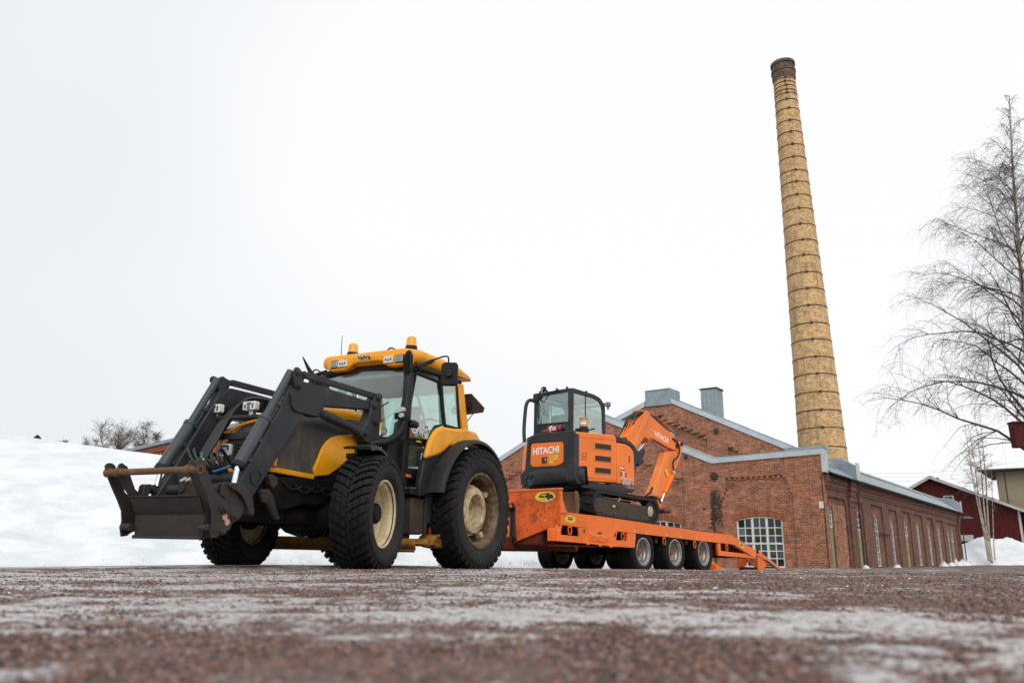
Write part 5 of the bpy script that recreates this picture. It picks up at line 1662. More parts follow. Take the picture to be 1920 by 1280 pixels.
for z in (1.925, 2.005):
    MB().lathe([(.032, SY - .125), (.034, SY - .11), (.034, SY - .07)], (SX, 0, z), 'y', 18).build('round_lamp', 'lens', br, smooth=40)
MB().lathe([(.02, .84), (.050, .86), (.055, .92), (.050, 1.0), (.03, 1.03)], (.94, 0, 1.84), 'y', 18).build('horn', 'plastic', ex, smooth=50)

# ------------------------------------------------ mirrors, slow-vehicle board
for sd in (1, -1):
    mi = empty('mirror', parent=tr)
    MB().prism([(0.907,2.64),(1.316,2.819),(1.342,2.78),(1.266,2.731),(0.932,2.603)], sd * .93, sd * .97).build('bracket', 'plastic', mi, bevel=.008)
    MB().tube([(sd * .80, 1.06, 2.60), (sd * .95, 1.02, 2.62)], .03, 8).build('bracket_foot', 'plastic', mi)
    MB().tube(smoothpath([(sd * .97, 1.22, 2.76), (sd * 1.12, 1.30, 2.83), (sd * 1.20, 1.32, 2.82), (sd * 1.205, 1.32, 2.72), (sd * 1.205, 1.31, 2.62)], 4), .012, 8).build('arm', 'plastic', mi, smooth=50)
    hd = MB().prism(rrect(-.115, .115, -.165, .165, .05, 5), -.04, .035, 'y').build('mirror_head', 'plastic', mi, bevel=.02, seg=3)
    hd.location = (sd * 1.21, 1.36, 2.585)
    hd.rotation_euler = (0, 0, sd * .35)
    MB().prism(rrect(-.10, .10, -.15, .15, .04, 5), .036, .042, 'y').build('mirror_glass', 'chrome', hd, smooth=0)
    MB().lathe([(.05, -.10), (.055, -.085), (.055, -.045)], (0, 0, .0), 'y', 16).build('mirror_knuckle', 'plastic', hd, smooth=40)
sg = empty('slow_vehicle_board', parent=tr)
MB().prism([(.64, 2.60), (.76, 2.60), (1.0, 2.36), (.98, 2.29), (.70, 2.27), (.42, 2.29), (.40, 2.36)], 2.75, 2.757, 'y').build('board', 'brown', sg, smooth=0)
MB().tube([(.62, 2.62, 2.64), (.86, 2.66, 2.27), (.72, 2.62, 2.08)], .009, 6).build('stay', 'plastic', sg)
MB().box(.72, .79, 2.70, 2.748, 2.36, 2.46).build('clamp', 'plastic', sg, bevel=.01)

# ------------------------------------------------ fenders
def band(prof_c, r0, r1, a0, a1, x0, x1, name, mat, n=24, lip=.05):
    """Arched mudguard: a thick curved sheet with a turned-down outer lip."""
    cy_, cz_ = prof_c
    mb = MB()
    secs = []
    for i in range(n + 1):
        t = i / n
        a = R_(a0 + (a1 - a0) * t)
        r_ = r0 + (r1 - r0) * t
        pts = [(x0, r_), (x1 - .05, r_ + .01), (x1 - .012, r_ - .005), (x1, r_ - lip), (x1 - .015, r_ - lip), (x1 - .03, r_ - .03), (x0, r_ - .025)]
        secs.append([(x, cy_ - q * math.cos(a), cz_ + q * math.sin(a)) for x, q in pts])
    return loft(secs, name, mat, tr, smooth=40)
for sd in (1, -1):
    if sd > 0:
        band((2.44, .80), 1.115, .93, 9, 132, .80, 1.19, 'rear_fender', 'fender')
        band((0, 0), .81, .70, 68, 174, -.26, .10, 'front_fender', 'fender').matrix_local = Matrix.Translation((1.02, 0, .63)) @ Matrix.Rotation(STEER, 4, 'Z')
    else:
        band((2.44, .80), 1.115, .93, 9, 132, -.80, -1.19, 'rear_fender', 'fender')
        band((0, 0), .81, .70, 68, 174, .26, -.10, 'front_fender', 'fender').matrix_local = Matrix.Translation((-1.02, 0, .63)) @ Matrix.Rotation(STEER, 4, 'Z')
    # inner rear quarter: black lower, yellow upper
    MB().prism([(1.235,1.411),(1.151,1.084),(1.154,0.901)] + [(1.45, .98), (1.62, 1.25), (1.85, 1.55)] + [(1.685,1.558),(1.421,1.452)], sd * .86, sd * .95).build('quarter_panel', 'fender', tr, bevel=.02)
    yp = [(1.189,1.409),(1.234,1.543),(1.282,1.66),(1.348,1.749),(1.416,1.823),(1.473,1.863),(1.639,1.904),(1.924,1.92)] + [(2.25, 1.965), (2.55, 1.95), (2.75, 1.80), (2.6, 1.70), (2.2, 1.70), (1.95, 1.64)] + [(1.816,1.663),(1.652,1.553),(1.49,1.486)]
    MB().prism(yp, sd * .92, sd * 1.0).build('rear_wing', 'yellow', tr, bevel=.05, seg=3)
    MB().prism([(.0, 1.36), (.3, 1.25), (.36, 1.05), (.30, 1.04), (.2, 1.2), (.0, 1.30)], sd * .60, sd * .80).build('fender_stay', 'plastic', tr, bevel=.01)

# ------------------------------------------------ steps, tank, belly blade and odds between the wheels
mb = MB()
mb.box(.62, .86, 1.12, 1.42, .42, .90)
mb.build('fuel_tank', 'brown', tr, bevel=.03)
MB().box(.60, .90, 1.02, 1.60, .93, 1.01).build('step_plate', 'plastic', tr, bevel=.008)
mb = MB()
for i in range(8):
    mb.box(.62, .90, 1.04 + .065 * i, 1.07 + .065 * i, 1.012, 1.022)
mb.build('step_tread', 'zinc', tr, smooth=0)
MB().box(.83, .87, 1.43, 1.49, .42, .96).build('step_hanger', 'rusty', tr, bevel=.006)
MB().lathe([(.03, .56), (.08, .58), (.09, .64), (.09, .84), (.10, .86), (.10, .94), (.06, .97)], (.80, 1.57, 0), 'z', 20).build('filter_canister', 'fender', tr, smooth=40)
MB().tube([(.84, 1.60, .62), (.84, 1.63, .40)], .022, 10).build('red_ram', 'red', tr)
MB().box(.80, .92, 1.58, 1.74, .655, .70).build('bracket', 'zinc', tr, bevel=.006)
MB().box(.74, 1.0, 1.62, 1.86, .408, .432).build('grey_plate', 'zinc', tr, bevel=.004)
bb = empty('belly_blade', parent=tr)
MB().prism([(1.16, .30), (1.40, .27), (1.52, .30), (1.50, .36), (1.30, .37)], .60, 1.0).build('blade_arm', 'wornyellow', bb, bevel=.02)
MB().prism([(1.48, .30), (1.60, .26), (1.84, .24), (1.82, .42), (1.56, .43), (1.50, .38)], .72, .98).build('blade_knuckle', 'wornyellow', bb, bevel=.03)
MB().lathe([(.05, .62), (.075, .64), (.075, .70), (.05, .72)], (0, 1.26, .40), 'x', 14).build('pivot', 'rusty', bb)
mold = MB()
for i in range(2):
    pass
ang = math.atan2(.55, 1.9)
P0, P1 = Vector((-1.02, .62, 0)), Vector((.92, 1.18, 0))
dd = (P1 - P0).normalized()
nn = Vector((dd.y, -dd.x, 0))
prof = [(.0, .22), (.05, .25), (.070, .29), (.06, .33), (.02, .365), (.0, .365), (.03, .33), (.04, .29), (.02, .25)]
mb = MB()
k_ = len(prof)
for P in (P0, P1):
    mb.v += [tuple(P + nn * a + Vector((0, 0, b))) for a, b in prof]
mb.f = [tuple(range(k_)), tuple(range(k_, 2 * k_))[::-1]] + [(i, (i + 1) % k_, k_ + (i + 1) % k_, k_ + i) for i in range(k_)]
mb.build('mouldboard', 'wornyellow', bb)
MB().tube([tuple(P0 + nn * .07 + Vector((0, 0, .21))), tuple(P1 + nn * .07 + Vector((0, 0, .21)))], .022, 6).build('cutting_edge', 'rustbar', bb)
MB().box(-.55, -.45, .72, .95, .36, .62).build('blade_hanger', 'chassis', bb, bevel=.01)
MB().box(-.20, .30, .70, 1.2, .40, .60).build('blade_carriage', 'chassis', bb, bevel=.02)
MB().tube([(-.62, .70, .42), (-.62, .80, .75)], .02, 8).build('blade_ram', 'zinc', bb)
# spare bits on the far side of the windscreen: swivel lamp and a curved intake pipe
hp_ = smoothpath([(-.30, .62, 2.30), (-.30, .38, 2.42), (-.30, .22, 2.53), (-.30, .07, 2.68)], 5)
MB().tube(hp_, [.06 - .054 * (i / (len(hp_) - 1)) ** 1.3 for i in range(len(hp_))], 12).build('far_horn', 'rusty', tr, smooth=50)
MB().box(-.66, -.52, .80, .92, 2.42, 2.60).build('far_lamp', 'plastic', tr, bevel=.02)
MB().tube([(-.60, .86, 2.42), (-.66, .98, 2.45)], .02, 8).build('far_lamp_arm', 'plastic', tr)
MB().tube([(-.62, .2, 2.28), (-.60, .86, 2.46)], .022, 8).build('far_rail', 'plastic', tr)
# rear drawbar
MB().box(-.14, .14, 2.9, 3.5, .42, .52).build('drawbar', 'chassis', tr, bevel=.01)
# warning label on the loader mast
MB().box(.6405, .6425, .600, .640, 1.66, 1.83).build('mast_label', 'stickeryellow', tr, smooth=0)
MB().box(.6428, .6435, .606, .634, 1.67, 1.735).build('mast_label_text', 'whiteprint', tr, smooth=0)

# ================================================================== low-loader trailer (frame: x across, y to the rear, z up; origin under its first axle)
tl = empty('trailer', [[0.76594, -0.64276, -0.01396], [0.64278, 0.76604, -0.00349], [0.01294, -0.0063, 0.9999], [1.87823, 18.56098, -0.11053]])
tag(tl, 'orange low loader trailer with lowered rear ramps hitched to the tractor', 'trailer')

def trailer_wheel(x, y, side):
    w_ = empty('wheel', parent=tl)
    R0, rm, Wd = .462, .285, .44
    h = Wd / 2
    prof = [(rm - .01, -h * .82), (rm + .02, -h * .92), (rm + .08, -h), (R0 - .06, -h * .98), (R0 - .015, -h * .90), (R0, -h * .72), (R0 + .002, 0)]
    prof = prof + [(r, -a) for r, a in prof[-2::-1]]
    mb = MB().lathe(prof, (0, 0, 0), 'x', 56, close=True)
    mb.build('tyre', 'rubber', w_, smooth=40)
    mb = MB()
    for k in range(44):
        for s_ in (-1, 1):
            a = 2 * math.pi * (k + (.5 if s_ > 0 else 0)) / 44
            P = []
            for x_, r_ in ((s_ * .02, R0 + .010), (s_ * h * .70, R0 + .010), (s_ * h * .93, R0 - .035)):
                for e in (-.045, .045):
                    P.append((x_, -(r_) * math.cos(a + e), r_ * math.sin(a + e)))
            mb.add(P, [(0, 2, 3, 1), (2, 4, 5, 3)])
            P2 = [(p[0], p[1] * .965, p[2] * .965) for p in P]
            k0 = len(mb.v)
            mb.v += P2
            b0 = k0 - 6
            for (i, j) in ((0, 2), (2, 4), (4, 5), (5, 3), (3, 1), (1, 0)):
                mb.f.append((b0 + i, b0 + j, k0 + j, k0 + i))
    mb.build('tread', 'rubber', w_, smooth=30, recalc=False)
    r = rm
    hh = h * .88
    MB().lathe([(r + .01, hh), (r + .012, hh + .012), (r - .01, hh + .014), (r - .018, hh - .015), (r - .04, hh - .03), (r - .045, hh - .09), (r - .055, hh - .10), (r - .065, hh - .17), (r - .10, hh - .19), (r - .13, hh - .17), (.10, hh - .165), (.095, hh - .25), (r - .02, -hh), (r + .01, -hh)], (0, 0, 0), 'x', 48, caps=False).build('rim', 'steelrim', w_, smooth=40)
    MB().lathe([(.095, hh - .30), (.092, hh - .13), (.07, hh - .115), (.065, hh - .09), (.055, hh - .08), (.0, hh - .078)], (0, 0, 0), 'x', 28).build('hub', 'hubred', w_, smooth=40)
    mb = MB()
    for i in range(8):
        a = 2 * math.pi * i / 8
        mb.cyl((hh - .175, .15 * math.cos(a), .15 * math.sin(a)), (hh - .12, .15 * math.cos(a), .15 * math.sin(a)), .014, 6)
    mb.build('wheel_nuts', 'zinc', w_)
    w_.location = (x, y, .43)
    if side < 0:
        w_.rotation_euler = (0, 0, math.pi)
    return w_
M['hubred'] = paint('worn_orange_hub', (0.34, 0.07, 0.03), 0.5, amount=0.5, scale=12, rust=0.4)
w0 = trailer_wheel(1.04, 0.0, 1)
for i, y in enumerate((0.0, 1.40, 2.80)):
    for sd in (1, -1):
        if i == 0 and sd == 1:
            continue
        c_ = dup(w0, tl)
        c_.location = (sd * 1.04 if sd > 0 else -1.12, y, .43)
        c_.rotation_euler = (0, 0, 0 if sd > 0 else math.pi)

beam = [(-3.099,1.116),(-2.872,1.126),(-1.883,1.105),(-0.585,1.061),(2.807,0.932),(4.328,0.903),(5.762,0.53),(5.728,0.322),(4.426,0.667),(2.783,0.709),(-1.01,0.828),(-0.976,0.825),(-3.1,0.892)]
for sd in (1, -1):
    MB().prism(beam, sd * 1.18, sd * 1.27).build('side_beam', 'trailer', tl, bevel=.012)
# load bed between the side beams
MB().prism([(-3.05, 1.085), (4.3, .885), (5.70, .50), (5.66, .40), (4.25, .76), (-3.05, .93)], -1.178, 1.178).build('deck', 'darkorange', tl, bevel=.01)
n_ = 9
for i in range(n_):          # wooden deck planks, full length
    x0 = -1.15 + 2.30 * i / n_
    MB().prism([(-2.98, 1.09), (4.28, .892), (4.28, .935), (-2.98, 1.133)], x0 + .012, x0 + 2.30 / n_ - .012).build('deck_plank', 'wood', tl, bevel=.005)
# chassis rails and axle beams under the bed
for sd in (1, -1):
    MB().prism([(-3.0, .90), (4.2, .72), (4.2, .52), (-3.0, .50)], sd * .42, sd * .55).build('chassis_rail', 'darkorange', tl, bevel=.012)
    for y in (.0, 1.4, 2.8):
        MB().box(sd * .52, sd * .66, y - .45, y + .45, .47, .56).build('spring', 'chassis', tl, bevel=.02)
for y in (.0, 1.4, 2.8):
    MB().tube([(-1.1, y, .43), (1.1, y, .43)], .075, 14).build('axle', 'chassis', tl, smooth=40)
for y in (-2.6, -1.6, -.6, .7, 2.1, 3.4):
    MB().box(-1.17, 1.17, y - .05, y + .05, .62, .80).build('cross_member', 'darkorange', tl, bevel=.01)

# headboard: tall front plate tapering to the drawbar
hb_ = [(-1.30, 1.56), (1.31, 1.545), (1.31, .875), (1.07, .82), (.82, .75), (.26, .58), (.0, .49), (-.25, .58), (-.82, .75), (-1.25, .87)]
MB().prism([(a, b) for a, b in hb_], -3.10, -3.06, 'y').build('headboard', 'headboard', tl, bevel=.01)
MB().box(-1.31, 1.325, -3.115, -3.00, 1.535, 1.568).build('headboard_rim', 'trailer', tl, bevel=.01)
for sd in (1, -1):
    MB().prism([(-3.058, 1.53), (-3.00, 1.53), (-2.99, 1.36), (-2.86, 1.13), (-2.86, 1.10), (-3.058, 1.10)], sd * 1.24, sd * 1.30).build('headboard_wing', 'trailer', tl, bevel=.008)
# scraped paint patches, grease marks and leftover numerals (flat on the plate)
def patch(pts, mat, y=-3.1035, name='stain'):
    return MB().prism(pts, y, y + .002, 'y').build(name, mat, tl, smooth=0)
def blob(cx, cz, rx, rz, n=18, jag=.25, seed=0):
    r_ = random.Random(seed)
    return [(cx + rx * (1 + r_.uniform(-jag, jag)) * math.cos(2 * math.pi * i / n), cz + rz * (1 + r_.uniform(-jag, jag)) * math.sin(2 * math.pi * i / n)) for i in range(n)]
M['grease'] = plain('black_grease', (0.013, 0.012, 0.012), 0.35)
M['scratch'] = plain('scraped_rust', (0.25, 0.045, 0.014), 0.7)
M['chip'] = plain('bright_chip', (0.80, 0.36, 0.10), 0.6)
patch([(.075, .52), (.085, .9), (.075, 1.28), (.11, 1.335), (.17, 1.325), (.21, 1.24), (.222, 1.0), (.235, .8), (.262, .60), (.18, .56)], 'grease')
patch([(-.20, .56), (-.16, 1.1), (-.13, 1.30), (-.04, 1.32), (.0, 1.20), (-.02, .9), (-.01, .5), (-.1, .52)], 'grease')
for i, (cx, cz, rx, rz) in enumerate(((.78, 1.17, .035, .03), (.86, 1.06, .02, .025), (.90, 1.20, .018, .05), (.93, 1.28, .016, .06), (.70, .98, .03, .05), (.62, .94, .02, .02), (.96, 1.02, .02, .015), (1.05, 1.20, .02, .035), (1.17, 1.22, .012, .03), (.80, .86, .012, .012), (.45, .90, .012, .03), (.66, 1.06, .02, .02), (.88, .82, .035, .014), (.52, .80, .02, .03), (.74, .80, .01, .01))):
    patch(blob(cx, cz, rx * .7, rz * .75, 12, .45, i), 'scratch')
for i, (cx, cz, rx, rz) in enumerate(((1.09, 1.09, .012, .04), (.97, .97, .018, .03), (.63, 1.12, .05, .004))):
    patch(blob(cx, cz, rx, rz, 10, .4, 60 + i), 'chip')
patch([(.45, 1.352), (.66, 1.352), (.66, 1.343), (.45, 1.343)], 'scratch')
patch([(.645, 1.343), (.655, 1.343), (.625, 1.23), (.612, 1.23)], 'scratch')
patch([(.95, 1.30), (.958, 1.30), (.955, 1.10), (.948, 1.10)], 'scratch')
for i in range(26):
    patch(blob(random.uniform(.3, 1.25), random.uniform(.85, 1.4), random.uniform(.004, .010), random.uniform(.004, .016), 7, .4, 100 + i), 'scratch')
# oval yellow stickers with torn black print
def sticker(cx, cz, rx, rz, face, d, parent, words, torn=True, rot=0.0):
    def P(a, b):
        c, s = math.cos(rot), math.sin(rot)
        return (cx + a * c - b * s, cz + a * s + b * c)
    ax = 'y' if face == 'rear' else 'x'
    sg_ = -1 if face == 'rear' else 1
    ov = [P(rx * math.cos(t), rz * math.sin(t)) for t in np.linspace(0, 2 * math.pi, 28, endpoint=False)]
    st = MB().prism(ov, d, d + .002 * sg_, ax).build('oval_sticker', 'stickeryellow', parent, smooth=0)
    e = d + .0035 * sg_
    MB().prism([P(-.55 * rx, .35 * rz), (P(-.35 * rx, .62 * rz)), P(.45 * rx, .66 * rz), P(.62 * rx, .40 * rz), P(.40 * rx, .48 * rz), P(-.2 * rx, .45 * rz)], e, e + .001 * sg_, ax).build('print', 'blackprint', st, smooth=0)
    loc = (cx - rx * .18, e, cz - rz * .02) if face == 'rear' else (e, cx - rx * .05, cz + rz * .0)
    text('lettering', words, rz * .62, loc, face, 'blackprint', st, .0008, 1.2, .004, shear=.25, rot=rot)
    MB().prism([P(-.5 * rx, -.55 * rz), P(.1 * rx, -.55 * rz), P(.1 * rx, -.62 * rz), P(-.5 * rx, -.62 * rz)], e, e + .001 * sg_, ax).build('print', 'scratch', st, smooth=0)
    if torn:
        MB().prism([P(.15 * rx, .80 * rz), P(.30 * rx, .72 * rz), P(.45 * rx, .30 * rz), P(.70 * rx, .45 * rz), P(.84 * rx, -.1 * rz), P(.75 * rx, -.5 * rz), P(.55 * rx, -.3 * rz), P(.40 * rx, -.75 * rz), P(.2 * rx, -.45 * rz), P(.12 * rx, .1 * rz)], e + .001 * sg_, e + .002 * sg_, ax).build('torn_patch', 'hose', st, smooth=0)
        MB().prism([P(.05 * rx, -.75 * rz), P(.15 * rx, -.45 * rz), P(.35 * rx, -.72 * rz), P(.5 * rx, -.45 * rz), P(.72 * rx, -.62 * rz), P(.5 * rx, -.85 * rz), P(.2 * rx, -1.0 * rz)], e + .001 * sg_, e + .002 * sg_, ax).build('torn_paper', 'cleargrey', st, smooth=0)
sticker(.96, 1.415, .245, .098, 'rear', -3.1025, tl, 'PRICIN')
sticker(-2.715, 1.0, .17, .070, 'side', 1.2715, tl, 'PRICIN', False)
sticker(4.88, .655, .16, .060, 'side', 1.2715, tl, 'PRICIN', False, -.28)
# drawbar neck running forward to the tractor
MB().prism([(-4.5, .46), (-4.5, .58), (-3.2, .66), (-2.4, .88), (-2.2, .62), (-3.0, .42)], -.14, .14).build('drawbar', 'darkorange', tl, bevel=.02)
MB().prism([(-3.05, .86), (-3.05, .52), (-2.4, .40), (-1.9, .40), (-1.9, .86)], -.85, .85).build('front_box', 'darkorange', tl, bevel=.012)
MB().tube([(.09, -3.16, .50), (.09, -3.16, 1.27)], .022, 8).build('parking_leg', 'trailer', tl)
MB().lathe([(.05, -3.18), (.05, -3.12)], (.10, 0, 1.24), 'y', 14).build('lamp', 'orange_light', tl)
MB().box(-.02, .16, -3.20, -3.12, 1.16, 1.23).build('coupling_box', 'chassis', tl, bevel=.01)

# side locker with two lashing openings and a pressed door
lock = [(-3.142,0.84),(-3.086,0.887),(-2.319,0.873),(-1.045,0.832),(-0.323,0.808),(-0.383,0.508),(-1.007,0.52),(-1.241,0.516),(-2.339,0.565),(-3.15,0.589)]
o1 = [(-2.957,0.881),(-2.995,0.804),(-3.01,0.706),(-2.404,0.685),(-2.417,0.781),(-2.441,0.86)]
o2 = [(-1.037,0.823),(-1.082,0.75),(-1.103,0.647),(-0.68,0.643),(-0.677,0.805)]
MB().holed(lock, [o1, o2], 1.225, 1.262, 'x').build('side_locker', 'trailer', tl, bevel=.005)
MB().prism([(-2.95, .86), (-.45, .80), (-.45, .53), (-2.95, .60)], .98, 1.10).build('locker_back', 'chassis', tl, smooth=0)
MB().box(1.10, 1.2245, -3.20, -.40, .50, .515).build('locker_floor', 'darkorange', tl, smooth=0)
MB().prism([(-3.215,0.798),(-3.062,0.847),(-3.07,0.591),(-3.208,0.588)], 1.10, 1.225).build('locker_end', 'trailer', tl, smooth=0)
(ua_, wa_), (ub_, wb_) = (-0.638,0.771),(-0.469,0.634)
MB().box(1.12, 1.222, ua_, ub_, wb_, wa_ + .02).build('locker_divider', 'headboard', tl, smooth=0)
dr = [(-2.313,0.86),(-2.333,0.566),(-1.255,0.523),(-1.149,0.836)]
door = MB().prism(dr, 1.2625, 1.272).build('locker_door', 'trailer', tl, bevel=.004)
cx_, cz_ = -1.72, .69
MB().add([(1.272, -2.16, .60), (1.272, -1.39, .575), (1.283, cx_, .612), (1.272, cx_, cz_)], [(0, 1, 2), (0, 2, 3), (1, 3, 2)]).build('pressed_triangle', 'headboard', door, smooth=0)
MB().add([(1.2722, -2.2, .82), (1.2722, -1.72, .70), (1.285, -1.95, .72), (1.2722, -2.18, .62)], [(0, 1, 2), (1, 3, 2), (3, 0, 2)]).build('pressed_facet', 'trailer', door, smooth=0)
MB().add([(1.2722, -1.28, .77), (1.2722, -1.72, .70), (1.285, -1.5, .67), (1.2722, -1.34, .58)], [(1, 0, 2), (0, 3, 2), (3, 1, 2)]).build('pressed_facet', 'trailer', door, smooth=0)
for (y0, y1, z0, z1) in [(-1.79, -1.65, .755, .785)]:
    MB().box(1.2725, 1.276, y0, y1, z0, z1).build('keyhole', 'blackprint', door, smooth=0)
for y0, z0 in ((-2.28, .76), (-1.17, .72)):
    MB().box(1.2725, 1.279, y0, y0 + .035, z0, z0 + .07).build('hinge', 'chassis', door, bevel=.003)
for y0, z0 in ((-2.18, .535), (-1.75, .515), (-1.37, .50)):
    MB().box(1.262, 1.285, y0, y0 + .09, z0, z0 + .035).build('door_tab', 'trailer', door, bevel=.004)
for y0, z0 in [(-3.079,0.781),(-0.43,0.694)]:
    MB().lathe([(.0, 1.263), (.033, 1.263), (.033, 1.272), (.0, 1.273)], (0, y0, z0), 'x', 16, caps=False).build('marker_disc', 'chip', tl, smooth=0)
# lashing rings
for y0, z0 in [(-2.704,0.872),(-0.828,0.798),(0.89,0.751),(2.329,0.699),(4.05,0.649)]:
    P = [(1.25, y0 - .05, z0), (1.25, y0 - .055, z0 - .09), (1.25, y0 - .03, z0 - .145), (1.25, y0 + .03, z0 - .145), (1.25, y0 + .055, z0 - .09), (1.25, y0 + .05, z0)]
    MB().tube(smoothpath(P, 4), .013, 8).build('lashing_ring', 'headboard', tl, smooth=50)
    MB().box(1.235, 1.265, y0 - .04, y0 + .04, z0 - .03, z0 + .02).build('ring_lug', 'headboard', tl, bevel=.004)
for y0, z0 in [(-0.391,0.847),(0.083,0.829),(0.991,0.802),(1.597,0.783),(2.39,0.762),(3.056,0.741)]:
    MB().box(1.2705, 1.277, y0 - .022, y0 + .022, z0 - .02, z0 + .025).build('marker', 'stickeryellow', tl, smooth=0)
# small triangle bracket and plates under the locker
MB().prism([(-2.089,0.527),(-1.922,0.53),(-1.985,0.408)], .88, .91).build('jack_bracket', 'headboard', tl, bevel=.005)
# rear wedge bracket
rb_ = [(3.526,0.682),(3.686,0.677),(3.688,0.497),(4.343,0.472),(5.125,0.44),(5.767,0.328),(5.289,0.336),(3.575,0.378)]
MB().prism(rb_, 1.19, 1.262).build('rear_side_frame', 'trailer', tl, bevel=.008)
MB().box(-1.18, 1.18, 3.62, 3.72, .40, .68).build('rear_cross_member', 'darkorange', tl, bevel=.01)
MB().box(-1.18, 1.18, 5.55, 5.74, .33, .50).build('rear_bumper', 'darkorange', tl, bevel=.02)
for sd in (1, -1):
    rp = empty('loading_ramp', parent=tl)
    for xa in (.62, 1.17):
        P = [(5.80, .55), (5.95, .54), (6.14, .50), (6.39, .43), (7.45, .10), (7.62, .015), (7.45, .0), (6.9, .15), (6.30, .33), (5.85, .42)]
        MB().prism(P, sd * xa, sd * (xa + .05)).build('ramp_cheek', 'trailer', rp, bevel=.008)
    for k_ in range(9):
        t = k_ / 8
        MB().box(sd * .665, sd * 1.165, 6.0 + 1.4 * t, 6.06 + 1.4 * t, .475 - .40 * t, .515 - .40 * t).build('ramp_rung', 'darkorange', rp, bevel=.006)
    MB().prism([(6.02, .42), (6.74, .22), (6.28, .01), (6.02, .01)], sd * 1.16, sd * 1.20).build('ramp_leg', 'trailer', rp, bevel=.008)
    MB().prism([(6.02, .42), (6.60, .24), (6.22, .01), (6.02, .01)], sd * .62, sd * .66).build('ramp_leg', 'headboard', rp, bevel=.008)
    MB().tube([(sd * 1.235, 6.42, .33), (sd * 1.235, 7.2, .07)], .03, 10).build('ramp_ram', 'zinc', rp, smooth=40)
    MB().cyl((sd * 1.15, 5.95, .50), (sd * 1.25, 5.95, .50), .045, 14).build('ramp_hinge', 'chassis', rp, smooth=40)
    MB().box(sd * .64, sd * 1.18, 6.05, 6.14, .03, .10).build('ramp_foot', 'darkorange', rp, bevel=.006)
MB().prism([(8.0 - 2.3, .40), (5.95, .33), (5.95, .02), (5.75, .02)], -.62, -.56).build('support_leg', 'headboard', tl, bevel=.006)
# chock lying by the last wheel
MB().prism([(3.45, .0), (3.9, .0), (3.50, .17)], 1.0, 1.22).build('wheel_chock', 'trailer', tl, bevel=.006)

# ================================================================== compact excavator on the trailer (frame: x across, y forward of the machine, z up)
xc = empty('mini_excavator', [[0.74288, -0.66928, -0.01396], [0.66898, 0.74298, -0.02094], [0.02439, 0.00622, 0.99968], [1.08179, 17.66744, 0.91425]])
tag(xc, 'orange and black compact excavator with folded boom standing on the trailer', 'excavator')
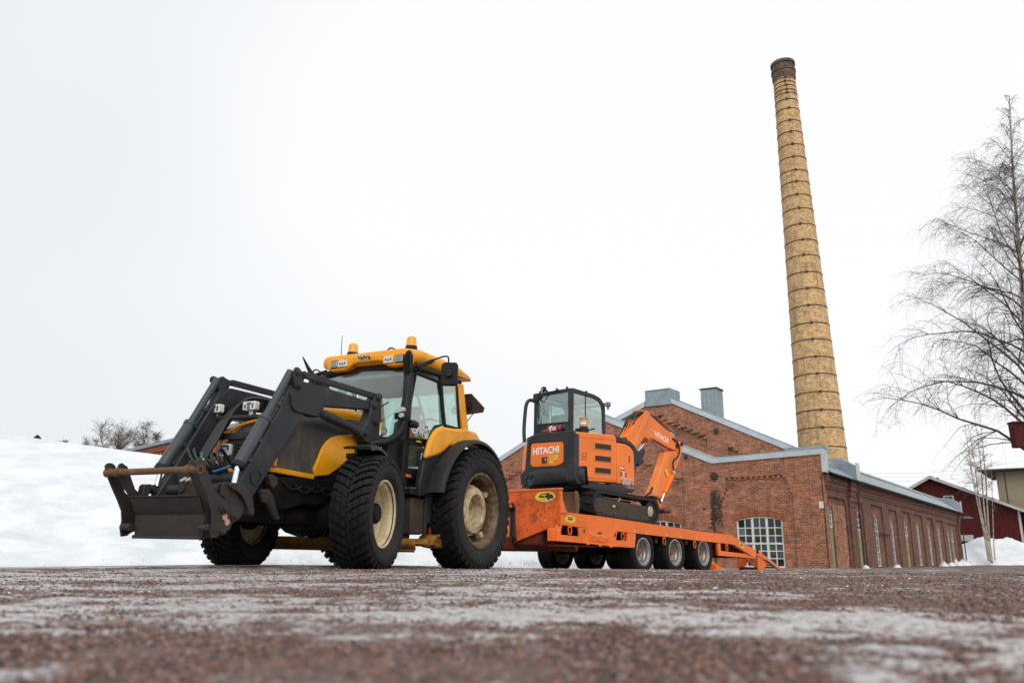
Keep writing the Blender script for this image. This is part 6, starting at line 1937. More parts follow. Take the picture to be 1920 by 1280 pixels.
# --- tracks
tz = .075
def track(sd):
    t_ = empty('crawler_track', parent=xc)
    x0, x1 = sd * .60, sd * 1.0
    r = .285
    y0, y1 = .06, 2.06
    path = arc(y0, tz + r, r, 90, 270, 10) + arc(y1, tz + r - .01, r - .01, -90, 90, 10)
    path = [(a, b - .03 * math.exp(-((a - 1.1) / .6) ** 2) if b > tz + r + .1 else b) for a, b in path]
    # densify the runs
    full = []
    for i in range(len(path)):
        p, q = path[i], path[(i + 1) % len(path)]
        d = math.hypot(q[0] - p[0], q[1] - p[1])
        n = max(1, int(d / .07))
        for k in range(n):
            full.append((p[0] + (q[0] - p[0]) * k / n, p[1] + (q[1] - p[1]) * k / n))
    n = len(full)
    cx_ = sum(p[0] for p in full) / n
    outer, inner = [], []
    for i in range(n):
        a, b = full[i - 1], full[(i + 1) % n]
        d = Vector((b[0] - a[0], b[1] - a[1])).normalized()
        nr_ = Vector((d.y, -d.x))
        outer.append((full[i][0] + nr_.x * 0.0, full[i][1] + nr_.y * 0.0))
        inner.append((full[i][0] - nr_.x * .055, full[i][1] - nr_.y * .055))
    mb = MB()
    for i in range(n):
        j = (i + 1) % n
        P = [outer[i], outer[j], inner[j], inner[i]]
        vs = [(x0, *p) for p in P] + [(x1, *p) for p in P]
        mb.add(vs, [(0, 1, 5, 4), (3, 7, 6, 2), (0, 3, 2, 1), (4, 5, 6, 7)])
    mb.build('rubber_belt', 'track', t_, smooth=40, recalc=True)
    # lugs
    mb = MB()
    step = 2
    for i in range(0, n, step):
        a, b = full[i], full[(i + 1) % n]
        d = Vector((b[0] - a[0], b[1] - a[1])).normalized()
        nr_ = Vector((d.y, -d.x))
        for (xa, xb, sh) in ((.02, .19, .0), (.21, .38, .05)):
            xa, xb = x0 + sd * xa, x0 + sd * xb
            V = []
            for x_, off in ((xa, 0.0), (xb, .035)):
                for e, l in ((-.032, -.01), (.032, -.01), (.026, .03), (-.026, .03)):
                    o = e + off + sh
                    V.append((x_, a[0] + d.x * o + nr_.x * l, a[1] + d.y * o + nr_.y * l))
            mb.add(V, [(0, 1, 2, 3), (4, 7, 6, 5), (3, 2, 6, 7), (0, 3, 7, 4), (1, 5, 6, 2)])
    mb.build('track_lugs', 'track', t_, smooth=30)
    # frame between the wheels
    fr = [(-.10, .17), (.02, .13), (1.80, .10), (1.90, .16), (1.92, .40), (1.86, .44), (.05, .50), (-.10, .47), (-.16, .33)]
    MB().prism(fr, x0 + sd * .06, x1 - sd * .03).build('track_frame', 'trackframe', t_, bevel=.02)
    MB().prism([(1.55, .12), (1.72, .10), (1.95, .15), (1.90, .26), (1.75, .20), (1.62, .19)], x1 - sd * .028, x1 - sd * .008).build('frame_bracket', 'trackframe', t_, bevel=.008)
    MB().lathe([(.23, -.02), (.235, .0), (.225, .03), (.20, .035), (.20, .02)], (x1 - sd * .06, 2.06, tz + .275), 'x', 28).build('idler_ring', 'track', t_, smooth=40)
    MB().lathe([(.125, -.02), (.125, .0), (.105, .015), (.02, .018)], (x1 - sd * .045 if sd > 0 else x1 + .01, 2.02, tz + .265), 'x', 28).build('drive_hub', 'cream', t_, smooth=40)
    MB().lathe([(.22, .0), (.22, -.2), (.1, -.2)], (x1 - sd * .05, .08, tz + .285), 'x', 24).build('sprocket', 'track', t_, smooth=40)
    mb = MB()
    for (y, z) in ((-.02, .20), (.06, .195), (.13, .19), (.27, .165), (.55, .155), (1.05, .14), (1.55, .125)):
        mb.cyl((x1 - sd * .031, y, z), (x1 - sd * .020, y, z), .022, 10)
    mb.build('frame_bolts', 'track', t_, smooth=40)
    MB().prism([(.66, .385), (.76, .375), (.76, .32), (.71, .27), (.665, .30)], x1 - sd * .029, x1 - sd * .026).build('frame_hole', 'blackprint', t_, smooth=0)
    MB().box(x1 - sd * .0285, x1 - sd * .026, .52, .61, .335, .375).build('small_label', 'stickeryellow', t_, smooth=0)
    MB().tube([(x1 - sd * .10, .82, .46), (x1 - sd * .06, .84, .56)], .03, 10).build('carrier_roller', 'cream', t_)
    MB().tube([(x1 - sd * .12, .28, .535), (x1 - sd * .12, .64, .52)], .022, 8).build('grease_ram', 'zinc', t_)
for sd in (1, -1):
    track(sd)
MB().box(-.62, .62, .35, 1.75, .28, .56).build('undercarriage', 'trackframe', xc, bevel=.03)
MB().lathe([(.50, .54), (.50, .68), (.46, .70)], (0, 1.0, 0), 'z', 40).build('slew_ring', 'track', xc, smooth=40)
# --- dozer blade at the near end
bl = empty('dozer_blade', parent=xc)
prof = [(-.78, .10), (-.70, .09), (-.66, .20), (-.66, .42), (-.70, .54), (-.78, .55), (-.73, .42), (-.73, .22)]
MB().prism(prof, -.98, .98).build('blade', 'wood', bl, bevel=.012)
MB().prism([(-.80, .07), (-.70, .09), (-.66, .20), (-.66, .42), (-.70, .56), (-.80, .57)], .96, .985).build('blade_end', 'wood', bl, bevel=.008)
for sd in (1, -1):
    MB().prism([(-.68, .16), (-.68, .30), (.5, .46), (.5, .30)], sd * .36, sd * .48).build('blade_arm', 'trackframe', bl, bevel=.012)
# --- house
hs = empty('house', parent=xc)
# plan outline with round tail, swept between two heights
def house_plan(x0, x1, yb, yf, r, n=6):
    return rrect(x0, x1, yb, yf, r, n)
MB().prism(rrect(-.90, .76, -.30, 1.62, .34, 8), .66, .84, 'z').build('house_floor', 'exblack', hs, bevel=.03)
bs_ = [(-0.321,0.799),(0.165,0.812),(0.876,0.82),(1.722,0.823),(1.695,0.784),(1.577,0.734),(1.372,0.729),(0.396,0.696),(-0.287,0.672)]
MB().prism(bs_, .30, .762).build('lower_skirt', 'exblack', hs, bevel=.035, seg=3)
door_p = [(-0.546,1.834),(0.117,1.893),(0.889,1.949),(0.95,1.906),(0.968,1.8),(0.95,0.888),(-0.362,0.816),(-0.38,0.947),(-0.473,1.037),(-0.576,1.12),(-0.562,1.523)]
eng = MB().prism(door_p, .64, .785).build('engine_cover', 'exorange', hs, bevel=.03, seg=3)
frontp = [(0.99,1.796),(1.315,1.808),(1.521,1.768),(1.629,1.7),(1.668,1.595),(1.682,1.215),(1.666,0.874),(0.972,0.883)]
fc = MB().prism(frontp, .64, .782).build('front_cover', 'exorange', hs, bevel=.03, seg=3)
strip = [(0.93,1.944),(1.118,1.952),(1.347,1.909),(1.527,1.837),(1.668,1.729),(1.692,1.673),(1.603,1.773),(1.461,1.814),(1.268,1.833),(1.01,1.819)]
MB().prism(strip, .10, .755).build('top_strip', 'exblack', hs, bevel=.02)
MB().prism([(-0.475,1.737),(0.887,1.84),(0.899,1.832),(-0.475,1.728)], .7855, .790).build('cover_crease', 'headboard', eng, smooth=0)
MB().prism([(-0.296,0.908),(0.883,0.955),(0.882,0.944),(-0.296,0.895)], .7855, .790).build('cover_crease', 'headboard', eng, smooth=0)
for (a, b, c, d) in ((1210, 1460, 255, 365), (1210, 1455, 445, 550), (1210, 1455, 635, 735)):
    pass
gr_ = [[(0.139,1.673),(0.736,1.706),(0.735,1.592),(0.138,1.562)], [(0.137,1.409),(0.727,1.435),(0.718,1.329),(0.136,1.295)], [(0.135,1.152),(0.721,1.174),(0.714,1.069),(0.135,1.039)]]
for g_ in gr_:
    cy_ = sum(q[0] for q in g_) / 4
    cz_ = sum(q[1] for q in g_) / 4
    big = [(cy_ + (a - cy_) * 1.12, cz_ + (b - cz_) * 1.34 + .005) for a, b in g_]
    ga = MB().holed(big, [g_], .783, .797, 'x').build('grille_surround', 'exorange', eng, bevel=.006)
    MB().prism(g_, .786, .788).build('grille', 'blackprint', eng, smooth=0)
    mb = MB()
    for k_ in range(1, 5):
        t = k_ / 5
        y_ = g_[0][0] + (g_[1][0] - g_[0][0]) * .5
        zl = g_[3][1] + (g_[0][1] - g_[3][1]) * t
        zr_ = g_[2][1] + (g_[1][1] - g_[2][1]) * t
        mb.add([(.789, g_[0][0], zl), (.789, g_[1][0], zr_), (.793, g_[1][0], zr_ - .006), (.793, g_[0][0], zl - .006)], [(0, 1, 2, 3)])
    mb.build('grille_slats', 'hose', eng, smooth=0)
lt = MB().holed([(-.36, 1.27), (-.12, 1.285), (-.12, 1.46), (-.36, 1.445)], [[(-.32, 1.30), (-.15, 1.31), (-.15, 1.43), (-.32, 1.42)]], .783, .795, 'x').build('latch', 'exorange', eng, bevel=.006)
MB().box(.786, .790, -.31, -.16, 1.305, 1.42).build('latch_recess', 'headboard', lt, smooth=0)
MB().box(.790, .800, -.28, -.235, 1.34, 1.41).build('latch_handle', 'zinc', lt, bevel=.004)
MB().box(.783, .787, 1.44, 1.475, 1.40, 1.55).build('slot', 'blackprint', fc, smooth=0)
# number on the front cover
(ya, za), = [(1.357,0.961)]
o_s = .19
for off, mt, bd in ((.7835, 'whiteprint', .012), (.785, 'blackprint', .001)):
    text('lettering', '65USB', o_s, (off, ya - .025, za - .01), 'side', mt, fc, .0008, .92, bd, rot=.0)
(yb_, zb_), = [(1.221,1.105)]
text('lettering', 'ZA', .125, (.7845, yb_ - .09, zb_), 'side', 'blackprint', fc, .0008, .85, .002)
text('lettering', 'X', .15, (.7855, yb_ + .0, zb_ + .005), 'side', 'whiteprint', fc, .0008, .75, .006)
text('lettering', 'IS', .125, (.7845, yb_ + .085, zb_ - .005), 'side', 'blackprint', fc, .0008, .85, .002)
(yc, zc_), = [(1.187,1.237)]
em = MB().prism([(yc - .10, zc_ + .03), (yc - .06, zc_ + .07), (yc + .0, zc_ + .04), (yc + .05, zc_ + .06), (yc + .11, zc_ + .0), (yc + .06, zc_ - .06), (yc, zc_ - .03), (yc - .06, zc_ - .05)], .7835, .785).build('emblem', 'red', fc, smooth=0)
MB().prism([(yc - .09, zc_ + .03), (yc + .0, zc_ + .02), (yc + .10, zc_ + .005), (yc + .0, zc_ - .01), (yc - .09, zc_ - .0)], .7855, .787).build('emblem_stripe', 'whiteprint', em, smooth=0)
# counterweight: charcoal frame round an orange rear panel
DX, DY, DZ = .087, -.12, -.01
rear_o = [(a + DX, b + DZ) for a, b in [(-.80, .80), (.78, .76), (.80, .94), (.70, 1.12), (.70, 1.82), (.66, 1.875), (-.30, 1.895), (-.56, 1.85), (-.64, 1.74), (-.70, 1.1), (-.84, 1.02)]]
pan = [(-.555, 1.22), (-.55, 1.64), (-.51, 1.70), (.34, 1.67), (.385, 1.62), (.39, 1.22), (.30, 1.165), (.18, 1.14), (-.47, 1.155)]
pan = [(a + DX, b + DZ) for a, b in pan]
cwt = MB().holed(rear_o, [pan], -.455 + DY, -.40, 'y').build('counterweight', 'exblack', hs, bevel=.03, seg=3)
low = [(-.48, 1.10), (-.44, 1.10), (-.10, 1.12)]
# bulging lower bumper following a round tail
secs = []
for t in np.linspace(0, 1, 17):
    x = -.90 + 1.74 * t
    yb_ = -.53 + .50 * max(0, abs(x + .02) / .86) ** 4 * (1.0 if x < 0 else .42)
    x += DX
    yb_ += DY
    secs.append([(x, yb_ + .10, 1.115), (x, yb_ + .01, 1.06), (x, yb_ - .03, .98), (x, yb_ - .03, .84), (x, yb_ + .02, .765), (x, yb_ + .16, .735), (x, -.40, .735), (x, -.40, 1.115)])
loft(secs, 'rear_bumper', 'exblack', hs, smooth=40)
MB().prism([(-.62, 1.12), (-.58, 1.14), (-.50, .98), (-.40, .93), (-.36, .74), (-.58, .72), (-.66, .80), (-.68, .95)], .62, .87).build('bumper_corner', 'exblack', hs, bevel=.03, seg=3)
for x in (-.545, -.44, -.21, .06, .17):
    z_ = .955 if abs(x + .21) > .05 else .905
    MB().lathe([(.043, -.690), (.052, -.686), (.052, -.65)], (x + DX, 0, z_ + DZ), 'y', 18, caps=False).build('bumper_hole_rim', 'exblack', cwt, smooth=40)
    MB().lathe([(.042, -.685), (.042, -.683)], (x + DX, 0, z_ + DZ), 'y', 18).build('bumper_hole', 'blackprint', cwt, smooth=0)
panel = MB().prism([(DX + (a - DX) * .985 - .001, 1.41 + (b - 1.41) * .98) for a, b in pan], -.440 + DY, -.40, 'y').build('rear_panel', 'exorange', hs, bevel=.02, seg=3)
text('lettering', 'HITACHI', .205, (-.10 + DX, -.4425 + DY, 1.485), 'rear', 'whiteprint', panel, .001, .93, .006)
lk = MB().holed([(-.25, 1.20), (-.02, 1.20), (-.02, 1.385), (-.25, 1.385)], [[(-.215, 1.22), (-.055, 1.22), (-.055, 1.36), (-.215, 1.36)]], -.450, -.438, 'y').build('lock_surround', 'exorange', panel, bevel=.005)
lk.location = (DX, DY, DZ)
MB().box(-.205, -.065, -.446, -.441, 1.225, 1.35).build('lock', 'blackprint', lk, smooth=0)
MB().box(-.12, -.085, -.450, -.4465, 1.28, 1.325).build('lock_key', 'zinc', lk, smooth=0)
lb2 = MB().box(.0, .235, -.4425, -.441, 1.285, 1.385).build('warning_label', 'stickeryellow', panel, smooth=0)
lb2.location = (DX, DY, DZ)
MB().box(.0, .115, -.4425, -.441, 1.215, 1.265).build('warning_label', 'stickeryellow', panel, smooth=0).location = (DX, DY, DZ)
for i in range(4):
    MB().box(.02, .17 - .02 * (i % 2), -.4435, -.4428, 1.365 - .02 * i, 1.371 - .02 * i).build('label_line', 'scratch', lb2, smooth=0)
MB().box(.195, .205, -.4435, -.4428, 1.305, 1.35).build('label_mark', 'blackprint', lb2, smooth=0)
# orange left flank
MB().prism([(-.30, .84), (-.36, 1.1), (-.30, 1.70), (-.05, 1.84), (1.55, 1.80), (1.62, .84)], -.90, -.72).build('left_cover', 'exlight', hs, bevel=.05, seg=3)
MB().prism([(-.42, 1.86), (.10, 1.89), (.9, 1.93), (.9, 1.6), (-.42, 1.5)], -.70, .14).build('engine_bay_top', 'exblack', hs, bevel=.03)
# --- operator cab
cb = empty('operator_cab', parent=xc)
X0, X1, Y0 = -.96, .10, .15
side = [(Y0, 2.02), (Y0, 2.985), (.28, 3.01), (1.05, 3.0), (1.30, 2.955), (1.42, 2.87), (1.475, 2.72), (1.50, 2.2), (1.50, 1.9), (Y0, 1.9)]
win = [(.275, 2.04), (.285, 2.90), (1.04, 2.90), (1.25, 2.86), (1.345, 2.78), (1.385, 2.66), (1.40, 2.1), (1.40, 2.02)]
for x, s_ in ((X1, 1), (X0, -1)):
    MB().holed(side, [win], x - .045 * s_, x, 'x').build('side_frame', 'exblack', cb, bevel=.012)
    MB().prism([(a, b) for a, b in win], x - .022 * s_, x - .021 * s_).build('side_glass', 'glass', cb, smooth=0)
    MB().box(x - .03 * s_, x - .012 * s_, .73, .745, 2.03, 2.90).build('glass_joint', 'plastic', cb, smooth=0)
rearf = [(X0, 1.9), (X1, 1.9), (X1, 2.985), (X0, 2.985)]
rw_ = [(X0 + .075, 2.25), (X0 + .06, 2.66), (X0 + .11, 2.80), (X0 + .24, 2.90), (X1 - .05, 2.90), (X1 - .045, 2.225)]
MB().holed(rearf, [rw_], Y0 - .03, Y0 + .02, 'y').build('rear_frame', 'exblack', cb, bevel=.012)
MB().prism(rw_, Y0 - .002, Y0 - .001, 'y').build('rear_glass', 'glass', cb, smooth=0)
MB().prism([(X0 + .06, 2.235), (X1 - .05, 2.215), (X1 - .05, 2.20), (X0 + .06, 2.22)], Y0 - .036, Y0 - .031, 'y').build('rear_seal', 'plastic', cb, smooth=0)
MB().prism([(Y0 - .02, 2.985), (.28, 3.012), (1.05, 3.002), (1.30, 2.957), (1.42, 2.872), (1.40, 2.85), (1.28, 2.92), (1.04, 2.96), (Y0, 2.95)], X0 + .01, X1 - .01).build('cab_roof', 'exblack', cb, bevel=.015)
MB().prism([(Y0 + .03, 2.945), (1.0, 2.955), (1.0, 2.93), (Y0 + .03, 2.92)], X0 + .05, X1 - .05).build('cab_headliner', 'liner', cb, smooth=0)
fr_ = [(X0, 1.9), (X1, 1.9), (X1, 2.8), (X0, 2.8)]
MB().holed([(X0, 1.9), (X1, 1.9), (X1, 2.86), (X0, 2.86)], [[(X0 + .07, 2.0), (X1 - .07, 2.0), (X1 - .07, 2.78), (X0 + .07, 2.78)]], 1.455, 1.495, 'y').build('front_frame', 'exblack', cb, bevel=.01)
MB().prism([(X0 + .07, 2.0), (X1 - .07, 2.0), (X1 - .07, 2.78), (X0 + .07, 2.78)], 1.475, 1.476, 'y').build('front_glass', 'glass', cb, smooth=0)
mb = MB()
mb.prism([(.42, 1.9), (.55, 1.9), (.52, 2.30), (.50, 2.44), (.46, 2.48), (.40, 2.46), (.38, 2.3)], -.68, -.16)
mb.box(-.66, -.18, .50, .95, 1.95, 2.06)
mb.build('seat', 'seat', cb, bevel=.06, seg=3)
# the light grey framed left door window seen through the rear glass
MB().holed([(.3, 2.06), (1.36, 2.06), (1.36, 2.86), (.3, 2.86)], [[(.62, 2.14), (1.24, 2.14), (1.24, 2.66), (1.12, 2.78), (.62, 2.78)]], X0 + .055, X0 + .075, 'x').build('door_liner', 'liner', cb, bevel=.01)
MB().tube([(-.85, Y0 - .035, 2.90), (-.72, Y0 - .05, 2.60), (-.62, Y0 - .05, 2.42)], .006, 6).build('wiper', 'plastic', cb)
mb = MB()
for x in (-.80, -.60, -.30, .0):
    mb.tube([(x, Y0 + .0, 2.99), (x, Y0 + .0, 3.03)], .025, 8)
mb.tube([(X1 - .04, .80, 3.0), (X1 - .04, .80, 3.04)], .025, 8)
mb.build('lifting_eyes', 'plastic', cb)
MB().box(X0 - .02, X0 + .13, Y0 - .05, Y0 + .05, 2.80, 2.97).build('corner_block', 'exblack', cb, bevel=.012)
MB().tube(smoothpath([(-.55, Y0 - .06, 2.955), (-.35, Y0 - .07, 2.95), (-.2, Y0 - .05, 2.975)], 4), .016, 6).build('cable', 'hose', cb)
MB().tube(smoothpath([(-.86, Y0 - .05, 2.88), (-.74, Y0 - .08, 2.78), (-.62, Y0 - .07, 2.90), (-.45, Y0 - .06, 2.95)], 4), .014, 6).build('cable', 'hose', cb)
for n_, (x, y, z, rz_) in (('lamp', (-.68, .13, 3.055, -.3)), ('lamp', (.14, 1.55, 2.83, .5))):
    l_ = empty('work_lamp', parent=cb)
    l_.location = (x, y, z)
    l_.rotation_euler = (0, 0, rz_)
    MB().prism(rrect(-.06, .06, -.055, .055, .02), -.045, .04, 'y').build('lamp_housing', 'plastic', l_, bevel=.01)
    for a, b in ((-.025, .022), (.025, .022), (-.025, -.022), (.025, -.022)):
        MB().lathe([(.016, -.051), (.018, -.046)], (a, 0, b), 'y', 10).build('led', 'lens', l_, smooth=0)
    MB().box(-.018, .018, -.01, .02, -.12, -.055).build('lamp_foot', 'plastic', l_, bevel=.004)
mb = MB()
mb.tube(smoothpath([(-.96, .14, 2.80), (-1.0, .04, 2.82), (-1.02, -.06, 2.74), (-1.03, -.10, 2.55), (-1.0, -.17, 2.1), (-.96, -.19, 1.80)], 6), .042, 14)
mb.build('guard_rail', 'exblack', cb, smooth=50)
# rotating beacon on the rear deck
be = empty('beacon', parent=xc)
MB().lathe([(.11, 1.90), (.115, 1.93), (.10, 1.98), (.095, 2.04), (.085, 2.05)], (.50, .12, 0), 'z', 26).build('base', 'plastic', be, smooth=40)
MB().lathe([(.095, 2.052), (.098, 2.10), (.098, 2.20), (.092, 2.215), (.06, 2.22)], (.50, .12, 0), 'z', 28).build('lens', 'beaconlens', be, smooth=40)
MB().lathe([(.094, 2.2205), (.100, 2.225), (.096, 2.25), (.05, 2.265), (.0, 2.267)], (.50, .12, 0), 'z', 28).build('cap', 'beaconcap', be, smooth=40)
lb3 = MB()
for i in range(6):
    a0, a1 = R_(-105 + 14 * i), R_(-105 + 14 * (i + 1))
    lb3.add([(.50 + .1 * math.cos(a0), .12 + .1 * math.sin(a0), 2.10), (.50 + .1 * math.cos(a1), .12 + .1 * math.sin(a1), 2.10), (.50 + .1 * math.cos(a1), .12 + .1 * math.sin(a1), 2.15), (.50 + .1 * math.cos(a0), .12 + .1 * math.sin(a0), 2.15)], [(0, 1, 2, 3)])
lb3.build('label', 'whiteprint', be)
MB().box(.30, .40, .06, .16, 1.92, 2.03).build('switch_box', 'plastic', be, bevel=.01)
MB().tube([(.58, .12, 1.97), (.78, .14, 1.99)], .018, 8).build('cable', 'hose', be)
M['dummy'] = M['plastic']

# --- boom, dipper, rams
ar = empty('boom', parent=xc)
bp = [(2.914,2.828),(3.007,2.868),(3.13,2.887),(3.204,2.813),(3.387,2.747),(3.698,2.638),(4.079,2.519),(4.287,2.416),(4.465,2.326),(4.545,2.257),(4.489,2.163),(4.4,2.073),(4.25,2.064),(3.895,2.115),(3.549,2.182),(3.271,2.235),(3.12,2.286),(3.013,2.271),(2.921,2.217),(2.691,2.022),(2.45,1.818),(2.393,1.814),(2.281,1.93),(2.102,2.116),(2.233,2.231),(2.471,2.477)]
MB().prism(bp, .06, .275).build('boom_box', 'exorange', ar, bevel=.015)
edge = bp[:4]
MB().prism([(a - .0, b) for a, b in [(2.898,2.817),(2.945,2.858),(3.13,2.896),(3.076,2.7),(2.394,1.847),(2.281,1.93),(2.705,2.445)]], .276, .292).build('boom_rib', 'exlight', ar, bevel=.005)
MB().prism([(3.013,2.271),(3.181,2.285),(3.225,2.232),(3.144,2.113),(3.053,2.135),(2.98,2.2),(2.921,2.212)], .04, .30).build('ram_lug', 'exorange', ar, bevel=.012)
(ya, za), (yb_, zb_) = (3.394,2.381),(4.017,2.242)
mid = ((ya + yb_) / 2, (za + zb_) / 2)
ang_ = math.atan2(zb_ - za, yb_ - ya)
text('lettering', 'HITACHI', .20, (.2765, mid[0], mid[1]), 'side', 'whiteprint', ar, .001, .82, .004, rot=ang_ * .95)
(ya, za), = [(3.242,2.45)]
em = MB().prism([(ya - .10, za + .07), (ya - .04, za + .05), (ya + .09, za - .02), (ya + .08, za - .07), (ya + .0, za - .02), (ya - .10, za + .02)], .2765, .278).build('emblem', 'red', ar, smooth=0)
MB().prism([(ya - .09, za + .05), (ya + .08, za - .03), (ya + .08, za - .05), (ya - .09, za + .03)], .2785, .279).build('emblem_stripe', 'whiteprint', em, smooth=0)
MB().prism([(3.329,2.216),(3.461,2.25),(3.995,2.148),(4.004,2.014),(3.798,2.058),(3.517,2.125)], .10, .20).build('underplate', 'pink', ar, bevel=.01)
# slewing boom foot and boom ram
MB().prism([(1.55, .95), (2.35, .95), (2.50, 1.45), (2.62, 1.72), (2.45, 1.95), (2.2, 2.05), (1.7, 1.6)], .02, .30).build('boom_foot', 'exblack', ar, bevel=.03)
cA, cB, cC, cD = (3.119,2.175),(2.717,1.827),(2.831,1.693),(2.81,1.936)
MB().tube([(.17, cA[0], cA[1]), (.17, cB[0], cB[1])], .035, 14).build('boom_rod', 'chrome', ar, smooth=40)
MB().tube([(.17, cB[0] - .01, cB[1] + .02), (.17, cB[0] - .20, cB[1] - .30)], .065, 16).build('boom_ram', 'exblack', ar, smooth=40)
MB().prism([(2.509,1.767),(2.686,1.82),(2.897,1.944),(2.924,1.848),(2.784,1.685),(2.869,1.588),(2.615,1.463),(2.532,1.575)], .20, .29).build('ram_guard', 'exblack', ar, bevel=.015)
a0_, a1_, a2_ = (3.39,2.782),(4.098,2.546),(4.373,2.453)
MB().tube([(.17, a0_[0], a0_[1] + .03), (.17, a1_[0], a1_[1] + .03)], .06, 16).build('arm_ram', 'hose', ar, smooth=40)
MB().tube([(.17, a1_[0], a1_[1] + .03), (.17, a2_[0] + .1, a2_[1] + .0)], .033, 12).build('arm_rod', 'chrome', ar, smooth=40)
MB().tube([(.235, a0_[0] - .05, a0_[1] + .12), (.235, a1_[0], a1_[1] + .12), (.235, a2_[0], a2_[1] + .10)], .012, 8).build('steel_pipe', 'exorange', ar, smooth=40)
for t in (.2, .5, .8):
    y_, z_ = a0_[0] + (a2_[0] - a0_[0]) * t, a0_[1] + (a2_[1] - a0_[1]) * t
    MB().cyl((.17, y_ - .02, z_ + .045), (.17, y_ + .02, z_ + .02), .066, 14).build('ram_clamp', 'loader2', ar, smooth=40)
# hoses at the boom head
for i in range(7):
    x = .02 + .035 * i
    MB().tube(smoothpath([(x, 2.18 + .03 * i, 2.10), (x + .02, 2.35 + .02 * i, 2.42), (x, 2.55 + .03 * (i % 3), 2.66 + .02 * (i % 2)), (x + .03, 2.78, 2.82), (x, 2.98, 2.84), (x, 3.14, 2.80)], 5), .018 if i % 2 else .022, 8).build('hose', 'hose', ar, smooth=50)
for i in range(3):
    x = .08 + .07 * i
    MB().tube([(x, 2.16, 2.16), (x, 2.52, 2.60), (x, 2.66, 2.74)], .013, 8).build('steel_pipe', 'exorange', ar, smooth=50)
MB().box(.0, .26, 2.80, 3.12, 2.85, 2.90).build('hose_guard', 'exorange', ar, bevel=.01)
MB().tube(smoothpath([(.29, 4.22, 2.36), (.31, 4.42, 2.28), (.315, 4.50, 2.10), (.315, 4.40, 1.90), (.31, 4.22, 1.80), (.31, 4.16, 1.66), (.31, 4.20, 1.52)], 6), .022, 10).build('hose', 'fender', ar, smooth=50)
MB().box(.285, .33, 4.14, 4.26, 1.42, 1.52).build('hose_coupling', 'zinc', ar, bevel=.01)
dp = empty('dipper', parent=xc)
dk = [(3.892,1.97),(4.117,2.009),(4.391,2.061),(4.513,2.164),(4.59,2.295),(4.686,2.336),(4.769,2.305),(4.759,2.158),(4.686,1.981),(4.508,1.721),(4.311,1.488),(4.071,1.209),(3.837,0.936),(3.615,0.794),(3.446,0.814),(3.091,0.791),(3.243,0.954),(3.65,1.514)]
MB().prism(dk, .08, .255).build('dipper_box', 'exorange', dp, bevel=.015)
MB().prism([(3.925,1.968),(4.149,2.002),(4.049,1.802),(3.762,1.365),(3.436,0.825),(3.135,0.799),(3.408,1.127)], .06, .275).build('dipper_face', 'exlight', dp, bevel=.01)
MB().prism([(3.814,1.496),(3.878,1.537),(3.984,1.386),(3.945,1.317)], .2755, .2775).build('yellow_label', 'stickeryellow', dp, smooth=0)
b0_, b1_, b2_ = (4.243,1.469),(3.771,0.919),(3.601,0.692)
MB().tube([(.27, b0_[0], b0_[1]), (.27, b1_[0], b1_[1])], .05, 14).build('bucket_ram', 'exorange', dp, smooth=40)
MB().tube([(.27, b1_[0], b1_[1]), (.27, b2_[0], b2_[1])], .028, 12).build('bucket_rod', 'chrome', dp, smooth=40)
MB().tube([(.31, b0_[0] + .03, b0_[1]), (.31, b1_[0] + .04, b1_[1])], .010, 8).build('steel_pipe', 'red', dp)
MB().prism([(3.361,0.796),(3.53,0.798),(3.608,0.67),(3.638,0.571),(3.56,0.543),(3.44,0.68)], .10, .26).build('link', 'exorange', dp, bevel=.01)
t0_, t1_ = (3.523,0.462),(3.789,0.484)
MB().tube([(.0, t0_[0], t0_[1]), (.34, t0_[0] + .06, t0_[1])], .06, 16).build('tilt_coupler', 'rusty', dp, smooth=40)
MB().tube([(.34, t0_[0] + .06, t0_[1]), (.42, t0_[0] + .22, t0_[1])], .05, 14).build('coupler_pin', 'band', dp, smooth=40)
MB().box(.02, .26, t0_[0] - .30, t0_[0] - .02, t0_[1] - .10, t0_[1] + .34).build('coupler_body', 'rusty', dp, bevel=.02)
MB().tube(smoothpath([(.33, 2.80, .76), (.33, 2.92, .83), (.33, 3.02, .87), (.33, 3.12, 1.0)], 5), .028, 10).build('hose', 'fender', dp, smooth=50)
MB().tube(smoothpath([(.30, 3.14, .80), (.32, 3.26, .77), (.33, 3.40, .74), (.32, 3.5, .66)], 5), .022, 10).build('hose', 'hose', dp, smooth=50)
for (y_, z_), r_ in zip([(4.423,2.189),(4.698,2.277),(3.116,2.185)], (.06, .05, .05)):
    MB().cyl((.03, y_, z_), (.30, y_, z_), r_, 18).build('pin', 'exblack', ar, smooth=40)

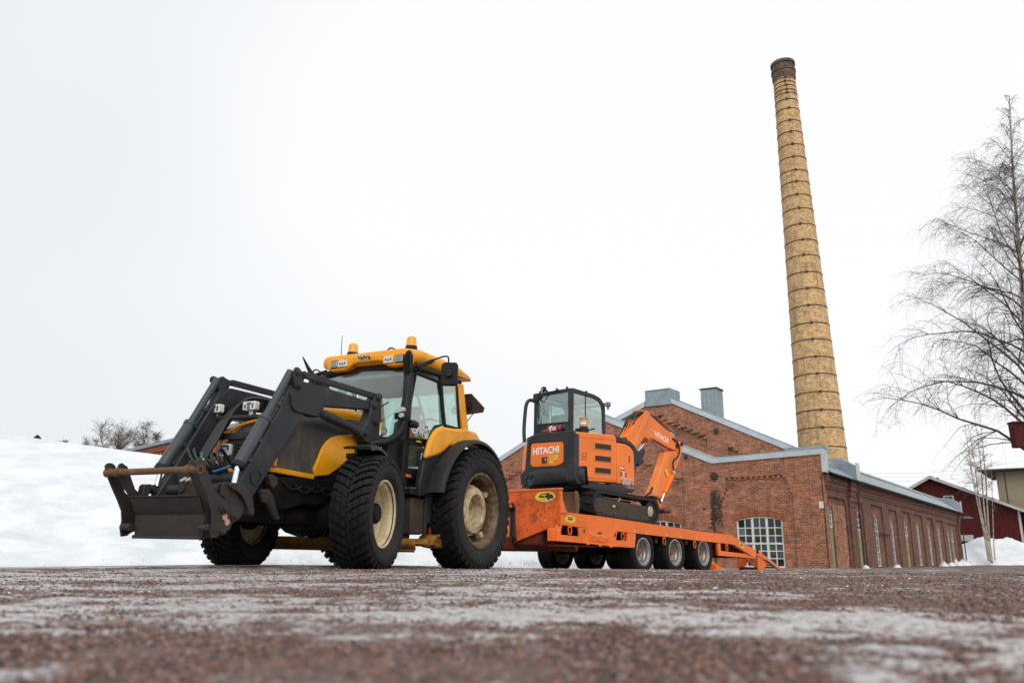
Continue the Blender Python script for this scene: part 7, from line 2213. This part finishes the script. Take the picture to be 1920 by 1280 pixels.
# --- fire extinguisher lying behind the cab (its own thing)
E_ = Matrix((([[0.74288, -0.66928, -0.01396], [0.66898, 0.74298, -0.02094], [0.02439, 0.00622, 0.99968], [1.08179, 17.66744, 0.91425]][0][0], [[0.74288, -0.66928, -0.01396], [0.66898, 0.74298, -0.02094], [0.02439, 0.00622, 0.99968], [1.08179, 17.66744, 0.91425]][1][0], [[0.74288, -0.66928, -0.01396], [0.66898, 0.74298, -0.02094], [0.02439, 0.00622, 0.99968], [1.08179, 17.66744, 0.91425]][2][0], [[0.74288, -0.66928, -0.01396], [0.66898, 0.74298, -0.02094], [0.02439, 0.00622, 0.99968], [1.08179, 17.66744, 0.91425]][3][0]), ([[0.74288, -0.66928, -0.01396], [0.66898, 0.74298, -0.02094], [0.02439, 0.00622, 0.99968], [1.08179, 17.66744, 0.91425]][0][1], [[0.74288, -0.66928, -0.01396], [0.66898, 0.74298, -0.02094], [0.02439, 0.00622, 0.99968], [1.08179, 17.66744, 0.91425]][1][1], [[0.74288, -0.66928, -0.01396], [0.66898, 0.74298, -0.02094], [0.02439, 0.00622, 0.99968], [1.08179, 17.66744, 0.91425]][2][1], [[0.74288, -0.66928, -0.01396], [0.66898, 0.74298, -0.02094], [0.02439, 0.00622, 0.99968], [1.08179, 17.66744, 0.91425]][3][1]), ([[0.74288, -0.66928, -0.01396], [0.66898, 0.74298, -0.02094], [0.02439, 0.00622, 0.99968], [1.08179, 17.66744, 0.91425]][0][2], [[0.74288, -0.66928, -0.01396], [0.66898, 0.74298, -0.02094], [0.02439, 0.00622, 0.99968], [1.08179, 17.66744, 0.91425]][1][2], [[0.74288, -0.66928, -0.01396], [0.66898, 0.74298, -0.02094], [0.02439, 0.00622, 0.99968], [1.08179, 17.66744, 0.91425]][2][2], [[0.74288, -0.66928, -0.01396], [0.66898, 0.74298, -0.02094], [0.02439, 0.00622, 0.99968], [1.08179, 17.66744, 0.91425]][3][2]), (0, 0, 0, 1)))
fe = empty('fire_extinguisher')
fe.matrix_world = E_ @ Matrix.Translation((-.18, .02, 1.995))
tag(fe, 'red fire extinguisher lying strapped behind the excavator cab', 'extinguisher')
MB().lathe([(.02, -.27), (.06, -.255), (.085, -.22), (.085, .17), (.075, .20), (.04, .215)], (0, 0, .06), 'x', 24).build('cylinder', 'red', fe, smooth=50)
for x in (-.13, .09):
    MB().lathe([(.086, -.022), (.089, -.02), (.089, .02), (.086, .022)], (x, 0, .06), 'x', 24).build('strap', 'blackprint' if x > 0 else 'whiteprint', fe, smooth=40)
MB().lathe([(.092, .0), (.095, .01), (.095, .10), (.08, .12)], (.17, 0, .06), 'x', 20).build('foot_ring', 'hose', fe, smooth=40)
MB().box(-.38, -.27, -.02, .02, .03, .06).build('trigger', 'red', fe, bevel=.006)
MB().tube([(-.27, 0, .06), (-.45, -.01, .05)], .014, 8).build('nozzle', 'red', fe)
MB().box(-.07, .04, -.0885, -.0865, .02, .10).build('label', 'cleargrey', fe, smooth=0)

# ================================================================== trees
def tree_mesh(name, segs, mat, parent, sides=4):
    """segs: list of (points, radii) polylines turned into thin tubes in one mesh."""
    V, F = [], []
    for pts, rs, ns in segs:
        pts = [Vector(p) for p in pts]
        k = len(V)
        n = ns
        up = Vector((0.31, 0.17, 0.93))
        for i, p in enumerate(pts):
            d = pts[min(i + 1, len(pts) - 1)] - pts[max(i - 1, 0)]
            if d.length < 1e-6:
                d = Vector((0, 0, 1))
            d.normalize()
            a = d.cross(up)
            if a.length < .05:
                a = d.cross(Vector((1, 0, 0)))
            a.normalize()
            b = a.cross(d)
            for j in range(n):
                t = 2 * math.pi * j / n
                V.append(tuple(p + (a * math.cos(t) + b * math.sin(t)) * rs[i]))
        for i in range(len(pts) - 1):
            for j in range(n):
                j2 = (j + 1) % n
                F.append((k + i * n + j, k + i * n + j2, k + (i + 1) * n + j2, k + (i + 1) * n + j))
    mb = MB()
    mb.v, mb.f = V, F
    return mb.build(name, mat, parent, smooth=180, recalc=False)

def grow(rnd, start, dirv, length, r0, r1, n, wander, droop, up=0.0):
    p = Vector(start)
    d = Vector(dirv).normalized()
    pts, rs = [p.copy()], [r0]
    for i in range(n):
        t = (i + 1) / n
        d = d + Vector((rnd.gauss(0, wander), rnd.gauss(0, wander), rnd.gauss(0, wander) + up - droop * t))
        d.normalize()
        p = p + d * (length / n)
        pts.append(p.copy())
        rs.append(r0 + (r1 - r0) * t)
    return pts, rs

def birch(name, base, top, rb, seed, nb, z0, L0, label, cat='tree', droop=1.0, group=None, trunks=None, twig=0.0055, sub=9, tw=6, twmat='twig'):
    rnd = random.Random(seed)
    o = empty(name, loc=base)
    tag(o, label, cat, group)
    top = Vector(top) - Vector(base)
    H = top.z
    tp = []
    n = 16
    for i in range(n + 1):
        t = i / n
        tp.append(Vector((top.x * t ** 1.1 + math.sin(t * 7 + seed) * .10 * (1 if H > 10 else .3), top.y * t + math.cos(t * 5 + seed) * .10, H * t)))
    tree_mesh('trunk', [(tp, [rb * (1 - .93 * (i / n) ** .85) + .004 for i in range(n + 1)], 12)], 'birchbark', o)
    S1, S2 = [], []
    for b in range(nb):
        t = z0 + (1 - z0) * ((b + rnd.random() * .8) / nb) ** .92
        f = t * n
        i = min(int(f), n - 1)
        p = tp[i].lerp(tp[i + 1], f - i)
        az = b * 2.399 + rnd.uniform(-.5, .5)
        L = L0 * (1 - t ** 1.9) * rnd.uniform(.75, 1.1) + .05 * H * (1 - t) + .22
        el = rnd.uniform(.45, .90) + .30 * t
        dv = Vector((math.cos(az) * math.cos(el), math.sin(az) * math.cos(el), math.sin(el)))
        r0 = max(twig * 1.6, rb * .30 * (1 - t) ** .8 * (L / (L0 + .1)) + .008 * H / 19)
        pts, rs = grow(rnd, p, dv, L, r0, twig * 1.2, 9, .10, .16 * droop)
        S1.append((pts, rs, 5))
        nsub = max(3, int(sub * min(1, L / (L0 * .75))))
        for s_ in range(nsub):
            k = 1 + int((len(pts) - 2) * (s_ + rnd.random()) / nsub)
            q = pts[k]
            dd = (pts[min(k + 1, len(pts) - 1)] - pts[k - 1]).normalized()
            side = dd.cross(Vector((rnd.gauss(0, 1), rnd.gauss(0, 1), rnd.gauss(0, 1)))).normalized()
            dv2 = dd * rnd.uniform(.4, .9) + side * rnd.uniform(.4, .9)
            l2 = L * rnd.uniform(.18, .42) * (1.1 - .5 * k / len(pts))
            p2, r2 = grow(rnd, q, dv2, l2, max(twig * 1.2, rs[k] * .5), twig * .9, 6, .13, .22 * droop)
            S1.append((p2, r2, 3))
            for w_ in range(tw if t < .8 else tw // 2):
                kk = rnd.randint(1, len(p2) - 1)
                dv3 = Vector((rnd.gauss(0, .7), rnd.gauss(0, .7), rnd.uniform(-.4, .5)))
                l3 = rnd.uniform(.35, 1.15) * min(1, L / 2.2) * (.6 if H < 8 else 1)
                p3, r3 = grow(rnd, p2[kk], dv3, l3, twig * .85, twig * .45, 5, .10, .42 * droop)
                S2.append((p3, r3, 3))
    tree_mesh('branches', S1, twmat, o)['kind'] = 'stuff'
    tree_mesh('twigs', S2, twmat, o)['kind'] = 'stuff'
    return o
bt = birch('birch_tree', (19.2, 30.0, -0.35), (21.45, 30.3, 19.4), .19, 5, 70, .20, 5.5, 'tall bare birch with fine drooping twigs at the right edge of the yard', sub=22, tw=9, droop=1.15, twig=.0045)
# box hung on the birch trunk
(bx0, _, bz0), (bx1, _, bz1) = (18.75,29.60,4.19),(19.27,29.60,5.15)
bh = empty('nest_box', loc=(bx0, 29.55, bz0))
tag(bh, 'tall dark red wooden nest box hung on the big birch trunk', 'nest box')
MB().box(0, bx1 - bx0, 0, .32, 0, bz1 - bz0 - .06).build('box', 'barnred', bh, bevel=.01)
MB().box(-.03, bx1 - bx0 + .03, -.05, .36, bz1 - bz0 - .058, bz1 - bz0).build('lid', 'barnred', bh, bevel=.006)
MB().lathe([(.05, -.004), (.05, .0)], ((bx1 - bx0) / 2, 0, (bz1 - bz0) * .7), 'y', 16).build('entrance_hole', 'blackprint', bh, smooth=0)

# clump of young birches before the barn: each stem a tree
cl = [(46.11,80.00,0.65),(46.35,80.00,0.55),(46.55,80.00,0.50),(46.80,80.00,0.45),(47.20,80.00,0.70)]
tops = [(46.33,81.00,13.93),(46.90,81.00,13.38),(47.93,81.00,15.04),(48.62,81.00,15.60),(49.00,81.00,10.11)]
labs = ['leftmost stem of the young white birch clump leaning before the red barn', 'second slim white birch stem of the clump by the red barn',
        'third slim white birch of the clump with a taller crown', 'stoutest straight white birch at the right of the clump', 'single thin young birch standing apart right of the clump']
for i, (b, t) in enumerate(zip(cl, tops)):
    birch('young_birch', (b[0], b[1] + .15 * i, b[2] - .5), (t[0], t[1] + .2 * i, t[2]), .10 if i < 4 else .06, 20 + i, 22 if i < 4 else 9, .42, 1.9 if i < 4 else 1.0, labs[i], droop=.55, twig=.0075, sub=6, tw=4, twmat='twigbrown', group='young birches before the red barn')

def bare_tree(base, h, spread, seed, label, nst=3):
    rnd = random.Random(seed)
    o = empty('bare_tree', loc=base)
    tag(o, label, 'tree', 'bare trees beyond the snow bank')
    S0, S1 = [], []
    for s_ in range(nst):
        dv = Vector((rnd.gauss(0, .22), rnd.gauss(0, .22), 1))
        pts, rs = grow(rnd, (rnd.gauss(0, .2), rnd.gauss(0, .2), 0), dv, h * rnd.uniform(.8, 1.0), .11 * h / 8, .016, 10, .07, 0)
        S0.append((pts, rs, 6))
        for b in range(15):
            k = 3 + int((len(pts) - 4) * rnd.random())
            az = rnd.uniform(0, 6.28)
            dv2 = Vector((math.cos(az), math.sin(az), rnd.uniform(.6, 1.5)))
            l2 = spread * .8 * rnd.uniform(.4, 1.0) * (1.15 - k / len(pts))
            p2, r2 = grow(rnd, pts[k], dv2, l2, rs[k] * .5, .013, 6, .14, -.03)
            S1.append((p2, r2, 4))
            for w_ in range(6):
                kk = rnd.randint(1, len(p2) - 1)
                dv3 = Vector((rnd.gauss(0, 1), rnd.gauss(0, 1), rnd.uniform(.1, 1.2)))
                p3, r3 = grow(rnd, p2[kk], dv3, spread * rnd.uniform(.2, .42), .010, .007, 4, .15, .0)
                S1.append((p3, r3, 3))
                for z_ in range(2):
                    p4, r4 = grow(rnd, p3[rnd.randint(1, 3)], Vector((rnd.gauss(0, 1), rnd.gauss(0, 1), rnd.uniform(-.2, 1))), spread * rnd.uniform(.1, .22), .008, .005, 3, .15, .0)
                    S1.append((p4, r4, 3))
    tree_mesh('trunk', S0, 'twigbrown', o)
    tree_mesh('crown', S1, 'twigbrown', o)['kind'] = 'stuff'
for (bx_, by_, tx, ty, sp, lb_, n_) in ((213, 880, 207, 797, 3.4, 'broad dark bare tree on the skyline just left of the brick roof', 4), (268, 880, 268, 797, 2.6, 'paler narrow bare tree right beside the low brick roof', 3), (165, 870, 163, 824, 1.6, 'small bare tree left of the broad one on the skyline', 3),
                                    (118, 860, 118, 826, 1.1, 'low bare bush peeping over the snow bank', 4), (300, 880, 300, 815, 1.8, 'faint bare tree partly behind the low brick roof', 2)):
    p0_, p1_ = atpx(bx_, by_, 75), atpx(tx, ty, 75)
    bare_tree(tuple(p0_), (p1_.z - p0_.z) * 1.12, sp, int(bx_), lb_, n_)

def conifer(base, h, r, seed, label):
    rnd = random.Random(seed)
    o = empty('spruce_tree', loc=base)
    tag(o, label, 'tree', 'spruces on the skyline')
    tree_mesh('trunk', [([(0, 0, 0), (0, 0, h)], [.12, .02], 6)], 'twig', o)
    mb = MB()
    for i in range(420):
        t = rnd.random() ** .8
        z = h * (.1 + .9 * t)
        R1 = r * (1 - t) * rnd.uniform(.35, 1) + .05
        a = rnd.uniform(0, 6.28)
        c, s = math.cos(a), math.sin(a)
        l = .18 + .35 * (1 - t)
        x, y = c * R1, s * R1
        mb.add([(x, y, z), (x + c * l - s * .12, y + s * l + c * .12, z - .12), (x + c * l + s * .12, y + s * l - c * .12, z - .18), (x * .6, y * .6, z + .12)], [(0, 1, 2), (0, 2, 3), (0, 3, 1)])
    mb.build('crown', 'needle', o, smooth=0)
for (px, py, qy, Y_, r_, lb_) in ((61, 880, 817, 60, .55, 'small dark spruce top poking above the snow bank'), (1759, 990, 892, 125, 1.5, 'dark spruce top just behind the barn ridge'), (1771, 990, 895, 125, 1.4, 'second dark spruce top behind the barn roof, nearer the big birch')):
    a_, b_ = atpx(px, py, Y_), atpx(px, qy, Y_)
    conifer(tuple(a_), b_.z - a_.z, r_, int(px), lb_)
# overhead wires above the wing roof
wr = MB()
for i in range(3):
    a_, b_ = atpx(1560, 884 + 7 * i, 110), atpx(1935, 858 + 8 * i, 150)
    P = []
    for k_ in range(13):
        t = k_ / 12
        q_ = a_.lerp(b_, t)
        P.append((q_.x, q_.y, q_.z - 1.2 * 4 * t * (1 - t)))
    wr.tube(P, .018, 4)
tag(wr.build('overhead_wires', 'cleargrey', smooth=0), 'thin pale overhead wires running above the long metal roof', 'wires')
